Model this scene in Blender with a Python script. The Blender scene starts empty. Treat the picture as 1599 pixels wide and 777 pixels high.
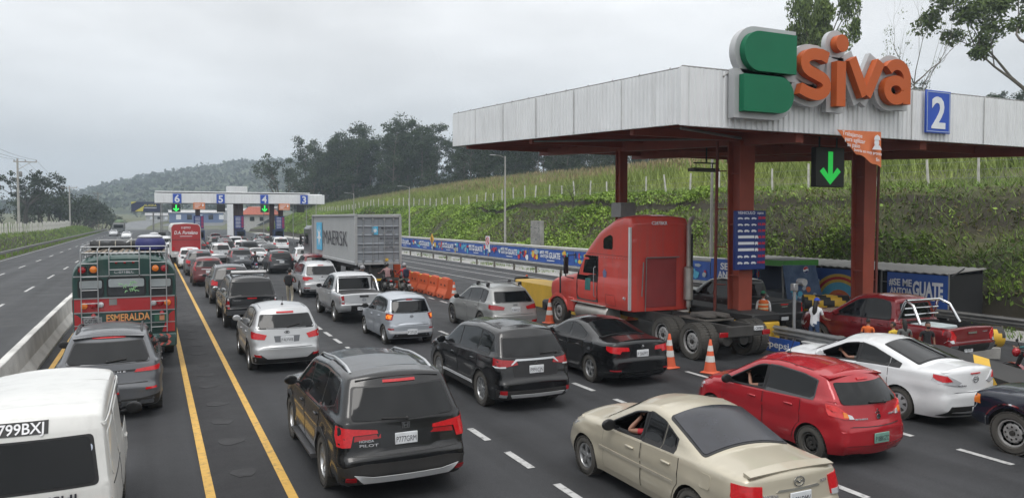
import bpy,math,random
from mathutils import Vector,Matrix
from mathutils.geometry import delaunay_2d_cdt
from mathutils.bvhtree import BVHTree
R=math.radians
PI=math.pi
random.seed(7)
SC=bpy.context.scene
COL=SC.collection
# camera
camd=bpy.data.cameras.new('camera')
cam=bpy.data.objects.new('camera',camd)
COL.objects.link(cam)
cam.location=(0,0,4.0)
cam.rotation_euler=(R(90)-math.atan(47.5/1200),0,-R(25.09))
camd.sensor_width=36
camd.lens=36*1200/1599
camd.clip_start=0.2
camd.clip_end=9000
SC.camera=cam
# overcast sky
SUN_EL,SUN_AZ=62,215
w=bpy.data.worlds.new('World')
SC.world=w
w.use_nodes=True
nt=w.node_tree
nt.nodes.clear()
def N(t,kind,**kw):
 n=t.nodes.new(kind)
 for k,v in kw.items():
  setattr(n,k,v)
 return n
out=N(nt,'ShaderNodeOutputWorld')
bg=N(nt,'ShaderNodeBackground')
sky=N(nt,'ShaderNodeTexSky',sky_type='NISHITA',sun_disc=False)
sky.sun_elevation=R(SUN_EL)
sky.sun_rotation=R(SUN_AZ)
tc=N(nt,'ShaderNodeTexCoord')
sep=N(nt,'ShaderNodeSeparateXYZ')
nt.links.new(tc.outputs['Generated'],sep.inputs[0])
ramp=N(nt,'ShaderNodeValToRGB')
ramp.color_ramp.elements[0].position=0.0
ramp.color_ramp.elements[0].color=(5.6,5.9,6.1,1)
ramp.color_ramp.elements[1].position=0.9
ramp.color_ramp.elements[1].color=(15.0,15.0,15.0,1)
e=ramp.color_ramp.elements.new(0.14); e.color=(6.9,7.1,7.25,1)
e=ramp.color_ramp.elements.new(0.27); e.color=(8.6,8.7,8.8,1)
nt.links.new(sep.outputs['Z'],ramp.inputs[0])
mp=N(nt,'ShaderNodeMapping')
mp.inputs['Scale'].default_value=(1.0,1.0,3.2)
nt.links.new(tc.outputs['Generated'],mp.inputs[0])
no=N(nt,'ShaderNodeTexNoise')
no.inputs['Scale'].default_value=3.1
no.inputs['Detail'].default_value=6
no.inputs['Roughness'].default_value=0.5
nt.links.new(mp.outputs[0],no.inputs['Vector'])
mr=N(nt,'ShaderNodeMapRange')
mr.inputs[1].default_value=0.3; mr.inputs[2].default_value=0.7
mr.inputs[3].default_value=0.82; mr.inputs[4].default_value=1.16
nt.links.new(no.outputs[0],mr.inputs[0])
vm=N(nt,'ShaderNodeVectorMath',operation='SCALE')
nt.links.new(ramp.outputs[0],vm.inputs[0])
nt.links.new(mr.outputs[0],vm.inputs['Scale'])
mx=N(nt,'ShaderNodeMixRGB')
mx.inputs[0].default_value=0.96
nt.links.new(sky.outputs[0],mx.inputs[1])
nt.links.new(vm.outputs[0],mx.inputs[2])
nt.links.new(mx.outputs[0],bg.inputs[0])
bg.inputs[1].default_value=0.085
nt.links.new(bg.outputs[0],out.inputs[0])
sund=bpy.data.lights.new('sun','SUN')
sund.energy=0.9
sund.angle=R(25)
sund.color=(1.0,0.97,0.93)
sun=bpy.data.objects.new('sun',sund)
COL.objects.link(sun)
sun.rotation_euler=(R(90-SUN_EL),0,R(180-SUN_AZ))
SC.view_settings.view_transform='Standard'
SC.view_settings.look='None'
SC.view_settings.gamma=1
SC.view_settings.exposure=0.5
# helpers
def tag(o,label=None,cat=None,group=None,kind=None):
 if label:o['label']=label
 if cat:o['category']=cat
 if group:o['group']=group
 if kind:o['kind']=kind
 return o
def empty(name,loc=(0,0,0),rz=0,label=None,cat=None,group=None):
 o=bpy.data.objects.new(name,None)
 COL.objects.link(o)
 o.empty_display_size=0.3
 o.location=loc
 o.rotation_euler=(0,0,rz)
 return tag(o,label,cat,group)
def children(o):
 return[c for c in bpy.data.objects if c.parent==o]
def copy_tree(o,parent=None,_idx=None):
 if _idx is None:
  _idx={}
  for c in bpy.data.objects:
   if c.parent:
    _idx.setdefault(c.parent.name,[]).append(c)
 c=o.copy()
 COL.objects.link(c)
 c.parent=parent
 for ch in _idx.get(o.name,[]):
  copy_tree(ch,c,_idx)
 return c
def tree_objs(o):
 out=[o]
 for c in children(o):
  out+=tree_objs(c)
 return out
def link_mesh(name,me,parent=None,loc=None):
 o=bpy.data.objects.new(name,me)
 COL.objects.link(o)
 o.parent=parent
 if loc:o.location=loc
 return o
class MB:
 def __init__(s):
  s.v=[]; s.f=[]; s.m=[]
 def add(s,vs,fs,m=0):
  b=len(s.v)
  s.v+=[tuple(v)for v in vs]
  for f in fs:
   s.f.append(tuple(i+b for i in f)); s.m.append(m)
  return s
 def box(s,x0,x1,y0,y1,z0,z1,m=0):
  v=[(x,y,z)for z in(z0,z1)for y in(y0,y1)for x in(x0,x1)]
  return s.add(v,[(0,2,3,1),(4,5,7,6),(0,1,5,4),(2,6,7,3),(0,4,6,2),(1,3,7,5)],m)
 def rbox(s,x0,x1,y0,y1,z0,z1,b=0.02,m=0):
  c=Vector(((x0+x1)/2,(y0+y1)/2,(z0+z1)/2))
  h=(abs(x1-x0)/2,abs(y1-y0)/2,abs(z1-z0)/2)
  b=min(b,*[q*.9 for q in h])
  idx={}; vs=[]
  for sx in(-1,1):
   for sy in(-1,1):
    for sz in(-1,1):
     sg=(sx,sy,sz)
     for a in range(3):
      p=[c[i]+sg[i]*(h[i]-(0 if i==a else b))for i in range(3)]
      idx[(sx,sy,sz,a)]=len(vs); vs.append(p)
  fs=[]
  for a in range(3):
   o1,o2=[i for i in range(3)if i!=a]
   for sa in(-1,1):
    q=[]
    for(p1,p2)in((-1,-1),(1,-1),(1,1),(-1,1)):
     k=[0,0,0]; k[a]=sa; k[o1]=p1; k[o2]=p2
     q.append(idx[(*k,a)])
    fs.append(q)
   for p1 in(-1,1):
    for p2 in(-1,1):
     k0=[0,0,0]; k0[o1]=p1; k0[o2]=p2
     ka=list(k0); ka[a]=-1; kb=list(k0); kb[a]=1
     fs.append([idx[(*ka,o1)],idx[(*kb,o1)],idx[(*kb,o2)],idx[(*ka,o2)]])
  for sx in(-1,1):
   for sy in(-1,1):
    for sz in(-1,1):
     fs.append([idx[(sx,sy,sz,a)]for a in range(3)])
  fix=[]
  for f in fs:
   p=[Vector(vs[i])for i in f]
   n=(p[1]-p[0]).cross(p[2]-p[0])
   cc=sum(p,Vector())/len(p)-c
   fix.append(f if n.dot(cc)>=0 else f[::-1])
  return s.add(vs,fix,m)
 def tube(s,pts,r,n=8,m=0,cap=True,flat=None):
  pts=[Vector(p)for p in pts]
  rs=r if isinstance(r,(list,tuple))else[r]*len(pts)
  vs=[]; up=None
  for i,p in enumerate(pts):
   a=pts[max(0,i-1)]; b=pts[min(len(pts)-1,i+1)]
   d=(b-a)
   d=d.normalized()if d.length>1e-9 else Vector((0,0,1))
   if up is None:
    up=Vector((0,0,1))if abs(d.z)<.9 else Vector((1,0,0))
   sd=d.cross(up)
   if sd.length<1e-6:sd=d.cross(Vector((0,1,0)))
   sd.normalize(); u2=sd.cross(d).normalized(); up=u2
   for k in range(n):
    t=2*PI*k/n
    vs.append(p+sd*(math.cos(t)*rs[i])+u2*(math.sin(t)*rs[i]*(flat or 1)))
  fs=[]
  for i in range(len(pts)-1):
   for k in range(n):
    a=i*n+k; b=i*n+(k+1)%n
    fs.append((a,b,b+n,a+n))
  if cap:
   fs.append(tuple(range(n-1,-1,-1)))
   fs.append(tuple(range((len(pts)-1)*n,len(pts)*n)))
  return s.add(vs,fs,m)
 def lathe(s,prof,n=24,axis='x',o=(0,0,0),m=0):
  vs=[]; ok=[]
  for r_,a in prof:
   for k in range(n):
    t=2*PI*k/n
    c,d=r_*math.cos(t),r_*math.sin(t)
    p={'x':(a,c,d),'y':(d,a,c),'z':(c,d,a)}[axis]
    vs.append((p[0]+o[0],p[1]+o[1],p[2]+o[2]))
  fs=[]
  for i in range(len(prof)-1):
   for k in range(n):
    a=i*n+k; b=i*n+(k+1)%n
    fs.append((a,b,b+n,a+n))
  if prof[0][0]>1e-6:fs.append(tuple(range(n-1,-1,-1)))
  if prof[-1][0]>1e-6:fs.append(tuple(range((len(prof)-1)*n,len(prof)*n)))
  return s.add(vs,fs,m)
 def ball(s,c,r,nu=12,nv=8,m=0):
  rx,ry,rz=r if isinstance(r,(tuple,list))else(r,r,r)
  vs=[(c[0],c[1],c[2]-rz)]
  for j in range(1,nv):
   t=PI*j/nv-PI/2
   for i in range(nu):
    p=2*PI*i/nu
    vs.append((c[0]+rx*math.cos(t)*math.cos(p),c[1]+ry*math.cos(t)*math.sin(p),c[2]+rz*math.sin(t)))
  vs.append((c[0],c[1],c[2]+rz))
  fs=[(0,1+(i+1)%nu,1+i)for i in range(nu)]
  for j in range(nv-2):
   for i in range(nu):
    a=1+j*nu+i; b=1+j*nu+(i+1)%nu
    fs.append((a,b,b+nu,a+nu))
  l=len(vs)-1
  fs+=[(1+(nv-2)*nu+i,1+(nv-2)*nu+(i+1)%nu,l)for i in range(nu)]
  return s.add(vs,fs,m)
 def prism(s,poly,o,ux,uy,d,m=0):
  o,ux,uy,d=Vector(o),Vector(ux),Vector(uy),Vector(d)
  n=len(poly)
  vs=[o+ux*a+uy*b for a,b in poly]+[o+ux*a+uy*b+d for a,b in poly]
  area=sum(poly[i][0]*poly[(i+1)%n][1]-poly[(i+1)%n][0]*poly[i][1]for i in range(n))
  flip=(area>0)==(ux.cross(uy).dot(d)>0)
  b0=tuple(range(n)); t0=tuple(range(n,2*n))
  sides=[(i,(i+1)%n,(i+1)%n+n,i+n)for i in range(n)]
  if flip:
   fs=[b0[::-1],t0]+sides
  else:
   fs=[b0,t0[::-1]]+[q[::-1]for q in sides]
  return s.add(vs,fs,m)
 def text(s,txt,o,ux,uy,size,ext=0.004,bold=0.0,m=0,width=None,align='c',shear=0):
  vs,fs,w_=text_geo(txt,bold,shear)
  o,ux,uy=Vector(o),Vector(ux),Vector(uy)
  nn=ux.cross(uy).normalized()
  kx=(width/w_)if width else size
  dx={'c':-w_/2,'l':0,'r':-w_}[align]
  pts=[o+ux*((a+dx)*kx)+uy*(b*size)+nn*(c*ext)for a,b,c in vs]
  return s.add(pts,fs,m)
 def build(s,name,mats,parent=None,smooth=True,ang=38,shift=None,loc=None):
  me=bpy.data.meshes.new(name)
  v=s.v if shift is None else[(a+shift[0],b+shift[1],c+shift[2])for a,b,c in s.v]
  me.from_pydata(v,[],s.f)
  if not isinstance(mats,(list,tuple)):mats=[mats]
  for m_ in mats:me.materials.append(m_)
  if len(mats)>1:me.polygons.foreach_set('material_index',s.m)
  if smooth:
   me.polygons.foreach_set('use_smooth',[True]*len(me.polygons))
   me.set_sharp_from_angle(angle=R(ang))
  me.update()
  return link_mesh(name,me,parent,loc)
_tx={}
def text_geo(txt,bold=0.0,shear=0):
 k=(txt,bold,shear)
 if k in _tx:return _tx[k]
 cu=bpy.data.curves.new('glyphs','FONT')
 cu.body=txt; cu.size=1.0; cu.offset=bold; cu.extrude=1.0; cu.shear=shear
 cu.resolution_u=3
 ob=bpy.data.objects.new('glyphs',cu)
 me=bpy.data.meshes.new_from_object(ob)
 vs=[tuple(v.co)for v in me.vertices]; fs=[tuple(p.vertices)for p in me.polygons]
 xs=[v[0]for v in vs]or[0,1]
 x0=min(xs); w_=max(xs)-x0
 vs=[(a-x0,b,c*.5+.5)for a,b,c in vs]
 bpy.data.objects.remove(ob); bpy.data.curves.remove(cu); bpy.data.meshes.remove(me)
 _tx[k]=(vs,fs,w_)
 return _tx[k]
 # materials
_mats={}
def pm(name,rgb,rough=.5,metal=0.0,var=.12,scale=6.0,bump=0.0,coat=0.0,spec=.5,dust=0.0,bscale=None,island=0.0,emit=None,alpha=1.0,rgb2=None):
 if name in _mats:return _mats[name]
 m=bpy.data.materials.new(name); m.use_nodes=True
 t=m.node_tree; b=t.nodes['Principled BSDF']
 b.inputs['Roughness'].default_value=rough
 b.inputs['Metallic'].default_value=metal
 b.inputs['Specular IOR Level'].default_value=spec
 if coat:
  b.inputs['Coat Weight'].default_value=coat
  b.inputs['Coat Roughness'].default_value=.06
 co=N(t,'ShaderNodeTexCoord')
 nz=N(t,'ShaderNodeTexNoise')
 nz.inputs['Scale'].default_value=scale; nz.inputs['Detail'].default_value=5
 t.links.new(co.outputs['Object'],nz.inputs['Vector'])
 mr_=N(t,'ShaderNodeMapRange')
 mr_.inputs[1].default_value=.25; mr_.inputs[2].default_value=.75
 t.links.new(nz.outputs[0],mr_.inputs[0])
 c1=[max(0,c*(1-var))for c in rgb]; c2=[min(1,c*(1+var))for c in(rgb2 or rgb)]
 mxx=N(t,'ShaderNodeMixRGB')
 mxx.inputs[1].default_value=(*c1,1); mxx.inputs[2].default_value=(*c2,1)
 t.links.new(mr_.outputs[0],mxx.inputs[0])
 last=mxx.outputs[0]
 if island:
  g=N(t,'ShaderNodeNewGeometry')
  mi=N(t,'ShaderNodeMapRange')
  mi.inputs[3].default_value=1-island; mi.inputs[4].default_value=1+island
  t.links.new(g.outputs['Random Per Island'],mi.inputs[0])
  sc_=N(t,'ShaderNodeVectorMath',operation='SCALE')
  t.links.new(last,sc_.inputs[0]); t.links.new(mi.outputs[0],sc_.inputs['Scale'])
  last=sc_.outputs[0]
 if dust:
  nd=N(t,'ShaderNodeTexNoise'); nd.inputs['Scale'].default_value=2.2; nd.inputs['Detail'].default_value=8
  t.links.new(co.outputs['Object'],nd.inputs['Vector'])
  sp=N(t,'ShaderNodeSeparateXYZ'); t.links.new(co.outputs['Object'],sp.inputs[0])
  lo=N(t,'ShaderNodeMapRange')
  lo.inputs[1].default_value=.25; lo.inputs[2].default_value=.9
  lo.inputs[3].default_value=dust*1.6; lo.inputs[4].default_value=dust*.5
  t.links.new(sp.outputs['Z'],lo.inputs[0])
  mu=N(t,'ShaderNodeMath',operation='MULTIPLY')
  t.links.new(nd.outputs[0],mu.inputs[0]); t.links.new(lo.outputs[0],mu.inputs[1])
  md=N(t,'ShaderNodeMixRGB'); md.inputs[2].default_value=(.20,.185,.16,1)
  t.links.new(mu.outputs[0],md.inputs[0]); t.links.new(last,md.inputs[1])
  last=md.outputs[0]
  ra=N(t,'ShaderNodeMath',operation='MULTIPLY_ADD')
  ra.inputs[1].default_value=.5; ra.inputs[2].default_value=rough
  t.links.new(mu.outputs[0],ra.inputs[0]); t.links.new(ra.outputs[0],b.inputs['Roughness'])
 t.links.new(last,b.inputs['Base Color'])
 if bump:
  nb=N(t,'ShaderNodeTexNoise'); nb.inputs['Scale'].default_value=bscale or scale*6; nb.inputs['Detail'].default_value=4
  t.links.new(co.outputs['Object'],nb.inputs['Vector'])
  bp=N(t,'ShaderNodeBump'); bp.inputs['Strength'].default_value=bump; bp.inputs['Distance'].default_value=.05
  t.links.new(nb.outputs[0],bp.inputs['Height']); t.links.new(bp.outputs[0],b.inputs['Normal'])
 if emit:
  b.inputs['Emission Color'].default_value=(*emit[:3],1); b.inputs['Emission Strength'].default_value=emit[3]
 _mats[name]=m
 return m
def paint(name,rgb,metal=.0,rough=.32,dust=.12):
 return pm(name,rgb,rough,metal,.04,3,coat=.55,spec=.35,dust=dust*.7)
M_GLASS=pm('tinted_glass',(.005,.006,.007),.05,0,.1,3,spec=.32,dust=.02)
M_GLASS2=pm('clear_glass',(.03,.036,.042),.06,0,.1,3,spec=.6,dust=.06)
M_BLACK=pm('black_plastic',(.010,.010,.011),.55,0,.2,9,dust=.10)
M_TRIM=pm('black_trim',(.008,.008,.009),.45,0,.1,5)
M_RUB=pm('tyre_rubber',(.018,.017,.016),.82,0,.3,12,dust=.28)
M_ALLOY=pm('alloy',(.55,.56,.57),.28,.85,.06,8,dust=.12)
M_ALLOYD=pm('dark_alloy',(.16,.16,.17),.3,.8,.06,8,dust=.1)
M_STEELB=pm('black_steel',(.02,.02,.021),.5,.3,.2,8,dust=.2)
M_CHROME=pm('chrome',(.62,.63,.64),.14,1.0,.04,5,dust=.04)
M_RED=pm('red_lens',(.30,.005,.009),.12,0,.22,30,coat=.5)
M_REDON=pm('lit_red_lens',(.36,.005,.009),.15,0,.28,30,coat=.4,emit=(1,.015,.02,.08))
M_AMB=pm('amber_lens',(.75,.2,.02),.15,0,.1,20,coat=.8)
M_AMBON=pm('lit_amber_lens',(.9,.25,.03),.15,0,.1,20,emit=(1,.3,.05,.3))
M_CLEAR=pm('clear_lens',(.55,.56,.58),.1,.3,.1,20,coat=.8)
M_PLATE=pm('plate_white',(.62,.64,.66),.4,0,.12,12)
M_PLATEG=pm('plate_green',(.16,.3,.25),.45,0,.15,12)
M_SILV=pm('silver_trim',(.56,.57,.58),.32,.15,.06,6)
M_INK=pm('dark_ink',(.02,.02,.03),.5)
M_SILVERT=pm('silver_letters',(.5,.5,.52),.25,.7)
M_INT=pm('dark_interior',(.03,.03,.032),.8,0,.3,5)
M_SEAT=pm('seat_cloth',(.05,.05,.055),.9)
# polygon tools
def fillet(pts,closed=False):
 out=[]; n=len(pts)
 for i,p in enumerate(pts):
  r_=p[2]if len(p)>2 else 0
  if(not closed and i in(0,n-1))or r_<=0:
   out.append((p[0],p[1])); continue
  p0=Vector(pts[i-1][:2]); p1=Vector(p[:2]); p2=Vector(pts[(i+1)%n][:2])
  d0=p0-p1; d1=p2-p1
  l0,l1=d0.length,d1.length
  d0/=l0; d1/=l1
  a=d0.angle(d1)
  if abs(a-PI)<.02:
   out.append((p[0],p[1])); continue
  t=min(r_/math.tan(a/2),.48*l0,.48*l1)
  k=max(3,min(10,int((PI-a)/.16)))
  A=p1+d0*t; B=p1+d1*t
  for j in range(k+1):
   s=j/k
   q=A*(1-s)**2+p1*(2*s*(1-s))+B*s**2
   out.append((q.x,q.y))
 return out
def resample(pts,step,closed=False):
 pp=list(pts)+([pts[0]]if closed else[])
 out=[pp[0]]
 for a,b in zip(pp[:-1],pp[1:]):
  L_=math.hypot(b[0]-a[0],b[1]-a[1])
  k=max(1,int(L_/step+.5))
  for j in range(1,k+1):
   out.append((a[0]+(b[0]-a[0])*j/k,a[1]+(b[1]-a[1])*j/k))
 o2=[out[0]]
 for p in out[1:]:
  if math.hypot(p[0]-o2[-1][0],p[1]-o2[-1][1])>step*.22:o2.append(p)
 if closed and math.hypot(o2[-1][0]-o2[0][0],o2[-1][1]-o2[0][1])<step*.22:o2.pop()
 return o2
def inside(p,poly):
 x,y=p; c=False; n=len(poly); j=n-1
 for i in range(n):
  xi,yi=poly[i]; xj,yj=poly[j]
  if(yi>y)!=(yj>y)and x<(xj-xi)*(y-yi)/(yj-yi)+xi:c=not c
  j=i
 return c
def pdist(p,poly):
 best=1e9; n=len(poly)
 for i in range(n):
  ax,ay=poly[i]; bx,by=poly[(i+1)%n]
  dx,dy=bx-ax,by-ay; l2=dx*dx+dy*dy
  t=0 if l2==0 else max(0,min(1,((p[0]-ax)*dx+(p[1]-ay)*dy)/l2))
  d=math.hypot(p[0]-ax-t*dx,p[1]-ay-t*dy)
  if d<best:best=d
 return best
def trimesh(poly,step,extra=()):
 xs=[p[0]for p in poly]; ys=[p[1]for p in poly]
 ins=[]
 nx=int((max(xs)-min(xs))/step); ny=int((max(ys)-min(ys))/step)
 for i in range(nx+1):
  for j in range(ny+1):
   p=(min(xs)+step*(i+.5+(.25 if j%2 else-.25)),min(ys)+step*(j+.5))
   if inside(p,poly)and pdist(p,poly)>step*.55:ins.append(p)
 for p in extra:
  if inside(p,poly)and pdist(p,poly)>.008 and all(abs(p[0]-q[0])+abs(p[1]-q[1])>.012 for q in ins[-6:]):ins.append(p)
 pts=list(poly)+ins
 n=len(poly)
 r_=delaunay_2d_cdt([Vector(p)for p in pts],[(i,(i+1)%n)for i in range(n)],[],1,1e-6)
 V=[(v.x,v.y)for v in r_[0]]; F=[tuple(f)for f in r_[2]]
 bmap=[None]*n
 for i,ids in enumerate(r_[3]):
  for k in ids:
   if k<n:bmap[k]=i
 return V,F,bmap
def lerp_table(tab,x):
 if x<=tab[0][0]:return tab[0][1]
 for(a,b),(c,d)in zip(tab[:-1],tab[1:]):
  if x<=c:return b+(d-b)*(x-a)/max(1e-9,c-a)
 return tab[-1][1]
def corner(d,rad,k):
 if d>=rad:return 0.0
 q=1-max(0,d)/rad
 return k*rad*(1-math.sqrt(max(0,1-q*q)))
def boolean_cut(ob,cutters):
 for mb,mt in cutters:
  c=mb.build('cutter',mt,ob.parent,smooth=False)
  import bmesh
  b_=bmesh.new(); b_.from_mesh(c.data); bmesh.ops.recalc_face_normals(b_,faces=b_.faces); b_.to_mesh(c.data); b_.free()
  md=ob.modifiers.new('cut','BOOLEAN'); md.operation='DIFFERENCE'; md.solver='EXACT'; md.object=c
  try:md.material_mode='TRANSFER'
  except Exception:pass
  dg=bpy.context.evaluated_depsgraph_get(); dg.update()
  me=bpy.data.meshes.new_from_object(ob.evaluated_get(dg))
  ob.modifiers.clear()
  old=ob.data; ob.data=me; me.name=old.name
  bpy.data.meshes.remove(old)
  cm=c.data; bpy.data.objects.remove(c); bpy.data.meshes.remove(cm)
 ob.data.set_sharp_from_angle(angle=R(38))
 # wheels
_wh={}
def wheel_meshes(rad,wid,style):
 k=(rad,wid,style)
 if k in _wh:return _wh[k]
 n=32; h=wid/2; rr=rad*(.66 if style not in('steel','bike')else .60)
 t=MB()
 t.lathe([(rr,-h*.8),(rr+.02,-h),(rad-.035,-h),(rad-.008,-h*.8),(rad,-h*.45),(rad,h*.45),(rad-.008,h*.8),(rad-.035,h),(rr+.02,h),(rr,h*.8),(rr-.012,h*.5),(rr-.012,-h*.5),(rr,-h*.8)],n,'x')
 t.f=[f for f in t.f if len(f)==4]; t.m=[0]*len(t.f)
 for j in range(36):
  a=2*PI*j/36
  for sx in(-.55,.55):
   c=Vector((sx*h,math.cos(a)*rad,math.sin(a)*rad))
   tv=Vector((0,-math.sin(a),math.cos(a))); rv=Vector((0,math.cos(a),math.sin(a)))
   q=[]
   for e in(-.012,.006):
    for(p1,p2)in((-.3,-.5),(.3,-.5),(.3,.5),(-.3,.5)):
     q.append(c+Vector((p1*h*1.5,0,0))+tv*(p2*rad*.125)+rv*e)
   t.add(q,[(4,5,6,7),(0,1,5,4),(1,2,6,5),(2,3,7,6),(3,0,4,7)])
 tm=t.build('tyre',M_RUB).data
 r_=MB()
 ro=rr-.004
 mt=M_ALLOY
 r_.lathe([(ro,h*.72),(ro,h*.8),(ro-.02,h*.8),(ro-.03,h*.55),(ro-.035,-h*.5)],n,'x',m=0)
 r_.f=[f for f in r_.f if len(f)==4]; r_.m=[0]*len(r_.f)
 r_.lathe([(ro-.03,-h*.1),(0,-h*.1)],n,'x',m=1)
 if style in('steel','steelsilver'):
  r_.lathe([(ro-.03,h*.42),(ro*.72,h*.42),(ro*.62,h*.62),(ro*.36,h*.62),(ro*.3,h*.48),(0,h*.48)],n,'x',m=0)
  for j in range(8):
   a=2*PI*j/8
   r_.lathe([(.026,h*.50),(.0,h*.50)],8,'x',(h*.06,math.cos(a)*ro*.78,math.sin(a)*ro*.78),m=1)
   r_.lathe([(.018,h*.72),(.0,h*.72)],8,'x',(0,math.cos(a)*ro*.46,math.sin(a)*ro*.46),m=1)
  r_.lathe([(ro*.2,h*.5),(ro*.18,h*.8),(0,h*.84)],12,'x',m=1)
  mt=M_STEELB if style=='steel' else pm('silver_steel',(.42,.42,.42),.45,.4,.15,8,dust=.3)
 elif style=='cover':
  r_.lathe([(ro-.02,h*.7),(ro*.8,h*.78),(ro*.3,h*.84),(0,h*.86)],n,'x',m=0)
  for j in range(7):
   a=2*PI*j/7
   p=[(math.cos(a+q)*ro*s,math.sin(a+q)*ro*s)for q,s in((-.11,.5),(.11,.5),(.2,.86),(-.2,.86))]
   r_.prism(p,(h*.78,0,0),(0,1,0),(0,0,1),(h*.06,0,0),m=1)
  mt=pm('wheel_cover',(.5,.51,.52),.35,.5,.08,6,dust=.1)
 else:
  ns={'s5':5,'s7':7,'s10':10,'d5':5,'d10':10,'sd5':5}[style]
  for j in range(ns):
   a=2*PI*j/ns+.3
   offs=((-.13,.13)if style in('sd5',)else(0,))
   for of in offs:
    u=Vector((0,math.cos(a+of),math.sin(a+of))); tv=Vector((0,-math.sin(a+of),math.cos(a+of)))
    wi,wo=(ro*.17,ro*.15)if ns<=5 and style!='sd5' else(ro*.09,ro*.08)
    q=[]
    for(rad_,wd,xx)in((ro*.1,wi,h*.62),(ro*.95,wo,h*.70)):
     for sg in(-1,1):
      for dx in(0,-.03):
       q.append(u*rad_+tv*(wd*sg)+Vector((xx+dx,0,0)))
    r_.add(q,[(0,2,6,4),(1,5,7,3),(0,4,5,1),(2,3,7,6),(4,6,7,5)],0)
  r_.lathe([(ro*.24,h*.45),(ro*.24,h*.68),(ro*.14,h*.74),(0,h*.74)],16,'x',m=0)
  if style.startswith('d'):mt=M_ALLOYD
 rm=r_.build('rim',[mt,M_STEELB]).data
 for nm in('tyre','rim'):
  pass
 for o in[o for o in bpy.data.objects if o.data in(tm,rm)]:bpy.data.objects.remove(o)
 _wh[k]=(tm,rm)
 return _wh[k]
def add_wheel(parent,x,y,rad,wid,style,steer=0):
 tm,rm=wheel_meshes(rad,wid,style)
 o=link_mesh('wheel',tm,parent,(x,y,rad))
 o.rotation_euler=(0,0,(0 if x>0 else PI)+steer)
 link_mesh('rim',rm,o)
 return o
 # cars
class Car:
 pass
def suv_outline(L,H,zs,bz,tz,ty,ry,wy,cy,cz,hz,spz=.06,bump=.07):
 return[(.12,zs,.04),(0,zs+.14,.08),(-.0,bz-.05,.05),(bump,bz+.01,.06),(ty,tz,.12),(ry,H-spz,.07),(ry+.3,H-spz*.4,.5),((ry+wy)/2,H,2.5),(wy,H-.09,.7),(cy,cz,.25),((cy+L)/2,(cz+hz)/2+.05,1.5),(L-.2,hz,.3),(L-.03,hz-.22,.12),(L,zs+.18,.1),(L-.12,zs,.05)]
def sedan_outline(L,H,zs,bz,dz,dy,gy,gz,ry,wy,cy,cz,hz,lip=.03):
 return[(.14,zs,.04),(0,zs+.14,.08),(0,bz-.05,.05),(.05,bz+.02,.05),(dy-lip,dz-.02,.06),(dy+.05,dz+.005,.06),(gy,gz,.12),(ry,H-.07,.45),((ry+wy)/2,H,1.8),(wy,H-.08,.6),(cy,cz,.25),((cy+L)/2,(cz+hz)/2+.06,1.5),(L-.25,hz,.3),(L-.04,hz-.22,.14),(L,zs+.2,.1),(L-.12,zs,.05)]
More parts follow.
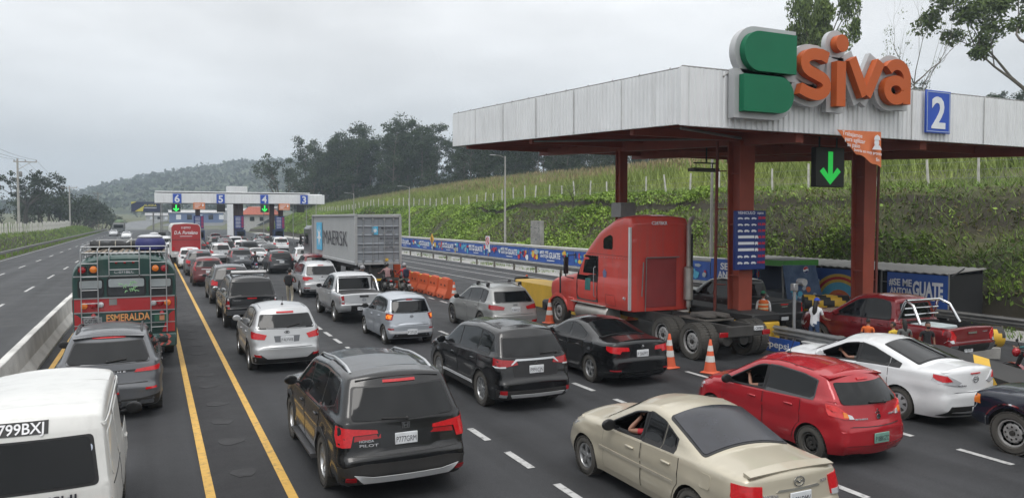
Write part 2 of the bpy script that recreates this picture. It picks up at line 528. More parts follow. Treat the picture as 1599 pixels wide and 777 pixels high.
def build_car(P,name,label,cat,xc,yrear,group=None,rz=0.0,lod=0):
 L,W,H=P['L'],P['W'],P['H']
 zs,yr,yf,rad=P['zs'],P['yr'],P['yf'],P['R']
 st=.055 if lod==0 else .1
 belt_t=P['belt']
 sh,tum=P.get('sh',.035),P.get('tum',.30)
 belt=lambda y:lerp_table(belt_t,y)
 shift=(0,-L/2,0)
 root=empty(name,(xc,yrear+L/2,0),rz,label,cat,group)
 top=resample(fillet(P['outline']),st)
 ys=[p[0]for p in top]
 def ztop(y):
  best=zs
  for(a,b),(c,d)in zip(top[:-1],top[1:]):
   lo,hi=(a,c)if a<c else(c,a)
   if lo<=y<=hi and hi>lo:
    z=b+(d-b)*(y-a)/(c-a)if c!=a else max(b,d)
    best=max(best,z)
  return best
 def ext(z):
  lo,hi=1e9,-1e9
  for(a,b),(c,d)in zip(top[:-1],top[1:]):
   if min(b,d)<=z<=max(b,d):
    y=a if b==d else a+(c-a)*(z-b)/(d-b)
    lo=min(lo,y); hi=max(hi,y)
  return(lo,hi)if lo<1e8 else(0,L)
 NZ=160; zt_tab=[ztop(-.05+(L+.1)*i/NZ)for i in range(NZ+1)]
 ex_tab=[ext(zs+(H-zs)*i/120)for i in range(121)]
 def zt(y):
  f=max(0,min(NZ-1e-6,(y+.05)/(L+.1)*NZ)); i=int(f); return zt_tab[i]+(zt_tab[i+1]-zt_tab[i])*(f-i)
 def ex(z):
  f=max(0,min(120-1e-6,(z-zs)/(H-zs)*120)); i=int(f); a,b=ex_tab[i],ex_tab[i+1]; f-=i
  return a[0]+(b[0]-a[0])*f,a[1]+(b[1]-a[1])*f
 rR,rK,fR,fK=P.get('rR',.3),P.get('rK',.42),P.get('fR',.45),P.get('fK',.5)
 arch=rad+P.get('arch',.055)
 flare=P.get('flare',.02)
 def hw(y,z):
  zb=belt(y); h=W/2-flare
  if z<=zb:
   t=(z-zs)/max(.01,zb-zs)
   x=h*(1-.06*max(0,1-t/.4)**2-.03*max(0,(t-.62)/.38)**2)
   cr=P.get('crease')
   if cr:x+=.012*math.exp(-((z-cr-.04*(1-y/L))/.035)**2)-.012*math.exp(-((z-cr+.14)/.09)**2)
  else:
   d=z-zb
   s=min(1,d/.06); s=s*s*(3-2*s)
   x=h*.97-sh*s-tum*d-P.get('tum2',.0)*d*d
  if y<yr:x-=P.get('rt',.04)*((yr-y)/yr)**2
  if y>yf:x-=P.get('ft',.10)*((y-yf)/(L-yf))**2
  lo,hi=ex(z)
  kk=1 if z<=zb+.02 else .4
  x-=corner(y-lo,rR,rK*kk)+corner(hi-y,fR,fK*(1 if z<=zb else .3))
  x-=corner(zt(y)-z,P.get('tR',.10),P.get('tK',.55))
  if flare:
   for ya in(yr,yf):
    dd=math.hypot(y-ya,z-rad)-arch
    if-.05<dd<.3:x+=flare*max(0,1-abs(dd)/.13)if z<zb else 0
  return max(.05,x)
 def arcpts(yc):
  dy=math.sqrt(max(.0,arch**2-(rad-zs)**2)); a0=math.atan2(zs-rad,dy)
  n_=16 if lod==0 else 9
  return[(yc+arch*math.cos(a0+(PI-2*a0)*i/n_),rad+arch*math.sin(a0+(PI-2*a0)*i/n_))for i in range(n_+1)]
 bot=[top[-1]]+arcpts(yf)+([]if P.get('noarch')else arcpts(yr))+[top[0]]
 bot=resample(bot,st*1.3)
 poly=top+bot[1:-1]
 nt_=len(top)
 n=len(poly)
 extra=[]
 if lod==0:
  for i in range(n):
   a=poly[i-1]; b=poly[(i+1)%n]; d=math.hypot(b[0]-a[0],b[1]-a[1])or 1
   nx,nz=(b[1]-a[1])/d,-(b[0]-a[0])/d
   for q in(.014,.04):extra.append((poly[i][0]+nx*q,poly[i][1]+nz*q))
  for i in range(int(L/.06)):
   y=i*.06
   for q in(-.01,.02,.06):extra.append((y,belt(y)+q))
 V,F,bmap=trimesh(poly,st*1.15,extra)
 nv=len(V)
 hws=[hw(a,b)for a,b in V]
 vs=[(-hws[i],V[i][0],V[i][1])for i in range(nv)]+[(hws[i],V[i][0],V[i][1])for i in range(nv)]
 fs=[]; ms=[]
 for f in F:
  fs.append(f); ms.append(0)
  fs.append(tuple(i+nv for i in f[::-1])); ms.append(0)
 nu=10 if lod==0 else 6
 cols=[]
 cr_r,cr_f,cr_t=P.get('cr',.07),P.get('cf',.12),P.get('ct',.05)
 for i in range(n):
  a=poly[i-1]; b=poly[(i+1)%n]; d=math.hypot(b[0]-a[0],b[1]-a[1])or 1
  ny,nz=-(b[1]-a[1])/d,(b[0]-a[0])/d
  h=hws[bmap[i]]
  c=cr_t*max(nz,0)+cr_r*max(-ny,0)+cr_f*max(ny,0)
  if i>=nt_ or i in(0,nt_-1):c=0
  col=[bmap[i]]
  for j in range(1,nu):
   u=-1+2*j/nu
   k=c*(1-u*u)
   col.append(len(vs)); vs.append((u*h,poly[i][0]+ny*k,poly[i][1]+nz*k))
  col.append(bmap[i]+nv)
  cols.append(col)
 for i in range(n):
  A,B=cols[i],cols[(i+1)%n]
  for j in range(nu):
   fs.append((A[j],A[j+1],B[j+1],B[j])); ms.append(0 if i<nt_-1 else 1)
 import bmesh
 me=bpy.data.meshes.new('body')
 me.from_pydata(vs,[],fs)
 me.polygons.foreach_set('material_index',ms)
 bm=bmesh.new(); bm.from_mesh(me); bmesh.ops.recalc_face_normals(bm,faces=bm.faces)
 bvh=BVHTree.FromBMesh(bm)
 bmesh.ops.translate(bm,verts=bm.verts,vec=shift)
 bm.to_mesh(me); bm.free()
 for m_ in(P['paint'],M_BLACK):me.materials.append(m_)
 me.polygons.foreach_set('use_smooth',[True]*len(me.polygons))
 me.set_sharp_from_angle(angle=R(42))
 body=link_mesh('body',me,root)
 def proj(a,b,axis,off):
  if axis in('L','Rt'):
   s=-1 if axis=='L' else 1
   return(s*(hw(a,b)+off),a,b)
  if axis=='B':o,d=Vector((a,-2,b)),Vector((0,1,0))
  elif axis=='F':o,d=Vector((a,L+2,b)),Vector((0,-1,0))
  else:o,d=Vector((a,b,4)),Vector((0,0,-1))
  h=bvh.ray_cast(o,d)
  if axis=='B' and(h[0]is None or(abs(a)>.5*W/2 and h[0].y>ex(b)[0]+.24)):
   lo_=ex(b)[0]; y=lo_; s=1 if a>0 else-1
   while y<lo_+.20 and hw(y,b)<abs(a):y+=.012
   return(s*(min(abs(a),hw(y,b))+off*.6),y-off*.5,b)
  if h[0]is None:
   q=Vector((a,.3,b))if axis=='B' else Vector((a,L-.4,b))if axis=='F' else Vector((a,b,H))
   h=bvh.find_nearest(q)
  p,nrm=h[0],h[1]
  p=p-d*off*.8+nrm*off*.4
  return(p.x,p.y,p.z)
 def patch(pl,axis,mat,nm,off=.006,th=.014,parent=None,step=None,rd=0):
  if rd:pl=fillet([(p[0],p[1],rd)for p in pl],True)
  step=step or(.075 if lod==0 else .16)
  pl=resample(pl,step*.8,True)
  try:V_,F_,bm_=trimesh(pl,step)
  except Exception:return None
  mb=MB()
  vv=[proj(a,b,axis,off)for a,b in V_]
  inn=[proj(a,b,axis,off-th)for a,b in[V_[i]for i in bm_]]
  want={'L':Vector((-1,0,0)),'Rt':Vector((1,0,0)),'B':Vector((0,-1,.4)),'F':Vector((0,1,.4)),'T':Vector((0,0,1))}[axis]
  sgn=0
  for f in F_[:40]:
   p0,p1,p2=(Vector(vv[i])for i in f[:3]); sgn+=(p1-p0).cross(p2-p0).dot(want)
  if sgn<0:F_=[f[::-1]for f in F_]
  k=len(bm_); nb=len(vv)
  area=sum(pl[i][0]*pl[(i+1)%k][1]-pl[(i+1)%k][0]*pl[i][1]for i in range(k))
  sk=[]
  for i in range(k):
   a,b=bm_[i],bm_[(i+1)%k]
   q=(a,nb+i,nb+(i+1)%k,b)
   sk.append(q if(sgn>0)==(area>0)else q[::-1])
  mb.add(vv+inn,list(F_)+sk)
  return mb.build(nm,mat,parent or root,shift=shift,ang=50)
 C=Car(); C.root=root; C.patch=patch; C.proj=proj; C.hw=hw; C.belt=belt; C.zt=zt; C.shift=shift; C.body=body; C.P=P; C.bvh=bvh
 mir=lambda pl:[(-a,b)for a,b in pl]
 # side windows
 m=P.get('mtop',.10)
 def zin(y):
  return min(zt(y+k*.03)for k in range(-4,5))-m
 y0,y1=P['win']
 spl=P.get('splits',[])
 if P.get('nowin'):y0=y1=0
 bo=P.get('bo',.03)
 kick=P.get('kick',None)
 def blow(y):
  z=belt(y)+bo
  if kick and y<kick[0]:z+=kick[1]*((kick[0]-y)/max(.01,kick[0]-y0))**1.5
  return z
 def band(ya,yb,ins_=0.0):
  pts=[]
  k=max(3,int((yb-ya)/.05))
  yy=[ya+(yb-ya)*i/k for i in range(k+1)]
  lo=[(y,blow(y)+ins_)for y in yy]; hi=[(y,zin(y)-ins_)for y in yy]
  keep=[i for i in range(k+1)if hi[i][1]>lo[i][1]+.012]
  if len(keep)<2:return None
  return[lo[i]for i in keep]+[hi[i]for i in reversed(keep)]
 edges=[y0]+list(spl)+[y1]
 opened=P.get('open',())
 cuts=[]
 for sd in('L','Rt'):
  if sd=='Rt' and lod:pass
  full=band(y0-.035,y1+.05,-.022)
  anyopen=opened and sd=='L'
  if full and not anyopen:patch(full,sd,P.get('frame',M_TRIM),'window_frame',.002,.01)
  for wi,(ya,yb)in enumerate(zip(edges[:-1],edges[1:])):
   g=.03
   pl=band(ya+(g if wi else 0),yb-(g if wi<len(edges)-2 else 0))
   if not pl:continue
   if anyopen and wi in opened:
    cuts.append(pl); continue
   if anyopen:
    fr=band(ya+(.004 if wi else-.03),yb-(.004 if wi<len(edges)-2 else-.03),-.02)
    patch(fr,sd,P.get('frame',M_TRIM),'window_frame',.002,.01)
   patch(pl,sd,P.get('glass',M_GLASS),'side_window',.006,.012,rd=.03)
   # doors
 if lod==0 and P.get('doors'):
  for sd in('L','Rt'):
   for(ya,yb)in P['doors']:
    k=int((yb-ya)/.06)
    yy=[ya+(yb-ya)*i/k for i in range(k+1)]
    lo=[]
    for y in yy:
     z=zs+.10
     for yc in(yr,yf):
      if abs(y-yc)<arch+.05:z=max(z,rad+math.sqrt(max(0,(arch+.05)**2-(y-yc)**2)))
     lo.append((y,z))
    hi=[(y,belt(y)-.012)for y in yy]
    keep=[i for i in range(k+1)if hi[i][1]>lo[i][1]+.02]
    pl=[lo[i]for i in keep]+[hi[i]for i in reversed(keep)]
    gp=[(y+(-.012 if y<(ya+yb)/2 else .012),z)for y,z in pl]
    patch(gp,sd,M_TRIM,'door_gap',.0012,.006)
    d=patch(pl,sd,P['paint'],'door',.006,.012)
    hy=ya+.14
    s=-1 if sd=='L' else 1
    hz_=belt(hy)-.13
    mb=MB(); x=s*(hw(hy+.08,hz_)+.02)
    mb.rbox(x-.016,x+.016,hy,hy+.2,hz_-.016,hz_+.018,.012)
    mb.build('door_handle',P.get('handle',P['paint']),d,shift=shift)
    # cladding
 cl=P.get('clad')
 if cl:
  for sd in('L','Rt'):
   def low(ya,yb):
    yy=[ya+(yb-ya)*i/40 for i in range(41)]
    return yy
   dy=math.sqrt(max(0,arch**2-(rad-zs)**2))
   pl=[(yr+dy+.02,zs+.005),(yf-dy-.02,zs+.005),(yf-dy-.05,cl),(yr+dy+.05,cl)]
   patch(pl,sd,P.get('cladmat',M_BLACK),'sill_trim',.008,.02)
   for yc in(yr,yf):
    a0=math.atan2(zs-rad,dy)
    arc=lambda q:[(yc+(arch+q)*math.cos(a0+(PI-2*a0)*i/18),max(zs+.004,rad+(arch+q)*math.sin(a0+(PI-2*a0)*i/18)))for i in range(19)]
    if P.get('archclad',True):patch(arc(.004)+arc(.07)[::-1],sd,P.get('cladmat',M_BLACK),'wheel_arch_trim',.008,.02,step=.06)
    # rear window
 rw=P.get('rw')
 if rw:
  zb_,zt_,wb_,wt_=rw
  pl=[(-wb_,zb_),(wb_,zb_),(wt_,zt_),(-wt_,zt_)]
  e_=P.get('rwf',.03)
  if e_:patch([(-wb_-e_,zb_-e_),(wb_+e_,zb_-e_),(wt_+e_,zt_+e_*.6),(-wt_-e_,zt_+e_*.6)],'B',P.get('rwframe',M_TRIM),'rear_window_frame',.003,.01,rd=.06)
  patch(pl,'B',P.get('rglass',P.get('glass',M_GLASS)),'rear_window',.013,.018,rd=.06)
 if P.get('rwt'):
  ya,yb,wa,wb=P['rwt']
  patch([(-wa-.03,ya-.03),(wa+.03,ya-.03),(wb+.03,yb+.02),(-wb-.03,yb+.02)],'T',M_TRIM,'rear_window_frame',.007,.014,rd=.05)
  patch([(-wa,ya),(wa,ya),(wb,yb),(-wb,yb)],'T',P.get('rglass',M_GLASS),'rear_window',.013,.018,rd=.05)
  # windshield
 ws=P.get('ws')
 if ws:
  (ya,wa),(yb,wb2)=ws
  patch([(-wa,ya),(wa,ya),(wb2,yb),(-wb2,yb)],'T',M_GLASS2,'windshield',.006,.012,rd=.06)
 for it in P.get('rear',[]):
  nm,mat,pl,off,mrr=it[:5]
  kw=it[5]if len(it)>5 else{}
  patch(pl,'B',mat,nm,off,**kw)
  if mrr:patch(mir(pl),'B',mat,nm,off,**kw)
 for it in P.get('side',[]):
  nm,mat,pl,off=it[:4]
  kw=it[4]if len(it)>4 else{}
  for sd in('L','Rt'):patch(pl,sd,mat,nm,off,**kw)
 for it in P.get('topp',[]):
  nm,mat,pl,off,mrr=it[:5]
  kw=it[5]if len(it)>5 else{}
  patch(pl,'T',mat,nm,off,**kw)
  if mrr:patch(mir(pl),'T',mat,nm,off,**kw)
 hl=P.get('hl',[(W*.27,.62),(W*.46,.66),(W*.47,.80),(W*.30,.74)])
 for q in(hl,mir(hl)):patch(q,'F',M_CLEAR,'headlight',.006,.014)
 patch([(-W*.24,.42),(W*.24,.42),(W*.22,.62),(-W*.22,.62)],'F',M_BLACK,'grille',.005,.012)
 # plate
 if P.get('plate'):
  px,pz,txt,pmat=P['plate']
  c=proj(px,pz,'B',.0)
  tw=P.get('plate_tilt',.0)
  mb=MB(); y=c[1]-.012
  mb.rbox(px-.165,px+.165,y-.008,y+.012,pz-.082,pz+.082,.006,0)
  pl_=mb.build('license_plate',pmat,root,shift=shift)
  if txt and lod==0:
   t=MB(); t.text(txt,(px,y-.0085,pz-.05),(1,0,0),(0,0,1),.115,.002,-.004,width=.29)
   t.build('plate_lettering',M_INK,pl_,shift=shift,smooth=False)
   # wheels
 ww=P.get('ww',.22)
 for yy in(yr,yf):
  for s in(-1,1):
   add_wheel(root,s*(W/2-ww/2-.022),yy-L/2,rad,ww,P.get('rim','s5')if lod==0 else P.get('rim','s5'))
   # mirrors
 my,mz=P.get('mirror',(P['win'][1]-.28,None))
 if mz is None:mz=belt(my)+.10
 for s in(-1,1):
  mb=MB(); x=hw(my,mz-.05)
  mb.tube([(s*(x-.02),my,mz-.05),(s*(x+.09),my-.01,mz-.03)],.022,6)
  b=P.get('mir_s',1.0)
  cx=x+.15
  mb.ball((s*cx,my,mz),(.115*b,.065*b,.085*b),14,8)
  mb.v=[(vx,vy if vy>my-.03 else my-.03,vz)for vx,vy,vz in mb.v]
  mb.build('side_mirror',P.get('mirmat',P['paint']),root,shift=shift)
  # third brake light on the rear roof edge
 if P.get('brake3'):
  bx,bz_,bw,bh=P['brake3']
  patch([(-bw,bz_-bh),(bw,bz_-bh),(bw,bz_+bh),(-bw,bz_+bh)],'B',M_REDON,'brake_light',.016,.02)
 if P.get('spoiler'):
  sy,sz,swd,sl=P['spoiler']
  mb=MB(); nn_=8
  top_=[];
  for j in range(nn_+1):
   u=-1+2*j/nn_; x=u*swd
   dz=-.04*u*u; dyy=.05*u*u
   top_.append([(x,sy-sl+dyy,sz+dz-.012),(x,sy+.12,sz+dz+.012),(x,sy+.12,sz+dz-.04),(x,sy-sl+dyy+.01,sz+dz-.034)])
  vs_=[p for q in top_ for p in q]; fs_=[]
  for j in range(nn_):
   for k in range(4):
    a=j*4+k; b=j*4+(k+1)%4
    fs_.append((a,a+4,b+4,b))
  fs_+=[(0,1,2,3),tuple(nn_*4+q for q in(3,2,1,0))]
  mb.add(vs_,fs_); mb.build('spoiler',P.get('spoilmat',P['paint']),root,shift=shift,ang=30)
 if P.get('rails'):
  ra,rb,rx,mat=P['rails']
  for s in(-1,1):
   pts=[]
   for i in range(9):
    y=ra+(rb-ra)*i/8
    h=bvh.ray_cast(Vector((s*rx,y,4)),Vector((0,0,-1)))
    z=h[0].z if h[0]else H
    lift=.045 if 0<i<8 else-.005
    pts.append((s*rx,y,z+lift))
   mb=MB(); mb.tube(pts,.022,8,flat=.8)
   mb.build('roof_rail',mat,root,shift=shift)
 if P.get('wiper')and lod==0:
  x0_,z0_,x1_,z1_=P['wiper']
  pts=[proj(x0_+(x1_-x0_)*i/6,z0_+(z1_-z0_)*i/6,'B',.025)for i in range(7)]
  mb=MB(); mb.tube(pts,.010,6,flat=1.6); mb.ball(pts[0],.028,8,6)
  mb.build('wiper',M_BLACK,root,shift=shift)
 if P.get('antenna'):
  ax,ay,ah=P['antenna']
  mb=MB(); h=bvh.ray_cast(Vector((ax,ay,4)),Vector((0,0,-1))); z=h[0].z
  mb.ball((ax,ay,z+.01),(.035,.05,.03),8,6); mb.tube([(ax,ay,z),(ax,ay-ah*.45,z+ah)],.006,6)
  mb.build('antenna',M_BLACK,root,shift=shift)
 for(txt,x,z,sz,wd,mat)in P.get('letters',[]):
  if lod:break
  vs_,fs_,w_=text_geo(txt,.012)
  kx=wd/w_
  pts=[]
  for a,b,c in vs_:
   pts.append(proj(x+(a-w_/2)*kx,z+b*sz,'B',.006+.006*c))
  mb=MB(); mb.add(pts,fs_); mb.build('lettering',mat,root,shift=shift,smooth=False)
 for(kind,x,z,sz)in P.get('badge',[]):
  if lod:break
  c=proj(x,z,'B',.004)
  mb=MB(); o=(c[0],c[1],c[2])
  def ring(poly_o,poly_i,th=-.012):
   nn2=len(poly_o)
   v1=[(o[0]+a*sz,o[1],o[2]+b*sz)for a,b in poly_o]+[(o[0]+a*sz,o[1],o[2]+b*sz)for a,b in poly_i]
   v2=[(a,b+th,c_)for a,b,c_ in v1]
   f_=[]
   for i in range(nn2):
    j=(i+1)%nn2
    f_.append((2*nn2+i,2*nn2+j,3*nn2+j,3*nn2+i)); f_.append((i,j,2*nn2+j,2*nn2+i)); f_.append((nn2+i,3*nn2+i,3*nn2+j,nn2+j))
   mb.add(v1+v2,f_)
  circ=lambda r1,r2:[(r1*math.cos(2*PI*i/20),r2*math.sin(2*PI*i/20))for i in range(20)]
  pz_=lambda pl:mb.prism([(a*sz,b*sz)for a,b in pl],o,(1,0,0),(0,0,1),(0,-.014,0))
  if kind=='tri':
   for a in(90,210,330):
    u=(math.cos(R(a)),math.sin(R(a))); l=(math.cos(R(a+30)),math.sin(R(a+30))); r2=(math.cos(R(a-30)),math.sin(R(a-30)))
    k=.55
    pz_([(0,0),(r2[0]*k,r2[1]*k),(u[0]*.95,u[1]*.95),(l[0]*k,l[1]*k)])
  elif kind=='H':
   sq=[(-.9,-.7),(.9,-.7),(1.0,.75),(-1.0,.75)]
   ring(sq,[(a*.84,b*.84)for a,b in sq])
   for pl in([(-.55,-.5),(-.32,-.5),(-.38,.58),(-.68,.58)],[(.32,-.5),(.55,-.5),(.68,.58),(.38,.58)],[(-.4,-.1),(.4,-.1),(.4,.12),(-.4,.12)]):pz_(pl)
  elif kind=='wing':
   ring(circ(1.1,.85),circ(.95,.7))
   pz_([(-.95,.1),(-.5,.28),(0,-.12),(.5,.28),(.95,.1),(.5,.06),(0,-.34),(-.5,.06)])
  elif kind=='oval':
   ring(circ(1.1,.75),circ(.92,.58)); ring(circ(.45,.7),circ(.3,.55));
  elif kind=='round':
   mb.lathe([(sz,0),(sz,-.012),(0,-.016)],16,'y',o)
  elif kind=='bar':
   ring(circ(.95,.9),circ(.78,.73)); pz_([(-1.15,-.16),(1.15,-.16),(1.15,.16),(-1.15,.16)])
  elif kind=='rings':
   for k in range(4):
    cxx=(k-1.5)*.75
    ring([(a+cxx,b)for a,b in circ(.5,.5)],[(a+cxx,b)for a,b in circ(.38,.38)])
  elif kind=='el':
   ring(circ(1.2,.7),circ(1.0,.52)); pz_([(-.5,-.45),(-.25,-.45),(-.05,.45),(-.3,.45)]); pz_([(.25,-.45),(.5,-.45),(.3,.45),(.05,.45)]); pz_([(-.3,-.08),(.3,-.08),(.3,.08),(-.3,.08)])
  if mb.v:mb.build('emblem',M_CHROME,root,shift=shift)
 for pl in cuts:
  pts=[(-(hw(a,b)+.004),a,b)for a,b in resample(pl,.08,True)]; mb=MB(); mb.tube(pts+pts[:1],.020,6,cap=False); mb.build('window_frame',M_TRIM,root,shift=shift)
  k=opened[0]
  if k:
   q=edges[k]; pb=band(q-.035,q+.035,-.01)
   if pb:patch(pb,'L',M_TRIM,'door_pillar',.007,.012)
   # open windows: hollow the cabin and cut the opening
 if opened:
  ya,yb=P['cabin']
  cav=MB(); xw=W/2-.17
  yt_=[ya+.1+(min(yb,P['win'][1]-.5)-ya-.1)*i/6 for i in range(7)]
  prof=[(ya,.42),(yb,.42),(yb+.1,belt(yb)-.06)]+[(y,max(belt(y)-.02,min(zt(y)-.14,H-.16)))for y in reversed(yt_)]
  cav.prism([(a-L/2,b)for a,b in prof],(-xw,0,0),(0,1,0),(0,0,1),(2*xw,0,0))
  cutters=[(cav,M_INT)]
  for pl in cuts:
   c=MB(); pl2=resample(pl,.12,True)
   c.prism([(a-L/2,b)for a,b in pl2],(-W,0,0),(0,1,0),(0,0,1),(W*.5+.35,0,0))
   cutters.append((c,M_INT))
  boolean_cut(body,cutters)
  wx=-W*.22; wy_=P['win'][1]-.58
  mb=MB()
  pts=[(wx+.18*math.cos(2*PI*i/20),wy_+.07*math.sin(2*PI*i/20),belt(wy_)-.02+.17*math.sin(2*PI*i/20))for i in range(21)]
  mb.tube(pts,.016,6); mb.tube([(wx,wy_,belt(wy_)-.02),(wx,wy_+.3,belt(wy_)-.12)],.03,6)
  mb.tube([(wx-.17,wy_,belt(wy_)-.02),(wx+.17,wy_,belt(wy_)-.02)],.02,6)
  mb.build('steering_wheel',M_BLACK,root,shift=shift)
  mb=MB()
  for sx in(-.22,.22):
   mb.rbox(W*sx-.24,W*sx+.24,wy_-.95,wy_-.30,.45,.62,.05)
   mb.rbox(W*sx-.23,W*sx+.23,wy_-1.05,wy_-.88,.6,belt(wy_)+.18,.06)
   mb.rbox(W*sx-.12,W*sx+.12,wy_-1.06,wy_-.97,belt(wy_)+.2,belt(wy_)+.38,.04)
  mb.build('seat',M_SEAT,root,shift=shift)
 return C
 # the vehicles' shapes
C_BLACK=paint('paint_black',(.004,.0045,.0055),.0,.2,.02)
C_BLACK2=paint('paint_black_worn',(.007,.008,.010),.0,.25,.06)
C_SILVER=paint('paint_silver',(.46,.47,.48),.45,.34,.08)
C_SILVER2=paint('paint_silver_blue',(.40,.43,.47),.4,.34,.06)
C_WHITE=paint('paint_white',(.66,.67,.68),0,.3,.06)
C_WHITED=paint('paint_white_dusty',(.62,.62,.60),0,.45,.16)
C_RED=paint('paint_red',(.36,.014,.022),.1,.22,.05)
C_REDD=paint('paint_dark_red',(.16,.010,.014),.15,.25,.07)
C_MAROON=paint('paint_maroon',(.10,.014,.016),.15,.3,.10)
C_GREY=paint('paint_grey',(.10,.105,.115),.3,.3,.10)
C_GREYD=paint('paint_dark_grey',(.030,.032,.036),.2,.3,.12)
C_BLUE=paint('paint_blue',(.03,.06,.16),.2,.3,.1)
C_NAVY=paint('paint_navy',(.008,.012,.024),0,.22,.05)
C_CHAMP=paint('paint_champagne',(.46,.42,.33),.25,.34,.08)
C_BEIGE=paint('paint_beige',(.34,.31,.26),.2,.4,.1)
def rect(x0,x1,z0,z1):return[(x0,z0),(x1,z0),(x1,z1),(x0,z1)]
SPEC={}
SPEC['pilot']=dict(L=4.94,W=2.0,H=1.76,zs=.27,R=.385,yr=1.10,yf=3.92,paint=C_BLACK,rim='sd5',ww=.24,outline=suv_outline(4.94,1.76,.27,.70,1.13,.14,.52,2.95,3.78,1.12,.98,spz=.05,bump=.07),belt=[(0,1.14),(1.2,1.13),(4,1.06)],tum=.30,sh=.03,crease=.82,win=(.72,3.66),splits=[1.45,2.5],mtop=.085,kick=(1.5,.14),doors=[(1.36,2.48),(2.52,3.62)],clad=.40,rw=(1.17,1.58,.76,.66),ws=((3.66,.72),(3.02,.62)),frame=M_CHROME,rear=[('tail_light',M_REDON,[(.40,.995),(.41,1.04),(.74,1.07),(.93,1.10),(.96,1.03),(.94,.83),(.78,.83),(.74,.98)],.014,True),('tail_light_strip',M_RED,[(.36,.93),(.36,.985),(.72,.97),(.73,.9)],.004,True),('rear_bumper',M_BLACK,[(-.95,.30),(.95,.30),(.97,.55),(.6,.60),(-.6,.60),(-.97,.55)],.012,False),('skid_plate',M_SILV,[(-.62,.34),(.62,.34),(.76,.47),(.5,.43),(-.5,.43),(-.76,.47)],.045,False),('reflector',M_RED,rect(.72,.86,.37,.43),.03,True),('tailgate_seam',M_TRIM,[(-.80,.70),(.80,.70),(.80,.712),(-.80,.712)],.004,False),('plate_recess',C_BLACK2,[(-.36,.80),(.36,.80),(.42,1.0),(-.42,1.0)],.004,False)],side=[('side_step',M_ALLOYD,[(1.62,.28),(3.40,.28),(3.40,.35),(1.62,.35)],.11,{'th':.11})],plate=(0,.90,'P777GRM',M_PLATE),brake3=(0,1.655,.24,.018),rails=(.75,2.95,.62,M_ALLOY),wiper=(.02,1.17,-.34,1.19),spoiler=(.55,1.725,.62,.14),badge=[('H',0,1.075,.06)],letters=[('HONDA',-.56,.885,.045,.20,M_SILVERT),('PILOT',-.53,.825,.05,.26,M_SILVERT)])
SPEC['outlander']=dict(L=4.69,W=1.81,H=1.68,zs=.25,R=.37,yr=.95,yf=3.62,paint=C_BLACK,rim='s10',ww=.225,outline=suv_outline(4.69,1.68,.25,.66,1.12,.16,.52,2.75,3.55,1.05,.92,bump=.06),belt=[(0,1.13),(1.2,1.10),(4,1.0)],tum=.32,sh=.03,crease=.80,win=(.62,3.45),splits=[1.25,2.32],mtop=.085,frame=M_TRIM,doors=[(1.18,2.30),(2.34,3.38)],clad=.36,cladmat=M_BLACK,archclad=False,rw=(1.15,1.50,.70,.60),ws=((3.44,.66),(2.80,.56)),rear=[('tail_light',M_RED,[(.40,.985),(.44,1.07),(.70,1.09),(.875,1.12),(.895,1.02),(.86,.95),(.66,.945)],.014,True),('clear_lens',M_CLEAR,[(.66,.925),(.84,.925),(.86,.955),(.66,.955)],.015,True),('chrome_bar',M_CHROME,[(-.42,1.06),(.42,1.06),(.52,.985),(.555,.985),(.44,1.10),(-.44,1.10),(-.555,.985),(-.52,.985)],.016,False),('rear_bumper',M_BLACK,[(-.86,.28),(.86,.28),(.88,.50),(.7,.47),(-.7,.47),(-.88,.50)],.012,False),('skid_plate',M_SILV,[(-.58,.335),(.58,.335),(.62,.40),(-.62,.40)],.045,False),('fog_lamp',M_RED,rect(.68,.80,.40,.48),.02,True),('reverse_lamp',M_CLEAR,rect(.68,.80,.335,.40),.02,True),('plate_recess',M_TRIM,[(-.5,.74),(.5,.74),(.52,.97),(.42,1.03),(-.42,1.03),(-.52,.97)],.003,False)],side=[('sill_strip',M_SILV,[(1.38,.40),(3.2,.40),(3.2,.455),(1.38,.455)],.02)],plate=(0,.88,'P991CJN',M_PLATE),brake3=None,wiper=(.52,1.18,.12,1.185),badge=[('tri',0,1.01,.055)],topp=[('roof_trim',M_TRIM,[(.48,.75),(.52,.75),(.50,2.7),(.47,2.7)],.004,True)])
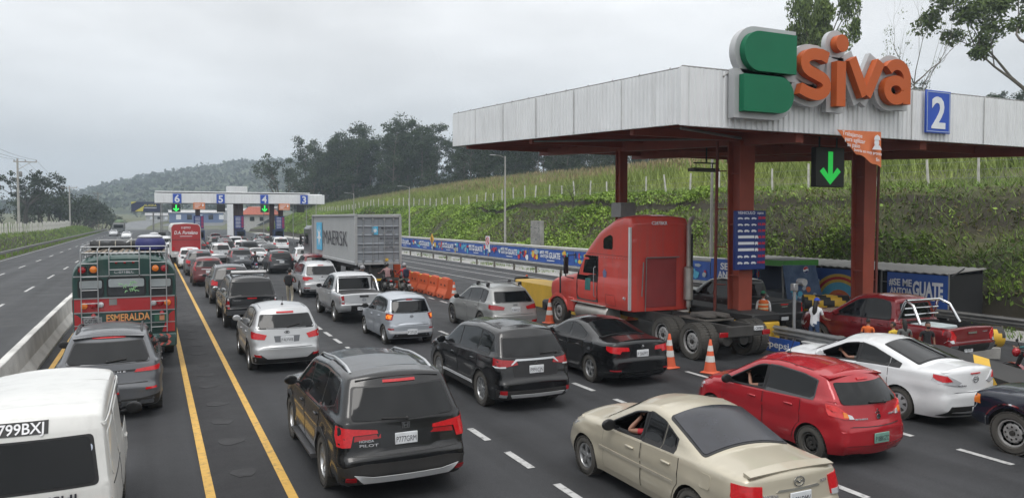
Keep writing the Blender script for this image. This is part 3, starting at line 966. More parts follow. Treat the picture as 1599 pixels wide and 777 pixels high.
SPEC['cayenne']=dict(L=4.92,W=1.98,H=1.69,zs=.25,R=.39,yr=1.02,yf=3.92,paint=C_GREY,rim='s5',ww=.27,outline=suv_outline(4.92,1.69,.25,.70,1.10,.18,.78,2.75,3.62,1.08,.93,bump=.07),belt=[(0,1.11),(1.2,1.08),(4,1.0)],tum=.38,sh=.04,crease=.80,win=(.85,3.5),splits=[1.35,2.35],mtop=.085,mirmat=M_BLACK,doors=[(1.3,2.33),(2.37,3.4)],rw=(1.15,1.50,.74,.60),ws=((3.5,.7),(2.8,.58)),rR=.4,rear=[('tail_light',M_REDON,[(.46,.945),(.50,1.0),(.93,1.045),(.95,1.0),(.90,.95)],.016,True),('light_strip',M_TRIM,[(-.48,.965),(.48,.965),(.48,1.0),(-.48,1.0)],.01,False),('rear_bumper',M_BLACK,[(-.94,.27),(.94,.27),(.95,.50),(.55,.44),(-.55,.44),(-.95,.50)],.012,False),('diffuser',pm('satin_grey',(.22,.23,.24),.4,.5),rect(-.5,.5,.30,.40),.02,False),('exhaust_tip',M_CHROME,[(.55,.32),(.80,.32),(.80,.41),(.55,.41)],.03,True,{'rd':.035}),('reflector',M_REDON,[(.66,.60),(.86,.61),(.86,.65),(.66,.64)],.012,True),('tailgate_seam',M_TRIM,[(-.70,.735),(.70,.735),(.70,.75),(-.70,.75)],.004,False)],plate=(0,.82,'004JNT',M_PLATE),brake3=(0,1.595,.30,.016),wiper=(-.02,1.17,.32,1.20),rails=(.95,2.8,.60,M_TRIM),spoiler=(.70,1.64,.64,.10),letters=[('P O R S C H E',0,.955,.045,.62,M_SILVERT)])
SPEC['tucson']=dict(L=4.4,W=1.82,H=1.66,zs=.24,R=.36,yr=.86,yf=3.50,paint=C_SILVER,rim='s5',ww=.22,outline=suv_outline(4.4,1.66,.24,.68,1.12,.15,.55,2.55,3.38,1.05,.92,bump=.05),belt=[(0,1.16),(1.2,1.10),(4,.98)],tum=.34,sh=.03,crease=.78,win=(.68,3.28),splits=[1.12,2.18],mtop=.085,doors=[(1.02,2.16),(2.20,3.2)],clad=.36,rw=(1.16,1.47,.70,.60),ws=((3.28,.68),(2.62,.56)),rear=[('tail_light',M_REDON,[(.50,.99),(.56,.87),(.86,.90),(.90,1.02),(.86,1.07),(.80,1.06)],.014,True),('tail_light_glow',M_RED,[(.78,1.06),(.86,1.08),(.90,1.04),(.88,.98)],.02,True),('rear_bumper',M_BLACK,[(-.86,.27),(.86,.27),(.88,.42),(.66,.50),(.5,.38),(-.5,.38),(-.66,.50),(-.88,.42)],.012,False),('reflector',M_RED,[(.64,.43),(.80,.46),(.82,.51),(.66,.49)],.02,True),('tailgate_seam',M_TRIM,[(-.66,.66),(.66,.66),(.66,.672),(-.66,.672)],.004,False),('plate_recess',C_GREY,[(-.3,.80),(.3,.80),(.33,.96),(-.33,.96)],.003,False)],plate=(0,.87,'P 463FWB',M_PLATE),brake3=(0,1.535,.22,.02),wiper=(.02,1.18,.34,1.24),antenna=(0,.85,.22),badge=[('el',0,1.05,.055)],topp=[('roof_trim',M_GREY if False else C_GREY,[(.56,.75),(.585,.75),(.575,2.5),(.55,2.5)],.004,True)],mirmat=C_SILVER)
SPEC['wigo']=dict(L=3.66,W=1.6,H=1.52,zs=.2,R=.30,yr=.55,yf=3.0,paint=C_SILVER2,rim='s5',ww=.19,outline=[(.1,.2,.04),(0,.34,.08),(0,.60,.06),(.05,.66,.05),(.13,1.02,.1),(.42,1.45,.06),(.75,1.49,.4),(1.5,1.52,2),(2.1,1.46,.5),(2.85,.98,.25),(3.2,.93,.8),(3.5,.84,.25),(3.63,.6,.12),(3.66,.38,.1),(3.56,.2,.05)],belt=[(0,1.04),(1.2,.99),(3.3,.90)],tum=.26,sh=.03,crease=.72,win=(.50,2.78),splits=[.86,1.72],mtop=.08,mirmat=M_BLACK,doors=[(.82,1.70),(1.74,2.66)],rw=(1.03,1.35,.60,.53),ws=((2.75,.6),(2.15,.5)),rR=.28,rear=[('tail_light',M_RED,[(.56,.98),(.62,.80),(.77,.80),(.79,.92),(.74,1.0)],.014,True),('turn_light',M_AMBON,[(.62,.95),(.66,.84),(.76,.84),(.78,.92),(.72,.97)],.02,True),('lower_grille',M_SILV,[(-.7,.38),(.7,.38),(.74,.50),(.6,.45),(-.6,.45),(-.74,.50)],.012,False),('rear_bumper',M_BLACK,[(-.62,.24),(.62,.24),(.56,.36),(-.56,.36)],.012,False),('reflector',M_RED,rect(.58,.74,.50,.54),.012,True),('tailgate_seam',M_TRIM,[(-.58,.63),(.58,.63),(.58,.642),(-.58,.642)],.004,False)],plate=(0,.42,'P 271JX',M_PLATE),brake3=(0,1.41,.10,.014),spoiler=(.42,1.47,.55,.16),wiper=(.0,1.05,.26,1.08),badge=[('oval',0,.90,.05)])
SPEC['mirage']=dict(L=3.78,W=1.67,H=1.5,zs=.19,R=.285,yr=.62,yf=3.07,paint=C_RED,rim='steel',ww=.18,outline=[(.1,.19,.05),(0,.36,.1),(.0,.58,.08),(.06,.70,.06),(.14,1.0,.1),(.48,1.40,.06),(.8,1.455,.4),(1.5,1.49,2),(2.05,1.46,.7),(2.95,.98,.3),(3.3,.9,.8),(3.6,.78,.3),(3.75,.55,.14),(3.78,.36,.1),(3.66,.19,.05)],belt=[(0,1.03),(1.2,.97),(3.4,.87)],tum=.30,sh=.035,crease=.72,win=(.62,2.85),splits=[1.72],mtop=.085,mirmat=M_BLACK,cr=.10,frame=C_GREYD,doors=[(.86,1.70),(1.74,2.78)],rw=(1.0,1.315,.63,.55),ws=((2.88,.62),(2.15,.52)),rR=.36,rwf=0,rear=[('tail_light',pm('bright_red_lens',(.62,.03,.03),.2,0,.3,9,coat=.6),[(.48,.80),(.60,.78),(.78,.83),(.83,.96),(.78,1.0),(.70,.985),(.60,.90)],.014,True),('turn_light',M_AMB,[(.53,.80),(.64,.81),(.64,.90),(.58,.88)],.02,True),('reverse_light',M_CLEAR,[(.47,.785),(.55,.785),(.56,.86),(.5,.84)],.021,True),('lens_glow',pm('bright_red_lens',(.62,.03,.03),.2,0,.3,9,coat=.6),[(.62,.90),(.74,.90),(.79,.95),(.76,.98),(.70,.97)],.02,True),('tailgate_seam',M_TRIM,[(-.56,.655),(.56,.655),(.56,.667),(-.56,.667)],.004,False),('bumper_crease',C_REDD,[(-.66,.35),(.66,.35),(.66,.362),(-.66,.362)],.003,False)],plate=(0,.475,'P 088GZC',M_PLATEG),brake3=(0,1.36,.12,.014),spoiler=(.52,1.435,.60,.16),wiper=(.20,1.01,-.14,1.03),badge=[('tri',0,.88,.06),('round',0,.80,.045)],antenna=(0,1.9,.3),letters=[('MIRAGE',.36,.80,.04,.2,M_SILVERT),('MITSUBISHI',-.34,.77,.03,.22,M_SILVERT)],open=(1,),cabin=(1.35,3.0),topp=[('roof_trim',M_TRIM,[(.535,.8),(.55,.8),(.53,2.1),(.515,2.1)],.004,True)])
SPEC['bmw']=dict(L=4.62,W=1.81,H=1.43,zs=.2,R=.33,yr=.98,yf=3.79,paint=C_BLACK,rim='s5',ww=.23,outline=sedan_outline(4.62,1.43,.2,.66,1.06,.10,.80,1.09,1.62,2.6,3.42,.98,.80),belt=[(0,1.02),(.8,1.0),(1.5,.98),(3.6,.90)],tum=.42,sh=.05,crease=.74,win=(1.0,3.15),splits=[1.28,2.12],mtop=.075,mirmat=C_BLACK,doors=[(1.3,2.10),(2.14,3.2)],rwt=(.84,1.58,.62,.52),ws=((3.3,.66),(2.68,.55)),rR=.34,rear=[('tail_light',M_REDON,[(.36,.86),(.38,.95),(.60,.965),(.84,.975),(.87,.90),(.80,.83),(.6,.80),(.56,.86)],.014,True),('rear_bumper',M_TRIM,rect(-.6,.6,.26,.38),.012,False),('reflector',M_RED,rect(.6,.82,.40,.43),.012,True),('boot_seam',M_TRIM,[(-.60,.70),(.60,.70),(.60,.712),(-.60,.712)],.004,False)],plate=(0,.80,'P 586FPZ',M_PLATE),brake3=(0,1.345,.14,.01),badge=[('round',0,.96,.04)])
SPEC['protege']=dict(L=4.42,W=1.7,H=1.42,zs=.2,R=.30,yr=.98,yf=3.59,paint=C_CHAMP,rim='s5',ww=.195,outline=sedan_outline(4.42,1.42,.2,.60,.97,.12,.86,1.02,1.62,2.5,3.28,.95,.76,lip=.02),belt=[(0,.95),(.9,.94),(1.5,.93),(3.6,.87)],tum=.34,sh=.035,crease=.68,win=(1.40,3.05),splits=[1.66,2.10],mtop=.085,mirmat=M_TRIM,frame=M_BLACK,doors=[(1.26,2.06),(2.10,3.05)],rwt=(.90,1.66,.67,.59),ws=((3.2,.66),(2.58,.56)),rR=.32,handle=C_CHAMP,rglass=pm('violet_tint_glass',(.016,.018,.026),.22,0,.3,5,dust=.12),rear=[('tail_light',M_REDON,[(.52,.88),(.54,.66),(.78,.64),(.82,.80),(.79,.90)],.014,True),('reverse_light',M_CLEAR,[(.55,.65),(.78,.635),(.79,.70),(.55,.71)],.02,True),('boot_seam',M_TRIM,[(-.52,.60),(.52,.60),(.52,.612),(-.52,.612)],.004,False),('boot_trim',pm('chrome_dull',(.45,.44,.4),.3,.8),[(-.34,.80),(.34,.80),(.30,.825),(-.30,.825)],.012,False)],side=[('fuel_flap',C_CHAMP,[(.62,.70),(.80,.70),(.80,.88),(.62,.88)],.005,{'rd':.04}),('rub_strip',pm('rub_strip',(.36,.33,.27),.45),[(1.36,.56),(3.16,.56),(3.16,.60),(1.36,.60)],.018)],plate=(0,.70,'P 321DMV',M_PLATE),badge=[('wing',0,.895,.075)],spoiler=(.10,1.05,.66,.05),antenna=None,letters=[('323',.42,.83,.04,.12,M_SILVERT),('MAZDA',-.42,.75,.04,.2,M_SILVERT)],open=(2,),cabin=(1.75,3.3))
SPEC['mazda']=dict(L=4.58,W=1.76,H=1.47,zs=.19,R=.32,yr=.98,yf=3.62,paint=C_WHITE,rim='cover',ww=.205,outline=sedan_outline(4.58,1.47,.19,.64,1.08,.10,.62,1.10,1.58,2.5,3.42,.98,.80,lip=.03),belt=[(0,1.05),(.8,1.02),(1.5,1.0),(3.6,.88)],tum=.36,sh=.045,crease=.74,win=(1.0,3.2),splits=[1.24,2.02],mtop=.08,frame=M_BLACK,doors=[(1.24,2.0),(2.04,3.12)],rwt=(.70,1.54,.62,.52),ws=((3.3,.66),(2.58,.56)),rR=.40,cr=.10,rear=[('tail_light',M_CLEAR,[(.36,.87),(.48,.81),(.78,.86),(.85,.97),(.82,1.04),(.66,1.02)],.012,True),('brake_lens',M_REDON,[(.56,.90),(.74,.89),(.84,.97),(.81,1.03),(.66,1.0)],.018,True),('rear_bumper',M_BLACK,[(-.76,.24),(.76,.24),(.62,.43),(-.62,.43)],.012,False),('boot_seam',C_GREY,[(-.54,.68),(.54,.68),(.54,.692),(-.54,.692)],.003,False)],plate=(0,.33,'P 560JXB',M_PLATE),brake3=(0,1.035,.13,.010),badge=[('wing',0,.92,.07)],letters=[('MAZDA3',-.36,.80,.04,.2,M_SILVERT)],open=(2,),cabin=(1.75,3.3))
SPEC['audi']=dict(L=4.63,W=1.9,H=1.62,zs=.23,R=.37,yr=.98,yf=3.79,paint=paint('paint_warm_grey',(.30,.305,.30),.4,.32,.10),rim='d5',ww=.235,outline=suv_outline(4.63,1.62,.23,.70,1.09,.16,.62,2.6,3.5,1.04,.90,bump=.06),belt=[(0,1.10),(1.2,1.07),(4,.98)],tum=.36,sh=.04,crease=.78,win=(.72,3.38),splits=[1.16,2.24],mtop=.085,mirmat=M_TRIM,doors=[(1.16,2.22),(2.26,3.3)],rw=(1.13,1.45,.70,.58),ws=((3.4,.68),(2.68,.57)),rR=.36,rear=[('tail_light',M_RED,[(.40,.965),(.44,.87),(.86,.88),(.93,.96),(.92,1.05),(.70,1.03)],.014,True),('rear_bumper',M_BLACK,[(-.88,.26),(.88,.26),(.88,.38),(-.88,.38)],.012,False),('reflector',M_RED,[(.58,.42),(.90,.42),(.92,.52),(.60,.49)],.014,True),('tailgate_seam',M_TRIM,[(-.70,.70),(.70,.70),(.70,.712),(-.70,.712)],.004,False)],plate=(0,.87,'P 806FQD',M_PLATE),rails=(.75,2.6,.60,M_ALLOY),badge=[('rings',0,1.03,.055)],brake3=None)
SPEC['xfive']=dict(L=4.85,W=1.93,H=1.75,zs=.25,R=.39,yr=1.0,yf=3.93,paint=C_SILVER,rim='s5',ww=.26,outline=suv_outline(4.85,1.75,.25,.74,1.13,.12,.55,2.8,3.6,1.1,.98,bump=.06),belt=[(0,1.15),(1.2,1.13),(4,1.04)],tum=.32,sh=.04,crease=.85,win=(.75,3.5),splits=[1.28,2.32],mtop=.09,doors=[(1.28,2.30),(2.34,3.4)],clad=.34,archclad=False,cladmat=C_GREY,rw=(1.17,1.56,.74,.64),ws=((3.5,.7),(2.88,.6)),rear=[('tail_light',M_REDON,[(.44,1.0),(.46,.95),(.66,.93),(.68,.88),(.90,.88),(.94,1.0),(.92,1.07),(.66,1.07)],.014,True),('rear_bumper',C_GREYD,[(-.90,.28),(.90,.28),(.90,.46),(.5,.42),(-.5,.42),(-.90,.46)],.012,False),('reflector',M_RED,rect(.60,.88,.50,.54),.012,True),('tailgate_seam',M_TRIM,[(-.74,.74),(.74,.74),(.74,.752),(-.74,.752)],.004,False)],plate=(0,.90,'P 117FJR',M_PLATE),brake3=(0,1.62,.14,.014),rails=(.75,2.8,.63,M_ALLOY),spoiler=(.55,1.70,.62,.10),badge=[('round',0,1.07,.042)])
SPEC['suv']=dict(SPEC['xfive']); SPEC['suv'].update(paint=C_GREYD,L=4.7,rear=[('tail_light',M_REDON,[(.62,1.06),(.64,.88),(.90,.90),(.92,1.08),(.84,1.16),(.78,1.10)],.014,True),('rear_bumper',M_BLACK,rect(-.9,.9,.28,.46),.012,False),('chrome_bar',M_CHROME,rect(-.4,.4,1.03,1.06),.012,False)],brake3=(0,1.64,.2,.018),letters=[],badge=[('round',0,1.09,.05)],plate=(0,.9,'',M_PLATE),rim='s5')
SPEC['crossover']=dict(SPEC['tucson']); SPEC['crossover'].update(paint=C_GREY,letters=[],plate=(0,.87,'',M_PLATE),antenna=None,rear=[('tail_light',M_REDON,[(.66,1.40),(.76,1.10),(.70,.94),(.86,.92),(.88,1.10),(.80,1.2),(.72,1.42)],.014,True),('rear_bumper',M_BLACK,rect(-.86,.86,.27,.42),.012,False),('chrome_bar',M_CHROME,rect(-.4,.4,1.0,1.03),.012,False)],brake3=(0,1.57,.2,.02))
SPEC['sedan']=dict(SPEC['bmw']); SPEC['sedan'].update(letters=[],plate=(0,.8,'',M_PLATE),paint=C_WHITE)
SPEC['hatch']=dict(SPEC['wigo']); SPEC['hatch'].update(letters=[],plate=(0,.42,'',M_PLATE),rear=[('tail_light',M_REDON,[(.60,1.02),(.62,.80),(.77,.80),(.79,.92),(.74,1.04)],.014,True)])
VANO=[(.08,.26,.04),(0,.40,.06),(0,.58,.05),(.05,.62,.04),(.10,1.12,.15),(.26,1.72,.10),(.34,1.86,.08),(.58,1.925,.2),(1.2,1.95,2),(2.9,1.92,.8),(3.25,1.80,.3),(3.85,1.12,.3),(4.02,.95,.15),(4.06,.5,.1),(3.98,.26,.05)]
SPEC['van']=dict(L=4.06,W=1.66,H=1.95,zs=.26,R=.30,yr=.95,yf=3.15,paint=C_WHITED,rim='steelsilver',ww=.18,outline=VANO,belt=[(0,1.14),(4,1.10)],tum=.10,tum2=.02,sh=.012,crease=.70,flare=0,win=(2.62,3.72),splits=[],mtop=.16,mirmat=M_TRIM,ft=.06,rR=.14,rK=.4,tR=.09,tK=.5,cr=.05,ct=.03,mirror=(3.42,1.22),doors=[(2.55,3.6)],rw=(1.19,1.66,.63,.57),rwf=.035,ws=((3.80,.68),(3.30,.62)),side=[('panel_frame',C_WHITED,[(.35,1.16),(1.32,1.16),(1.32,1.64),(.42,1.64)],.010,{'rd':.08}),('panel_frame',C_WHITED,[(1.45,1.16),(2.48,1.16),(2.48,1.64),(1.45,1.64)],.010,{'rd':.08}),('rain_gutter',C_WHITED,[(.30,1.745),(3.1,1.745),(3.1,1.775),(.30,1.775)],.022),('door_rail',M_TRIM,[(.3,1.085),(1.5,1.085),(1.5,1.10),(.3,1.10)],.006),('sliding_door_gap',M_TRIM,[(1.38,.42),(1.39,.42),(1.39,1.70),(1.38,1.70)],.004)],rear=[('tail_light',M_RED,rect(.58,.78,.70,.90),.014,True),('turn_light',M_AMB,rect(.58,.78,.90,.98),.014,True),('rear_bumper',pm('bumper_grey',(.2,.2,.2),.6),rect(-.8,.8,.38,.56),.02,False),('registration_panel',M_TRIM,rect(-.46,.19,1.735,1.865),.006,False)],letters=[('C-799BXJ',-.13,1.75,.145,.56,pm('white_letters',(.7,.7,.72),.5)),('MITSUBISHI',.05,1.03,.10,.80,M_INK)])
SPEC['van_window']=dict(SPEC['van']); SPEC['van_window'].update(letters=[],win=(.35,3.72),splits=[1.35,2.5],rear=[q for q in SPEC['van']['rear']if q[0]!='registration_panel'],side=[],paint=C_WHITE)
def pickup_outline(L,H,zs,rz,cabr,wy,cy,cz,hz):
 return[(.10,zs+.1,.03),(.02,zs+.22,.04),(.0,zs+.36,.04),(.04,zs+.40,.03),(.05,rz-.03,.03),(.07,rz,.03),(cabr-.05,rz,.02),(cabr-.02,rz+.03,.02),(cabr+.10,H-.07,.12),(cabr+.4,H-.02,.4),((cabr+wy)/2+.1,H,1.5),(wy,H-.08,.6),(cy,cz,.25),((cy+L)/2,(cz+hz)/2+.05,1.5),(L-.2,hz,.25),(L-.03,hz-.25,.12),(L,zs+.2,.1),(L-.12,zs,.05)]
SPEC['navara']=dict(L=5.26,W=1.86,H=1.82,zs=.38,R=.39,yr=1.22,yf=4.37,paint=C_SILVER,rim='s5',ww=.25,arch=.07,outline=pickup_outline(5.26,1.82,.38,1.14,1.66,3.2,4.05,1.18,1.06),belt=[(0,1.14),(1.7,1.16),(4.3,1.12)],tum=.27,sh=.03,crease=.9,win=(1.80,3.9),splits=[2.72],mtop=.09,mirmat=M_TRIM,doors=[(1.84,2.70),(2.74,3.8)],rR=.10,rK=.4,rt=.0,cr=.02,ct=.03,rw=(1.22,1.62,.62,.55),ws=((3.9,.7),(3.28,.6)),rear=[('tail_light',M_RED,[(.74,.78),(.90,.78),(.915,1.08),(.76,1.10)],.012,True),('tailgate_seam',M_TRIM,rect(-.72,.72,.79,.80),.004,False),('tail_light_lens',M_CLEAR,[(.76,.85),(.88,.85),(.88,.92),(.76,.92)],.018,True),('rear_bumper',M_BLACK,rect(-.5,.5,.50,.72),.012,False),('tailgate_handle',M_BLACK,rect(-.17,.17,1.02,1.09),.016,False)],topp=[('bed_cover',M_BLACK,[(-.80,.12),(.80,.12),(.80,1.55),(-.80,1.55)],.012,False)],plate=(-.1,.62,'P 035JVC',M_PLATE),badge=[('bar',0,.93,.07)],brake3=(0,1.70,.16,.014),side=[('side_step',M_ALLOYD,[(1.9,.40),(3.7,.40),(3.7,.46),(1.9,.46)],.10,{'th':.1})])
SPEC['hilux_red']=dict(L=5.3,W=1.86,H=1.81,zs=.40,R=.39,yr=1.25,yf=4.33,paint=C_REDD,rim='s5',ww=.25,arch=.07,outline=pickup_outline(5.3,1.81,.40,1.14,1.70,3.15,4.05,1.16,1.05),belt=[(0,1.15),(1.7,1.16),(4.3,1.10)],tum=.28,sh=.03,crease=.9,win=(1.84,3.9),splits=[2.76],mtop=.09,mirmat=C_REDD,doors=[(1.88,2.74),(2.78,3.85)],rR=.10,rK=.4,rt=.0,cr=.02,ct=.03,rw=(1.24,1.62,.62,.55),ws=((3.9,.7),(3.24,.6)),rear=[('tail_light',M_REDON,[(.70,.82),(.90,.80),(.92,1.10),(.80,1.10),(.66,.94)],.012,True),('tail_light_lens',M_CLEAR,[(.76,.78),(.90,.77),(.90,.86),(.76,.86)],.016,True),('rear_bumper',M_BLACK,rect(-.6,.6,.50,.72),.014,False),('bumper_end',M_CHROME,rect(.62,.88,.52,.72),.014,True),('tailgate_handle',M_CHROME,rect(-.22,.12,1.0,1.05),.018,False),('tailgate_seam',M_TRIM,rect(-.70,.70,.79,.80),.004,False)],plate=(-.2,.60,'P 492HKT',M_PLATE),brake3=None,letters=[('HILUX',.48,1.02,.04,.2,M_SILVERT)])
SPEC['hilux_black']=dict(L=5.25,W=1.84,H=1.90,zs=.42,R=.39,yr=1.2,yf=4.28,paint=C_BLACK2,rim='s5',ww=.25,arch=.07,outline=[(.10,.52,.03),(.02,.64,.04),(.0,.76,.04),(.04,.80,.03),(.05,1.18,.05),(.10,1.22,.05),(.42,1.80,.08),(.7,1.86,.3),(1.7,1.88,.6),(2.6,1.86,1),(3.2,1.78,.6),(4.05,1.16,.25),(4.6,1.15,1),(5.05,1.05,.25),(5.22,.8,.12),(5.25,.62,.1),(5.13,.42,.05)],belt=[(0,1.18),(1.7,1.18),(4.3,1.12)],tum=.24,sh=.03,crease=.92,win=(.55,3.9),splits=[1.68,2.74],mtop=.10,mirmat=M_CHROME,doors=[(1.86,2.72),(2.76,3.8)],rR=.10,rK=.4,rt=.0,cr=.02,rw=(1.24,1.70,.76,.66),ws=((3.9,.7),(3.28,.6)),rear=[('tail_light',M_RED,[(.76,.78),(.89,.78),(.905,1.14),(.78,1.14)],.012,True),('tail_light_lens',M_CLEAR,[(.77,.86),(.89,.86),(.89,.93),(.77,.93)],.018,True),('tail_light_top',M_CLEAR,[(.78,1.08),(.895,1.08),(.9,1.15),(.785,1.15)],.017,True),('rear_bumper',M_CHROME,rect(-.86,.86,.56,.72),.016,False),('brake_light',M_REDON,rect(-.16,.16,1.12,1.16),.016,False),('tailgate_seam',M_TRIM,rect(-.74,.74,.80,.812),.004,False),('tow_step',M_BLACK,rect(-.4,.4,.46,.56),.04,False),('reflective_mark',pm('yellow_mark',(.7,.5,.03),.5),rect(-.90,-.66,.46,.50),.02,False)],rails=(.6,1.5,.6,M_BLACK),letters=[('HILUX',.5,1.06,.04,.22,M_SILVERT),('TOYOTA',-.5,1.06,.04,.25,M_SILVERT)])
SPEC['pickup_old']=dict(L=4.7,W=1.68,H=1.66,zs=.40,R=.36,yr=1.1,yf=3.95,paint=C_NAVY,rim='steelsilver',ww=.22,arch=.07,outline=[(.10,.5,.03),(.02,.60,.03),(0,1.02,.03),(.05,1.06,.03),(1.85,1.06,.02),(1.9,1.10,.02),(2.0,1.58,.1),(2.3,1.64,.3),(2.8,1.66,1),(3.0,1.6,.2),(3.45,1.06,.1),(4.5,.99,.6),(4.62,.95,.06),(4.66,.62,.04),(4.7,.58,.03),(4.7,.44,.03),(4.6,.40,.03)],belt=[(0,1.03),(4.7,1.02)],tum=.26,sh=.02,crease=.84,win=(2.08,3.3),splits=[],mtop=.08,flare=.025,fR=.12,fK=.3,ft=.03,rR=.06,cf=.02,doors=[(2.1,3.4)],rw=(1.12,1.5,.6,.52),ws=((3.4,.64),(3.04,.56)),side=[('turn_light',M_AMB,[(4.50,.76),(4.62,.76),(4.62,.92),(4.50,.92)],.012),('arch_chrome',M_CHROME,[(3.95+.46*math.cos(PI*i/14),.38+.46*math.sin(PI*i/14))for i in range(15)]+[(3.95+.485*math.cos(PI*i/14),.38+.485*math.sin(PI*i/14))for i in range(14,-1,-1)],.012,{'step':.06})],rear=[('tail_light',M_RED,rect(.7,.8,.7,.95),.012,True)])
SPEC['pickup_dark']=dict(SPEC['navara']); SPEC['pickup_dark'].update(paint=C_GREYD,letters=[],badge=[],plate=(0,.62,'',M_PLATE),rear=[('tail_light',M_REDON,[(.78,.80),(.90,.80),(.915,1.08),(.80,1.10)],.012,True),('rear_bumper',M_BLACK,rect(-.8,.8,.50,.72),.012,False),('brake_light',M_REDON,rect(-.16,.16,1.06,1.09),.012,False),('tailgate_handle',M_CHROME,rect(-.14,.14,.98,1.02),.014,False)],brake3=None)
SPEC['pickup_beige']=dict(SPEC['pickup_dark']); SPEC['pickup_beige'].update(paint=C_GREYD,topp=[('bed_cover',C_BEIGE,[(-.80,.12),(.80,.12),(.80,1.55),(-.80,1.55)],.05,False,{'th':.06})])
def bed_cut(C,depth=.45):
 P=C.P; L,W=P['L'],P['W']
 mb=MB(); rz_=1.14
 mb.box(-W/2+.14,W/2-.14,.14-L/2,P['win'][0]-.28-L/2,rz_-depth,rz_+.3)
 boolean_cut(C.body,[(mb,M_BLACK)])
 # ground, road, banks
import numpy as np
from mathutils import noise as mn
rng=np.random.default_rng(11)
def sm(a,b,x):
 t=max(0.0,min(1.0,(x-a)/(b-a))); return t*t*(3-2*t)
def nz2(x,y,s,seed=0.0):
 return mn.noise((x*s+seed,y*s-seed,seed*.37))
def zg(x,y):
 z=-.03
 fade=1-sm(215,300,y)
 if x<-13.3:
  z+=(2.0*sm(-13.5,-16.6,x)+.9*sm(-17,-60,x))*(1-.8*sm(210,300,y))*(1+.0*y)+nz2(x,y,.25,3)*.12*sm(-13.6,-15,x)
 if x>26.0:
  z-=.02*sm(26.0,27,x)
 if x>28.0:
  t=max(0,min(1,(x-28.1)/7.4))
  b=1.15*sm(28.0,28.5,x)+4.3*(.62*t+.38*t*t*(3-2*t))+nz2(x,y,.16,5)*.9*math.sin(PI*t)+nz2(x,y,.5,9)*.35*math.sin(PI*t)
  b+=max(0,min(x,62)-36)*.205+max(0,min(x,130)-62)*.05
  z+=b*(1-.85*sm(190,330,y))
 z+=3.6*sm(300,420,y)+7*sm(420,900,y)
 if y>20 and(x<-20 or x>34):z+=nz2(x,y,.03,1)*.8
 return z
xs=[-4000,-1500,-700,-350,-200,-120,-80,-60,-45,-35,-28,-24,-21,-19,-18,-17.2,-16.4,-15.8,-15.2,-14.6,-14.0,-13.5,-13.2,-9,-4,0,4,8,12,16,20,24,26,27.4,28.0,28.25,28.5]+[29+.5*i for i in range(17)]+[38,40,43,46,50,55,60,65,72,80,90,105,130,160,220,350,700,1500,4000]
ys=[-300,-100,-40]+[-20+1.5*i for i in range(60)]+[70+3*i for i in range(60)]+[255,265,280,300,320,345,375,420,480,560,700,900,1300,2000,3500,6000]
V=[(x,y,zg(x,y))for y in ys for x in xs]
nxs=len(xs)
F=[(j*nxs+i,j*nxs+i+1,(j+1)*nxs+i+1,(j+1)*nxs+i)for j in range(len(ys)-1)for i in range(nxs-1)]
M_GROUND=pm('grassy_earth',(.060,.085,.026),.95,0,.45,.35,bump=.7,bscale=5,rgb2=(.085,.085,.035))
t=M_GROUND.node_tree; b_=t.nodes['Principled BSDF']; src_=b_.inputs['Base Color'].links[0].from_socket
ge=N(t,'ShaderNodeNewGeometry'); sx_=N(t,'ShaderNodeSeparateXYZ'); t.links.new(ge.outputs['True Normal'],sx_.inputs[0])
ml=N(t,'ShaderNodeMapRange'); ml.inputs[1].default_value=.80; ml.inputs[2].default_value=.93; t.links.new(sx_.outputs['Z'],ml.inputs[0])
ms=N(t,'ShaderNodeMixRGB'); ms.inputs[1].default_value=(.034,.029,.018,1); t.links.new(ml.outputs[0],ms.inputs[0]); t.links.new(src_,ms.inputs[2]); t.links.new(ms.outputs[0],b_.inputs['Base Color'])
g=MB(); g.add(V,F); ground=g.build('ground',M_GROUND,ang=80); tag(ground,kind='structure')
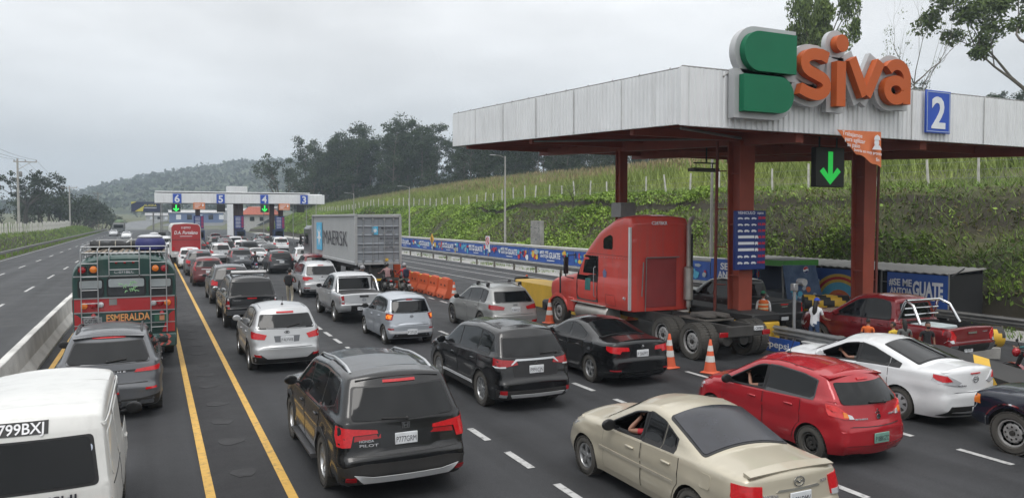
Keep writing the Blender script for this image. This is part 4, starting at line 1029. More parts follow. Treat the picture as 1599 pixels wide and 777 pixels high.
def asphalt(name,base,seed):
 m=bpy.data.materials.new(name); m.use_nodes=True
 t=m.node_tree; b=t.nodes['Principled BSDF']
 b.inputs['Roughness'].default_value=.82; b.inputs['Specular IOR Level'].default_value=.3
 co=N(t,'ShaderNodeTexCoord')
 st=N(t,'ShaderNodeMapping'); st.inputs['Scale'].default_value=(1.6,.035,1); st.inputs['Location'].default_value=(seed,seed,0)
 n1=N(t,'ShaderNodeTexNoise'); n1.inputs['Scale'].default_value=.7; n1.inputs['Detail'].default_value=6
 n2=N(t,'ShaderNodeTexNoise'); n2.inputs['Scale'].default_value=.55; n2.inputs['Detail'].default_value=9; n2.inputs['Roughness'].default_value=.65
 n3=N(t,'ShaderNodeTexNoise'); n3.inputs['Scale'].default_value=55; n3.inputs['Detail'].default_value=4
 t.links.new(co.outputs['Object'],st.inputs[0]); t.links.new(st.outputs[0],n1.inputs['Vector'])
 t.links.new(co.outputs['Object'],n2.inputs['Vector']); t.links.new(co.outputs['Object'],n3.inputs['Vector'])
 def rng_(src,a,b_,c,d):
  r_=N(t,'ShaderNodeMapRange'); r_.inputs[1].default_value=a; r_.inputs[2].default_value=b_; r_.inputs[3].default_value=c; r_.inputs[4].default_value=d
  t.links.new(src,r_.inputs[0]); return r_.outputs[0]
 a=rng_(n1.outputs[0],.3,.7,.62,1.3); c=rng_(n2.outputs[0],.32,.68,.72,1.28); d=rng_(n3.outputs[0],.3,.7,.68,1.32)
 m1=N(t,'ShaderNodeMath',operation='MULTIPLY'); m2=N(t,'ShaderNodeMath',operation='MULTIPLY')
 t.links.new(a,m1.inputs[0]); t.links.new(c,m1.inputs[1]); t.links.new(m1.outputs[0],m2.inputs[0]); t.links.new(d,m2.inputs[1])
 vm_=N(t,'ShaderNodeVectorMath',operation='SCALE'); vm_.inputs[0].default_value=base
 t.links.new(m2.outputs[0],vm_.inputs['Scale']); t.links.new(vm_.outputs[0],b.inputs['Base Color'])
 bp=N(t,'ShaderNodeBump'); bp.inputs['Strength'].default_value=.35; bp.inputs['Distance'].default_value=.02
 t.links.new(n3.outputs[0],bp.inputs['Height']); t.links.new(bp.outputs[0],b.inputs['Normal'])
 rr=rng_(n2.outputs[0],.35,.65,.62,.9); t.links.new(rr,b.inputs['Roughness'])
 return m
M_ASPH=asphalt('asphalt',(.037,.038,.041),0)
M_ASPH2=asphalt('worn_asphalt',(.046,.0475,.050),4)
M_ASPH3=asphalt('median_asphalt',(.026,.026,.028),8)
def sheet(name,x0,x1,y0,y1,z,mat,n=40):
 mb=MB(); yy=[y0+(y1-y0)*i/n for i in range(n+1)]
 mb.add([(x,y,z)for y in yy for x in(x0,x1)],[(2*i,2*i+1,2*i+3,2*i+2)for i in range(n)])
 return tag(mb.build(name,mat),kind='structure')
def ribbon(name,path,wid,dz,mat):
 mb=MB(); vs=[]; k=5
 for i,p in enumerate(path):
  a=Vector(path[max(0,i-1)]); b=Vector(path[min(len(path)-1,i+1)]); d=(b-a).normalized(); nn=Vector((d.y,-d.x))
  for j in range(k+1):
   q=Vector(p)+nn*(wid*(j/k-.5)); vs.append((q.x,q.y,zg(q.x,q.y)+dz))
 mb.add(vs,[(i*(k+1)+j,i*(k+1)+j+1,(i+1)*(k+1)+j+1,(i+1)*(k+1)+j)for i in range(len(path)-1)for j in range(k)])
 return tag(mb.build(name,mat),kind='structure')
sheet('road',-2.75,25.4,-30,300,.004,M_ASPH)
sheet('road_opposite',-13.3,-2.75,-30,300,.004,M_ASPH2)
sheet('median_strip',.76,1.71,-30,130,.008,M_ASPH3)
sheet('road_shoulder',25.4,28.0,-30,230,.002,pm('broken_concrete',(.36,.355,.34),.9,0,.35,1.2,bump=.4))
def crv(pts,n=24):
 out=[]
 P_=[Vector(p)for p in pts]; P_=[P_[0]*2-P_[1]]+P_+[P_[-1]*2-P_[-2]]
 for i in range(1,len(P_)-2):
  for j in range(n):
   t=j/n; a,b,c,d=P_[i-1:i+3]
   out.append(.5*((2*b)+(c-a)*t+(2*a-5*b+4*c-d)*t*t+(3*b-a-3*c+d)*t**3))
 return out
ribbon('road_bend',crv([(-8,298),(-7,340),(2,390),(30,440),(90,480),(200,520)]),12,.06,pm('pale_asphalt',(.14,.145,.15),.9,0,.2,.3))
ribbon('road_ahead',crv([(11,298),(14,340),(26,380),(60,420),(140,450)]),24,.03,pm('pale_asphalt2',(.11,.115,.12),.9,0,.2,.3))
def worn(name,rgb,amount):
 m=pm(name,rgb,.6,0,.12,9)
 t=m.node_tree; b=t.nodes['Principled BSDF']; src=b.inputs['Base Color'].links[0].from_socket
 co=N(t,'ShaderNodeTexCoord'); n_=N(t,'ShaderNodeTexNoise'); n_.inputs['Scale'].default_value=7; n_.inputs['Detail'].default_value=10; n_.inputs['Roughness'].default_value=.75
 t.links.new(co.outputs['Object'],n_.inputs['Vector'])
 r_=N(t,'ShaderNodeMapRange'); r_.inputs[1].default_value=.52; r_.inputs[2].default_value=.72; r_.inputs[3].default_value=0; r_.inputs[4].default_value=amount
 t.links.new(n_.outputs[0],r_.inputs[0])
 mx_=N(t,'ShaderNodeMixRGB'); mx_.inputs[2].default_value=(.06,.06,.06,1)
 t.links.new(r_.outputs[0],mx_.inputs[0]); t.links.new(src,mx_.inputs[1]); t.links.new(mx_.outputs[0],b.inputs['Base Color'])
 return m
M_YEL=worn('yellow_road_paint',(.56,.33,.06),.95); M_WHT=worn('white_road_paint',(.44,.44,.435),1.35)
mb=MB()
def line(x,y0,y1,wd,z=.013):
 n=max(1,int((y1-y0)/4)); b=[(xx,y0+(y1-y0)*i/n,z)for i in range(n+1)for xx in(x-wd/2,x+wd/2)]
 mb.add(b,[(2*i,2*i+1,2*i+3,2*i+2)for i in range(n)])
for x in(.70,1.77,-2.50):line(x,-20,128,.13)
tag(mb.build('yellow_road_lines',M_YEL),kind='structure')
mb=MB()
for x,gap in((5.44,1.7),(9.2,1.9),(12.6,1.9)):
 y=-6.0+(x*.37)%1
 while y<105:
  line(x+random.uniform(-.02,.02),y,y+random.uniform(.85,1.1),.13); y+=gap+random.uniform(-.1,.1)
for x in(-6.35,-9.8):
 y=2+abs(x)
 while y<290:
  line(x,y,y+3.6,.14); y+=10.2
line(-12.9,-20,300,.12)
for x in(19.2,21.6,23.4):
 line(x,27 if x<20 else 30,112,.11)
tag(mb.build('white_lane_markings',M_WHT),kind='structure')
mb=MB()
y=-4
while y<110:
 xx=1.22+random.uniform(-.06,.06); l=random.uniform(.16,.26)
 q=[(xx+l*math.cos(PI*i/6)*random.uniform(.8,1.1),y+.24*math.sin(PI*i/6)*random.uniform(.7,1.2))for i in range(12)]
 mb.prism(q,(0,0,.0125),(1,0,0),(0,1,0),(0,0,.002)); y+=random.uniform(1.35,2.0)
tag(mb.build('worn_road_studs',pm('worn_stud',(.033,.033,.035),.9,0,.3,5)),kind='structure')
# vegetation cards
def cards(name,P,size,mat,tilt=1.0,asp=.55,up=None,parent=None,seed=1,cup=False):
 """leaf-sized quads at points P (n,3); tilt 1 = any orientation, 0 = upright blades"""
 r_=np.random.default_rng(seed)
 P=np.asarray(P,float); n=len(P)
 s=np.asarray(size)if np.ndim(size)else np.full(n,size)
 a=r_.uniform(0,2*PI,n)
 if tilt>.9:
  w_=r_.normal(size=(n,3)); w_/=np.linalg.norm(w_,axis=1)[:,None]
  q=r_.normal(size=(n,3)); u=np.cross(w_,q); u/=np.linalg.norm(u,axis=1)[:,None]; v=np.cross(w_,u)
  d1=u*(s*.5)[:,None]; d2=v*(s*.5*asp)[:,None]
  Vv=np.stack([P-d1,P+d2*.95-d1*.05,P+d1,P-d2*.95-d1*.05],1).reshape(-1,3)
  nf=4
 else:
  h=np.stack([np.cos(a),np.sin(a),np.zeros(n)],1)
  ln=np.stack([r_.normal(0,tilt,n),r_.normal(0,tilt,n),np.ones(n)],1)*s[:,None]
  wv=h*(s*asp*.5)[:,None]
  Vv=np.stack([P-wv,P+wv,P+ln],1).reshape(-1,3); nf=3
 me=bpy.data.meshes.new(name)
 me.vertices.add(len(Vv)); me.vertices.foreach_set('co',Vv.ravel())
 me.loops.add(n*nf); me.loops.foreach_set('vertex_index',np.arange(n*nf))
 me.polygons.add(n); me.polygons.foreach_set('loop_start',np.arange(n)*nf)
 me.update(calc_edges=True)
 me.materials.append(mat)
 return link_mesh(name,me,parent)
def leafmat(name,a,b,isl=.45,rough=.6):
 m=pm(name,a,rough,0,.1,.22,rgb2=b,island=isl,spec=.25)
 return m
M_LEAF1=leafmat('bank_leaves',(.085,.155,.025),(.25,.36,.06),.45)
M_LEAF2=leafmat('dry_creeper',(.09,.08,.035),(.16,.14,.06),.5)
M_GRASS=leafmat('green_grass',(.085,.165,.025),(.20,.28,.055),.4)
M_TALL=leafmat('tall_field_grass',(.12,.18,.04),(.27,.32,.085),.35)
M_SEED=leafmat('seed_heads',(.19,.14,.075),(.30,.24,.13),.35)
M_EUC=leafmat('eucalyptus_leaves',(.020,.036,.014),(.052,.078,.030),.5)
M_DARKL=leafmat('dark_tree_leaves',(.014,.026,.009),(.036,.055,.018),.5)
M_BROAD=leafmat('broad_leaves',(.065,.11,.028),(.16,.21,.06),.5)
M_BARK=pm('bark',(.13,.115,.09),.9,0,.3,3,bump=.4)
M_BARKD=pm('dark_bark',(.055,.048,.04),.9,0,.3,3,bump=.4)
def pts_on(n,fx,fy,lift):
 X=fx(n); Y=fy(n)
 return np.array([(x,y,zg(x,y)+l)for x,y,l in zip(X,Y,lift(n))])
def yfall(y0,y1,k):
 return lambda n:y0+(y1-y0)*rng.random(n)**k
n=170000
X=28.3+8.2*rng.random(n)**.9; Y=-2+222*rng.random(n)**1.55
cl=np.array([nz2(x,y,.33,21)for x,y in zip(X,Y)]); bare=np.array([nz2(x,y,.11,33)for x,y in zip(X,Y)])
top_=np.clip((X-28.3)/8,0,1)
keep=rng.random(n)<np.clip(.62+cl*1.1-.9*np.clip(bare-.12+np.clip(1.3-np.abs(top_-.66)/.2,0,1)*.30*np.clip((54-Y)/18,0,1)*(.6+cl),0,1)*4.5,.03,1)
X,Y,cl=X[keep],Y[keep],cl[keep]
Z=np.array([zg(x,y)for x,y in zip(X,Y)])+np.clip(.05+cl*.55,0,.5)*rng.random(len(X))+.06
sz=(.075+.10*rng.random(len(X)))*(1+Y/50)
tag(cards('bank_creepers',np.stack([X,Y,Z],1),sz,M_LEAF1,1,.6,seed=3),kind='stuff')
n=16000
X=28.4+7*rng.random(n); Y=-2+200*rng.random(n)**1.5
P_=np.array([(x,y,zg(x,y)+.08)for x,y in zip(X,Y)])
tag(cards('dry_creepers',P_,(.09+.12*rng.random(n))*(1+Y/60),M_LEAF2,1,.35,seed=4),kind='stuff')
n=80000
X=28.3+9.5*rng.random(n)**1.25; Y=-2+220*rng.random(n)**1.5
P_=np.array([(x,y,zg(x,y)-.02)for x,y in zip(X,Y)])
tag(cards('bank_grass',P_,(.16+.26*rng.random(n))*(1+Y/260),M_GRASS,.75,.12,seed=5),kind='stuff')
n=95000
X=36.3+30*rng.random(n)**1.3; Y=5+225*rng.random(n)**1.1
hgt=np.clip((X-36.5)/5,.25,1)
P_=np.array([(x,y,zg(x,y)-.03)for x,y in zip(X,Y)])
tag(cards('tall_field_grass',P_,(.6+.9*rng.random(n))*hgt*(1+Y/600),M_TALL,.38,.075,seed=6),kind='stuff')
n=15000
X=44.0+24*rng.random(n)**.8; Y=5+225*rng.random(n)**1.1
P_=np.array([(x,y,zg(x,y)+.75+.7*rng.random())for x,y in zip(X,Y)])
tag(cards('grass_seed_heads',P_,.34+.3*rng.random(n),M_SEED,.3,.22,seed=7),kind='stuff')
n=60000
X=-13.55-26*rng.random(n)**2; Y=20+230*rng.random(n)**1.2
P_=np.array([(x,y,zg(x,y)-.02)for x,y in zip(X,Y)])
tag(cards('verge_grass',P_,(.10+.17*rng.random(n))*(1+Y/250),M_GRASS,.5,.26,seed=8),kind='stuff')
n=9000
X=25.6+2.3*rng.random(n); Y=-2+130*rng.random(n)**1.3
keep=np.array([nz2(x,y,.5,40)>.12 for x,y in zip(X,Y)]); X,Y=X[keep],Y[keep]
P_=np.stack([X,Y,np.zeros(len(X))],1)
tag(cards('gutter_weeds',P_,.1+.16*rng.random(len(X)),M_GRASS,.4,.2,seed=9),kind='stuff')
# trees
def limb(mb,p,d,length,r_,depth,tips,spread=.6,seg=3,gravity=.06):
 pts=[Vector(p)]; rs=[r_]; q=Vector(p); dd=Vector(d).normalized()
 for i in range(seg):
  dd=(dd+Vector((random.gauss(0,.14),random.gauss(0,.14),random.gauss(.04,.1)))).normalized()
  q=q+dd*(length/seg); pts.append(q.copy()); rs.append(r_*(1-.5*(i+1)/seg))
 mb.tube(pts,rs,6 if r_>.05 else 4)
 if depth==0:
  tips.append(q.copy()); return
 for k in range(random.choice((2,3,3))):
  a=random.uniform(0,2*PI)
  s=Vector((math.cos(a),math.sin(a),random.uniform(-.05,.5)))*spread
  st=pts[-1]if k<2 else pts[-2]
  limb(mb,st,(dd+s),length*random.uniform(.55,.8),rs[-1]*.8,depth-1,tips,spread,seg,gravity)
 tips.append(q.copy())
def make_tree(name,h,style,seed,label,cat='tree',group=None,bark=None,leaf=None,leafn=1500,leafs=.42):
 random.seed(seed); r_=np.random.default_rng(seed)
 root=empty(name,(0,0,0),0,label,cat,group)
 mb=MB(); tips=[]
 if style=='euc':
  pts=[Vector((0,0,-.5))]; q=Vector((0,0,-.5)); d=Vector((random.gauss(0,.04),random.gauss(0,.04),1))
  nseg=7; tr=h*.011+.06
  for i in range(nseg):
   d=(d+Vector((random.gauss(0,.05),random.gauss(0,.05),0))).normalized(); q=q+d*(h*.92/nseg); pts.append(q.copy())
  mb.tube(pts,[tr*(1-.8*i/nseg)for i in range(nseg+1)],7)
  for i in range(2 if seed%2 else 1,nseg+1):
   for k in range(random.choice((3,4,4))):
    a=random.uniform(0,2*PI); f=(i-1.5)/nseg
    limb(mb,pts[i],(math.cos(a)*.9,math.sin(a)*.9,random.uniform(.3,.9)),h*random.uniform(.10,.19)*(1.25-.5*f),tr*.4*(1.1-f),1,tips,.6)
  rad=h*.088
 elif style=='broad':
  tr=h*.028
  pts=[Vector((0,0,-.5)),Vector((random.gauss(0,.1),random.gauss(0,.1),h*.14)),Vector((random.gauss(0,.3),random.gauss(0,.3),h*.3))]
  mb.tube(pts,[tr*1.2,tr,tr*.85],8)
  for k in range(6):
   a=2*PI*k/6+random.uniform(-.4,.4)
   limb(mb,pts[-1],(math.cos(a),math.sin(a),random.uniform(.45,1.5)),h*random.uniform(.2,.32),tr*.55,2,tips,.75)
  rad=h*.085
 elif style=='bush':
  for k in range(9):
   a=random.uniform(0,2*PI)
   limb(mb,(math.cos(a)*h*.2,math.sin(a)*h*.2,-.3),(math.cos(a)*.8,math.sin(a)*.8,random.uniform(.6,1.6)),h*.5,h*.02,1,tips,.7)
  rad=h*.2
 else:
  tr=h*.013
  pts=[Vector((0,0,-.5)),Vector((.2,0,h*.22)),Vector((.1,.3,h*.42))]
  mb.tube(pts,[tr*1.3,tr,tr*.8],8)
  for k in range(7):
   a=2*PI*k/7+random.uniform(-.3,.3)
   limb(mb,pts[1+k%2],(math.cos(a),math.sin(a),random.uniform(.2,1.3)),h*random.uniform(.26,.38),tr*.55,3 if style=='bare' else 2,tips,.65)
  rad=h*.075
 mb.build('trunk',bark or M_BARK,root,ang=80)
 tp=np.array([tuple(t)for t in tips])
 if style in('sparse','bare'):tp=tp[r_.random(len(tp))<(.95 if style=='sparse' else .22)]
 if len(tp):
  k=r_.integers(0,len(tp),leafn)
  wgt=r_.uniform(.5,1.25,len(tp))[k]
  off=r_.normal(size=(leafn,3)); off/=np.linalg.norm(off,axis=1)[:,None]
  off*=(r_.random(leafn)**.45)[:,None]*rad*np.stack([wgt,wgt,wgt*.72],1)
  P_=tp[k]+off
  cards('crown',P_,leafs*r_.uniform(.6,1.25,leafn),leaf or M_EUC,1,.5,parent=root,seed=seed)
 random.seed(seed+99)
 return root
def place(root,x,y,s=1.0,rz=0,dz=0,label=None):
 root.location=(x,y,zg(x,y)+dz); root.scale=(s,s,s); root.rotation_euler=(0,0,rz)
 if label:root['label']=label
 return root
protos=[]
GE='tall eucalyptus trees on the ridge'
GEL='tall dark eucalyptus in the hazy row on the ridge above the cut bank'
for i in range(5):
 protos.append(make_tree('eucalyptus_tree',22,'euc',100+i,GEL,'tree',GE,leafn=5200,leafs=.66))
row=[]
random.seed(5)
path=[(41,236),(50,222),(58,206),(66,190),(74,172),(82,154),(90,136),(98,118),(106,98),(116,76)]
for i in range(84):
 f=i/83*(len(path)-1.001); k=int(f); f-=k
 x=path[k][0]+(path[k+1][0]-path[k][0])*f; y=path[k][1]+(path[k+1][1]-path[k][1])*f
 row.append((x+random.uniform(-2,16),y+random.uniform(-3,16),random.uniform(.74,1.0)*(1.0 if i>10 else .92),random.uniform(0,6.28)))
random.seed(61)
for i in range(34):
 f=4+i/33*(len(path)-5.001); k=int(f); f-=k
 row.append((path[k][0]+(path[k+1][0]-path[k][0])*f+random.uniform(0,22),path[k][1]+(path[k+1][1]-path[k][1])*f+random.uniform(0,22),random.uniform(.46,.6),random.uniform(0,6)))
row+=[(82,161,.62,2),(86,166,.66,5),(79,168,.6,.4),(90,158,.6,3),(43,239,.95,1),(47,232,.9,2.2),(55,224,.98,4)]
used=[False]*5
for i,(x,y,s,rz)in enumerate(row):
 k=i%5
 o=protos[k]if not used[k]else copy_tree(protos[k])
 used[k]=True
 place(o,x,y,s*(1 if i>83 else .98 if i<27 else .80 if i<42 else .56),rz)
bp=make_tree('shrub',5,'bush',300,'dark green shrub under the row of tall eucalyptus trees','shrub','shrubs under the eucalyptus row',leaf=M_DARKL,leafn=900,leafs=.5,bark=M_BARKD)
random.seed(12)
for i in range(44):
 f=i/43*(len(path)-1.001); k=int(f); f-=k
 x=path[k][0]+(path[k+1][0]-path[k][0])*f; y=path[k][1]+(path[k+1][1]-path[k][1])*f
 o=bp if i==0 else copy_tree(bp)
 place(o,x-random.uniform(-2,5),y-random.uniform(0,6),random.uniform(.7,1.25),random.uniform(0,6))
t=make_tree('eucalyptus_tree',15,'broad',400,'single rounded dark tree left of the eucalyptus row, over the far toll canopy',leaf=M_EUC,leafn=2600,leafs=.6)
place(t,38,262,1.5)
t=make_tree('roadside_tree',11,'broad',401,'tall dark spreading tree behind the utility pole on the left verge',leaf=M_DARKL,leafn=2400,leafs=.5,bark=M_BARKD)
place(t,-27,214,1.4)
b1=make_tree('shrub',7,'bush',402,'broad dark shrub beneath the spreading tree on the left verge','shrub','dark shrubs along the left verge',leaf=M_DARKL,leafn=2200,leafs=.5,bark=M_BARKD)
b1['label']='broad dark shrub in the clump along the left verge beyond the post fence'
sh=[(-21,232,1.1),(-19,246,.95),(-18,262,.85),(-23,222,1.0),(-15.5,280,.75),(-13,300,.6),(-44,205,.9),(-52,196,1.0),(-60,230,1.1),(-33,232,.9)]
for i,(x,y,s)in enumerate(sh):
 place(b1 if i==0 else copy_tree(b1),x,y,s*1.45,i*1.3)
t=make_tree('broadleaf_tree',15,'broad',410,'leafy rounded tree rising behind the green and orange canopy sign',leaf=M_BROAD,leafn=18000,leafs=.45)
place(t,62.6,60,.62,0,0); t.scale=(.60,.60,1.40)
t=make_tree('sparse_tree',17,'sparse',412,'wide thin leaved tree with long slanting limbs behind the canopy at the right edge',leaf=M_BROAD,leafn=24000,leafs=.38)
place(t,78,47,1.3,2.4)
t=make_tree('sparse_tree',13,'bare',413,'nearly bare twiggy tree behind the canopy beside the thin leaved tree',leaf=M_BROAD,leafn=500,leafs=.3)
place(t,65.5,50,.6,1.0); t.scale=(.5,.5,1.1)
t=make_tree('bare_shrub',4.6,'bare',414,'leafless bent shrub on the bank above the banner wall','shrub',leaf=M_LEAF2,leafn=60,leafs=.2,bark=M_BARKD)
place(t,33.5,59,.75,.5)
mb=MB()
sil=[(-330,6),(-250,8),(-150,14),(-95,24),(-60,36),(0,50),(60,58),(130,72),(220,76),(300,70),(380,62),(520,56),(700,60),(900,50),(1400,40)]
NXH,NYH=200,34
vs=[]
for j in range(NYH+1):
 for i in range(NXH+1):
  x=-330+1730*i/NXH; t=j/NYH
  y=620+900*t
  prof=math.sin(min(1,t/.72)*PI/2)**1.1 if t<.72 else math.cos((t-.72)/.28*PI/2)*.9+.1
  z=6+lerp_table(sil,x/(.55+.62*t))*prof*1.05
  z+=(nz2(x,y,.012,2)*6+abs(nz2(x,y,.05,4))*5+abs(nz2(x,y,.11,6))*3.5)*min(1,prof*1.4)
  vs.append((x,y,z))
mb.add(vs,[(j*(NXH+1)+i,j*(NXH+1)+i+1,(j+1)*(NXH+1)+i+1,(j+1)*(NXH+1)+i)for j in range(NYH)for i in range(NXH)])
tag(mb.build('hills',pm('wooded_hill',(.030,.046,.018),.95,0,.5,.03,bump=1,bscale=.12,rgb2=(.05,.066,.026)),ang=180),kind='structure')
n=36000
hx=rng.uniform(-320,800,n); ht=rng.uniform(0.05,.8,n)
HP=[]
for x,t in zip(hx,ht):
 i=(x+330)/1730*NXH; j=t*NYH; i0,j0=int(i),int(j)
 z=vs[j0*(NXH+1)+i0][2]; HP.append((x,620+900*t,z+random.uniform(0,7)))
tag(cards('far_forest',HP,3.2+3.5*rng.random(n),M_DARKL,1,.8,seed=31),kind='stuff')
fb=make_tree('far_tree',11,'bush',420,'bluish rounded tree in the far clumps beyond the road bend','tree','far trees beyond the road bend',leaf=M_DARKL,leafn=1500,leafs=.9,bark=M_BARKD)
random.seed(77)
for i in range(24):
 x=random.uniform(-60,60)if i<14 else random.uniform(60,190); y=random.uniform(440,600)
 place(fb if i==0 else copy_tree(fb),x,y,random.uniform(.6,1.15),random.uniform(0,6))
 # barriers, rails, fences
M_CONC=pm('barrier_concrete',(.58,.58,.56),.85,0,.3,1.6,bump=.25,dust=.32)
M_CONCD=pm('old_concrete',(.27,.265,.25),.9,0,.35,1.2,bump=.3)
M_GALV=pm('galvanised_steel',(.34,.35,.36),.42,.6,.15,3,dust=.15)
M_GALVD=pm('weathered_steel',(.22,.22,.215),.55,.5,.25,2,dust=.2)
M_POSTW=pm('whitewashed_post',(.52,.51,.48),.85,0,.3,2,bump=.2)
def sweep(mb,prof,ya,yb,n=1,x=0.0,m=0,z=0.0):
 k=len(prof); vs=[]
 for i in range(n+1):
  y=ya+(yb-ya)*i/n
  vs+=[(x+a,y,b+z)for a,b in prof]
 fs=[]
 for i in range(n):
  for j in range(k):
   fs.append((i*k+j,i*k+(j+1)%k,(i+1)*k+(j+1)%k,(i+1)*k+j))
 fs+=[tuple(range(k-1,-1,-1)),tuple(range(n*k,n*k+k))]
 return mb.add(vs,fs,m)
JER=fillet([(-.30,.0,0),(-.30,.10,.03),(-.14,.34,.06),(-.09,.84,.03),(.09,.84,.03),(.14,.34,.06),(.30,.10,.03),(.30,.0,0)])
mb=MB(); sweep(mb,JER,-1.49,1.49,6)
mb.v=[(a+.006*mn.noise((a*9,b*3,c*9)),b,c+(.012*mn.noise((a,b*2.2,5))if c>.5 else 0))for a,b,c in mb.v]
jm=mb.build('concrete_barrier',M_CONC)
tag(jm,'dirty white concrete barrier section in the line beside the opposite carriageway','barrier','concrete barriers along the median')
for i in range(46):
 o=jm if i==0 else jm.copy()
 if i:COL.objects.link(o)
 o.location=(-3.07+random.uniform(-.015,.015),4+i*3.0,0.004); o.rotation_euler=(0,0,random.uniform(-.004,.004))
WB=[(-.0,.0),(.0,.06),(.07,.10),(.07,.13),(.0,.165),(.0,.185),(.07,.22),(.07,.25),(.0,.29),(.0,.31),(-.012,.31),(-.012,.29),(.058,.245),(.058,.225),(-.012,.19),(-.012,.16),(.058,.125),(.058,.105),(-.012,.065),(-.012,.0)]
def guardrail(label,x,ya,yb,face=1,step=3.8,h=.78,mat=M_GALVD,name='guardrail',end=False):
 root=empty(name,(x,(ya+yb)/2,0),0,label,'guardrail'); c=(ya+yb)/2
 mb=MB(); sweep(mb,[(face*a,b)for a,b in(WB if face>0 else WB[::-1])],ya-c,yb-c,max(1,int((yb-ya)/8)),0,0,h-.31)
 mb.build('rail',mat,root,ang=50)
 y=ya+.6
 while y<yb:
  mb=MB(); mb.rbox(-face*.16-.06,-face*.16+.06,y-c-.08,y-c+.08,-.05,h-.02,.01); mb.rbox(min(0,-face*.11),max(0,-face*.11),y-c-.06,y-c+.06,h-.27,h-.05,.01)
  mb.build('post',pm('rail_post',(.17,.15,.12),.8,.1,.3,3),root); y+=step
 return root
guardrail('long grey guardrail along the grassy verge left of the opposite carriageway',-13.4,20,290,1,4.0)
guardrail('long grey guardrail on brown posts in front of the blue banner wall',25.4,8,128,-1,3.8)
guardrail('bright guardrail beside the white sedan with a soft drink panel below it',17.05,12.6,17.65,-1,2.1,mat=M_GALV)
guardrail('short stub of guardrail at the yellow island nose',16.55,27.8,31.2,-1,1.6,h=.95,mat=M_GALV)
def logo_ball(mb,o,r_,ux=(0,1,0),uz=(0,0,1),off=(0,0,0)):
 o=Vector(o)
 n=24
 U,Z,D=Vector(ux),Vector(uz),Vector(off)
 wave=lambda t:.16*math.sin(t*PI)
 upp=[(math.cos(PI*i/n),math.sin(PI*i/n))for i in range(n+1)if math.sin(PI*i/n)>.22 or i in()]
 low=[(math.cos(-PI*i/n),math.sin(-PI*i/n))for i in range(n+1)if math.sin(-PI*i/n)<-.3]
 circ=[(math.cos(2*PI*i/28),math.sin(2*PI*i/28))for i in range(28)]
 mb.prism([(a*r_*1.06,b*r_*1.06)for a,b in circ],o,U,Z,D*.5,0)
 x0=upp[-1][0]; x1=upp[0][0]
 edge=[(x0+(x1-x0)*i/8,.22+.18*math.sin(2*PI*i/8)*-1)for i in range(1,8)]
 mb.prism([(a*r_,b*r_)for a,b in upp+edge],o,U,Z,D,1)
 x0=low[-1][0]; x1=low[0][0]
 edge=[(x0+(x1-x0)*i/8,-.3+.18*math.sin(2*PI*i/8)*-1)for i in range(1,8)]
 mb.prism([(a*r_,b*r_)for a,b in low+edge],o,U,Z,D,2)
M_BANB=pm('banner_blue',(.022,.085,.35),.5,0,.15,1.5)
M_BANW=pm('banner_white',(.70,.72,.75),.5,0,.08,3)
M_BANR=pm('banner_red',(.5,.02,.03),.5); M_BANC=pm('banner_cyan',(.08,.38,.55),.5); M_BANY=pm('banner_yellow',(.65,.42,.05),.5); M_BANO=pm('banner_orange',(.55,.13,.03),.5)
M_BAND=pm('banner_dark_blue',(.008,.02,.11),.5); M_BANG=pm('banner_grey',(.35,.4,.45),.5)
root=empty('advertising_panel',(16.86,17.2,0),0,'blue soft drink panel with round logo fixed below the island guardrail','panel')
mb=MB(); mb.box(-.02,.02,-.75,.75,.02,.44); mb.build('panel_board',M_BANB,root)
mb=MB(); logo_ball(mb,(-.022,.52,.24),.11,(0,-1,0),(0,0,1),(-.006,0,0)); mb.build('logo',[M_BANW,M_BANR,M_BAND],root,smooth=False)
mb=MB(); mb.text('pepsi',(-.024,.02,.15),(0,-1,0),(0,0,1),.28,.004,.012,width=.78); mb.build('lettering',M_BANW,root,smooth=False)
root=empty('storage_box',(17.0,15.2,0),0,'low white box standing under the guardrail right of the drink panel','box')
mb=MB(); mb.rbox(-.1,.1,-1.2,1.2,.0,.44,.02); mb.build('box_body',pm('white_box',(.55,.56,.56),.6),root)
mb=MB(); mb.rbox(-.12,.12,-1.22,1.22,.44,.48,.01); mb.build('lid',pm('white_lid',(.6,.61,.61),.5),root)
random.seed(3)
mb=MB(); mb.tube([(0,0,-.3),(.01,0,.7),(0,.01,1.35)],[.085,.08,.07],7); pf=mb.build('fence_post',M_POSTW)
tag(pf,'whitewashed post in the close set fence on top of the left verge','fence post','white posts on the left verge')
i=0; y=62
while y<205:
 o=pf if i==0 else pf.copy()
 if i:COL.objects.link(o)
 x=-16.9+.5*math.sin(y*.05); o.location=(x,y,zg(x,y)); o.rotation_euler=(random.gauss(0,.03),random.gauss(0,.03),random.uniform(0,6)); o.scale=(1.25,1.25,random.uniform(.95,1.2))
 i+=1; y+=random.uniform(1.3,1.75)
mb=MB(); mb.tube([(0,0,-.3),(0,.01,.6),(.01,0,1.35)],[.075,.07,.06],6); pf=mb.build('fence_post',M_POSTW)
tag(pf,'pale post of the wire fence along the top of the cut bank','fence post','pale wire fence posts on the bank')
i=0; y=14; pp=[]
while y<190:
 o=pf if i==0 else pf.copy()
 if i:COL.objects.link(o)
 x=36.2+.4*math.sin(y*.07); z=zg(x,y); o.location=(x,y,z); pp.append((x,y,z)); o.rotation_euler=(random.gauss(0,.05),random.gauss(0,.05),0); o.scale=(1,1,random.uniform(.9,1.2))
 i+=1; y+=random.uniform(2.3,3.2)
mb=MB()
for hh in(.35,.75,1.15):mb.tube([(a,b,c+hh)for a,b,c in pp],.008,4)
tag(mb.build('fence_wire',M_GALVD),'three strands of wire strung along the bank fence posts','wire')
root=empty('banner_wall',(27.6,75,0),0,'low concrete wall carrying the long printed banner below the cut bank','wall')
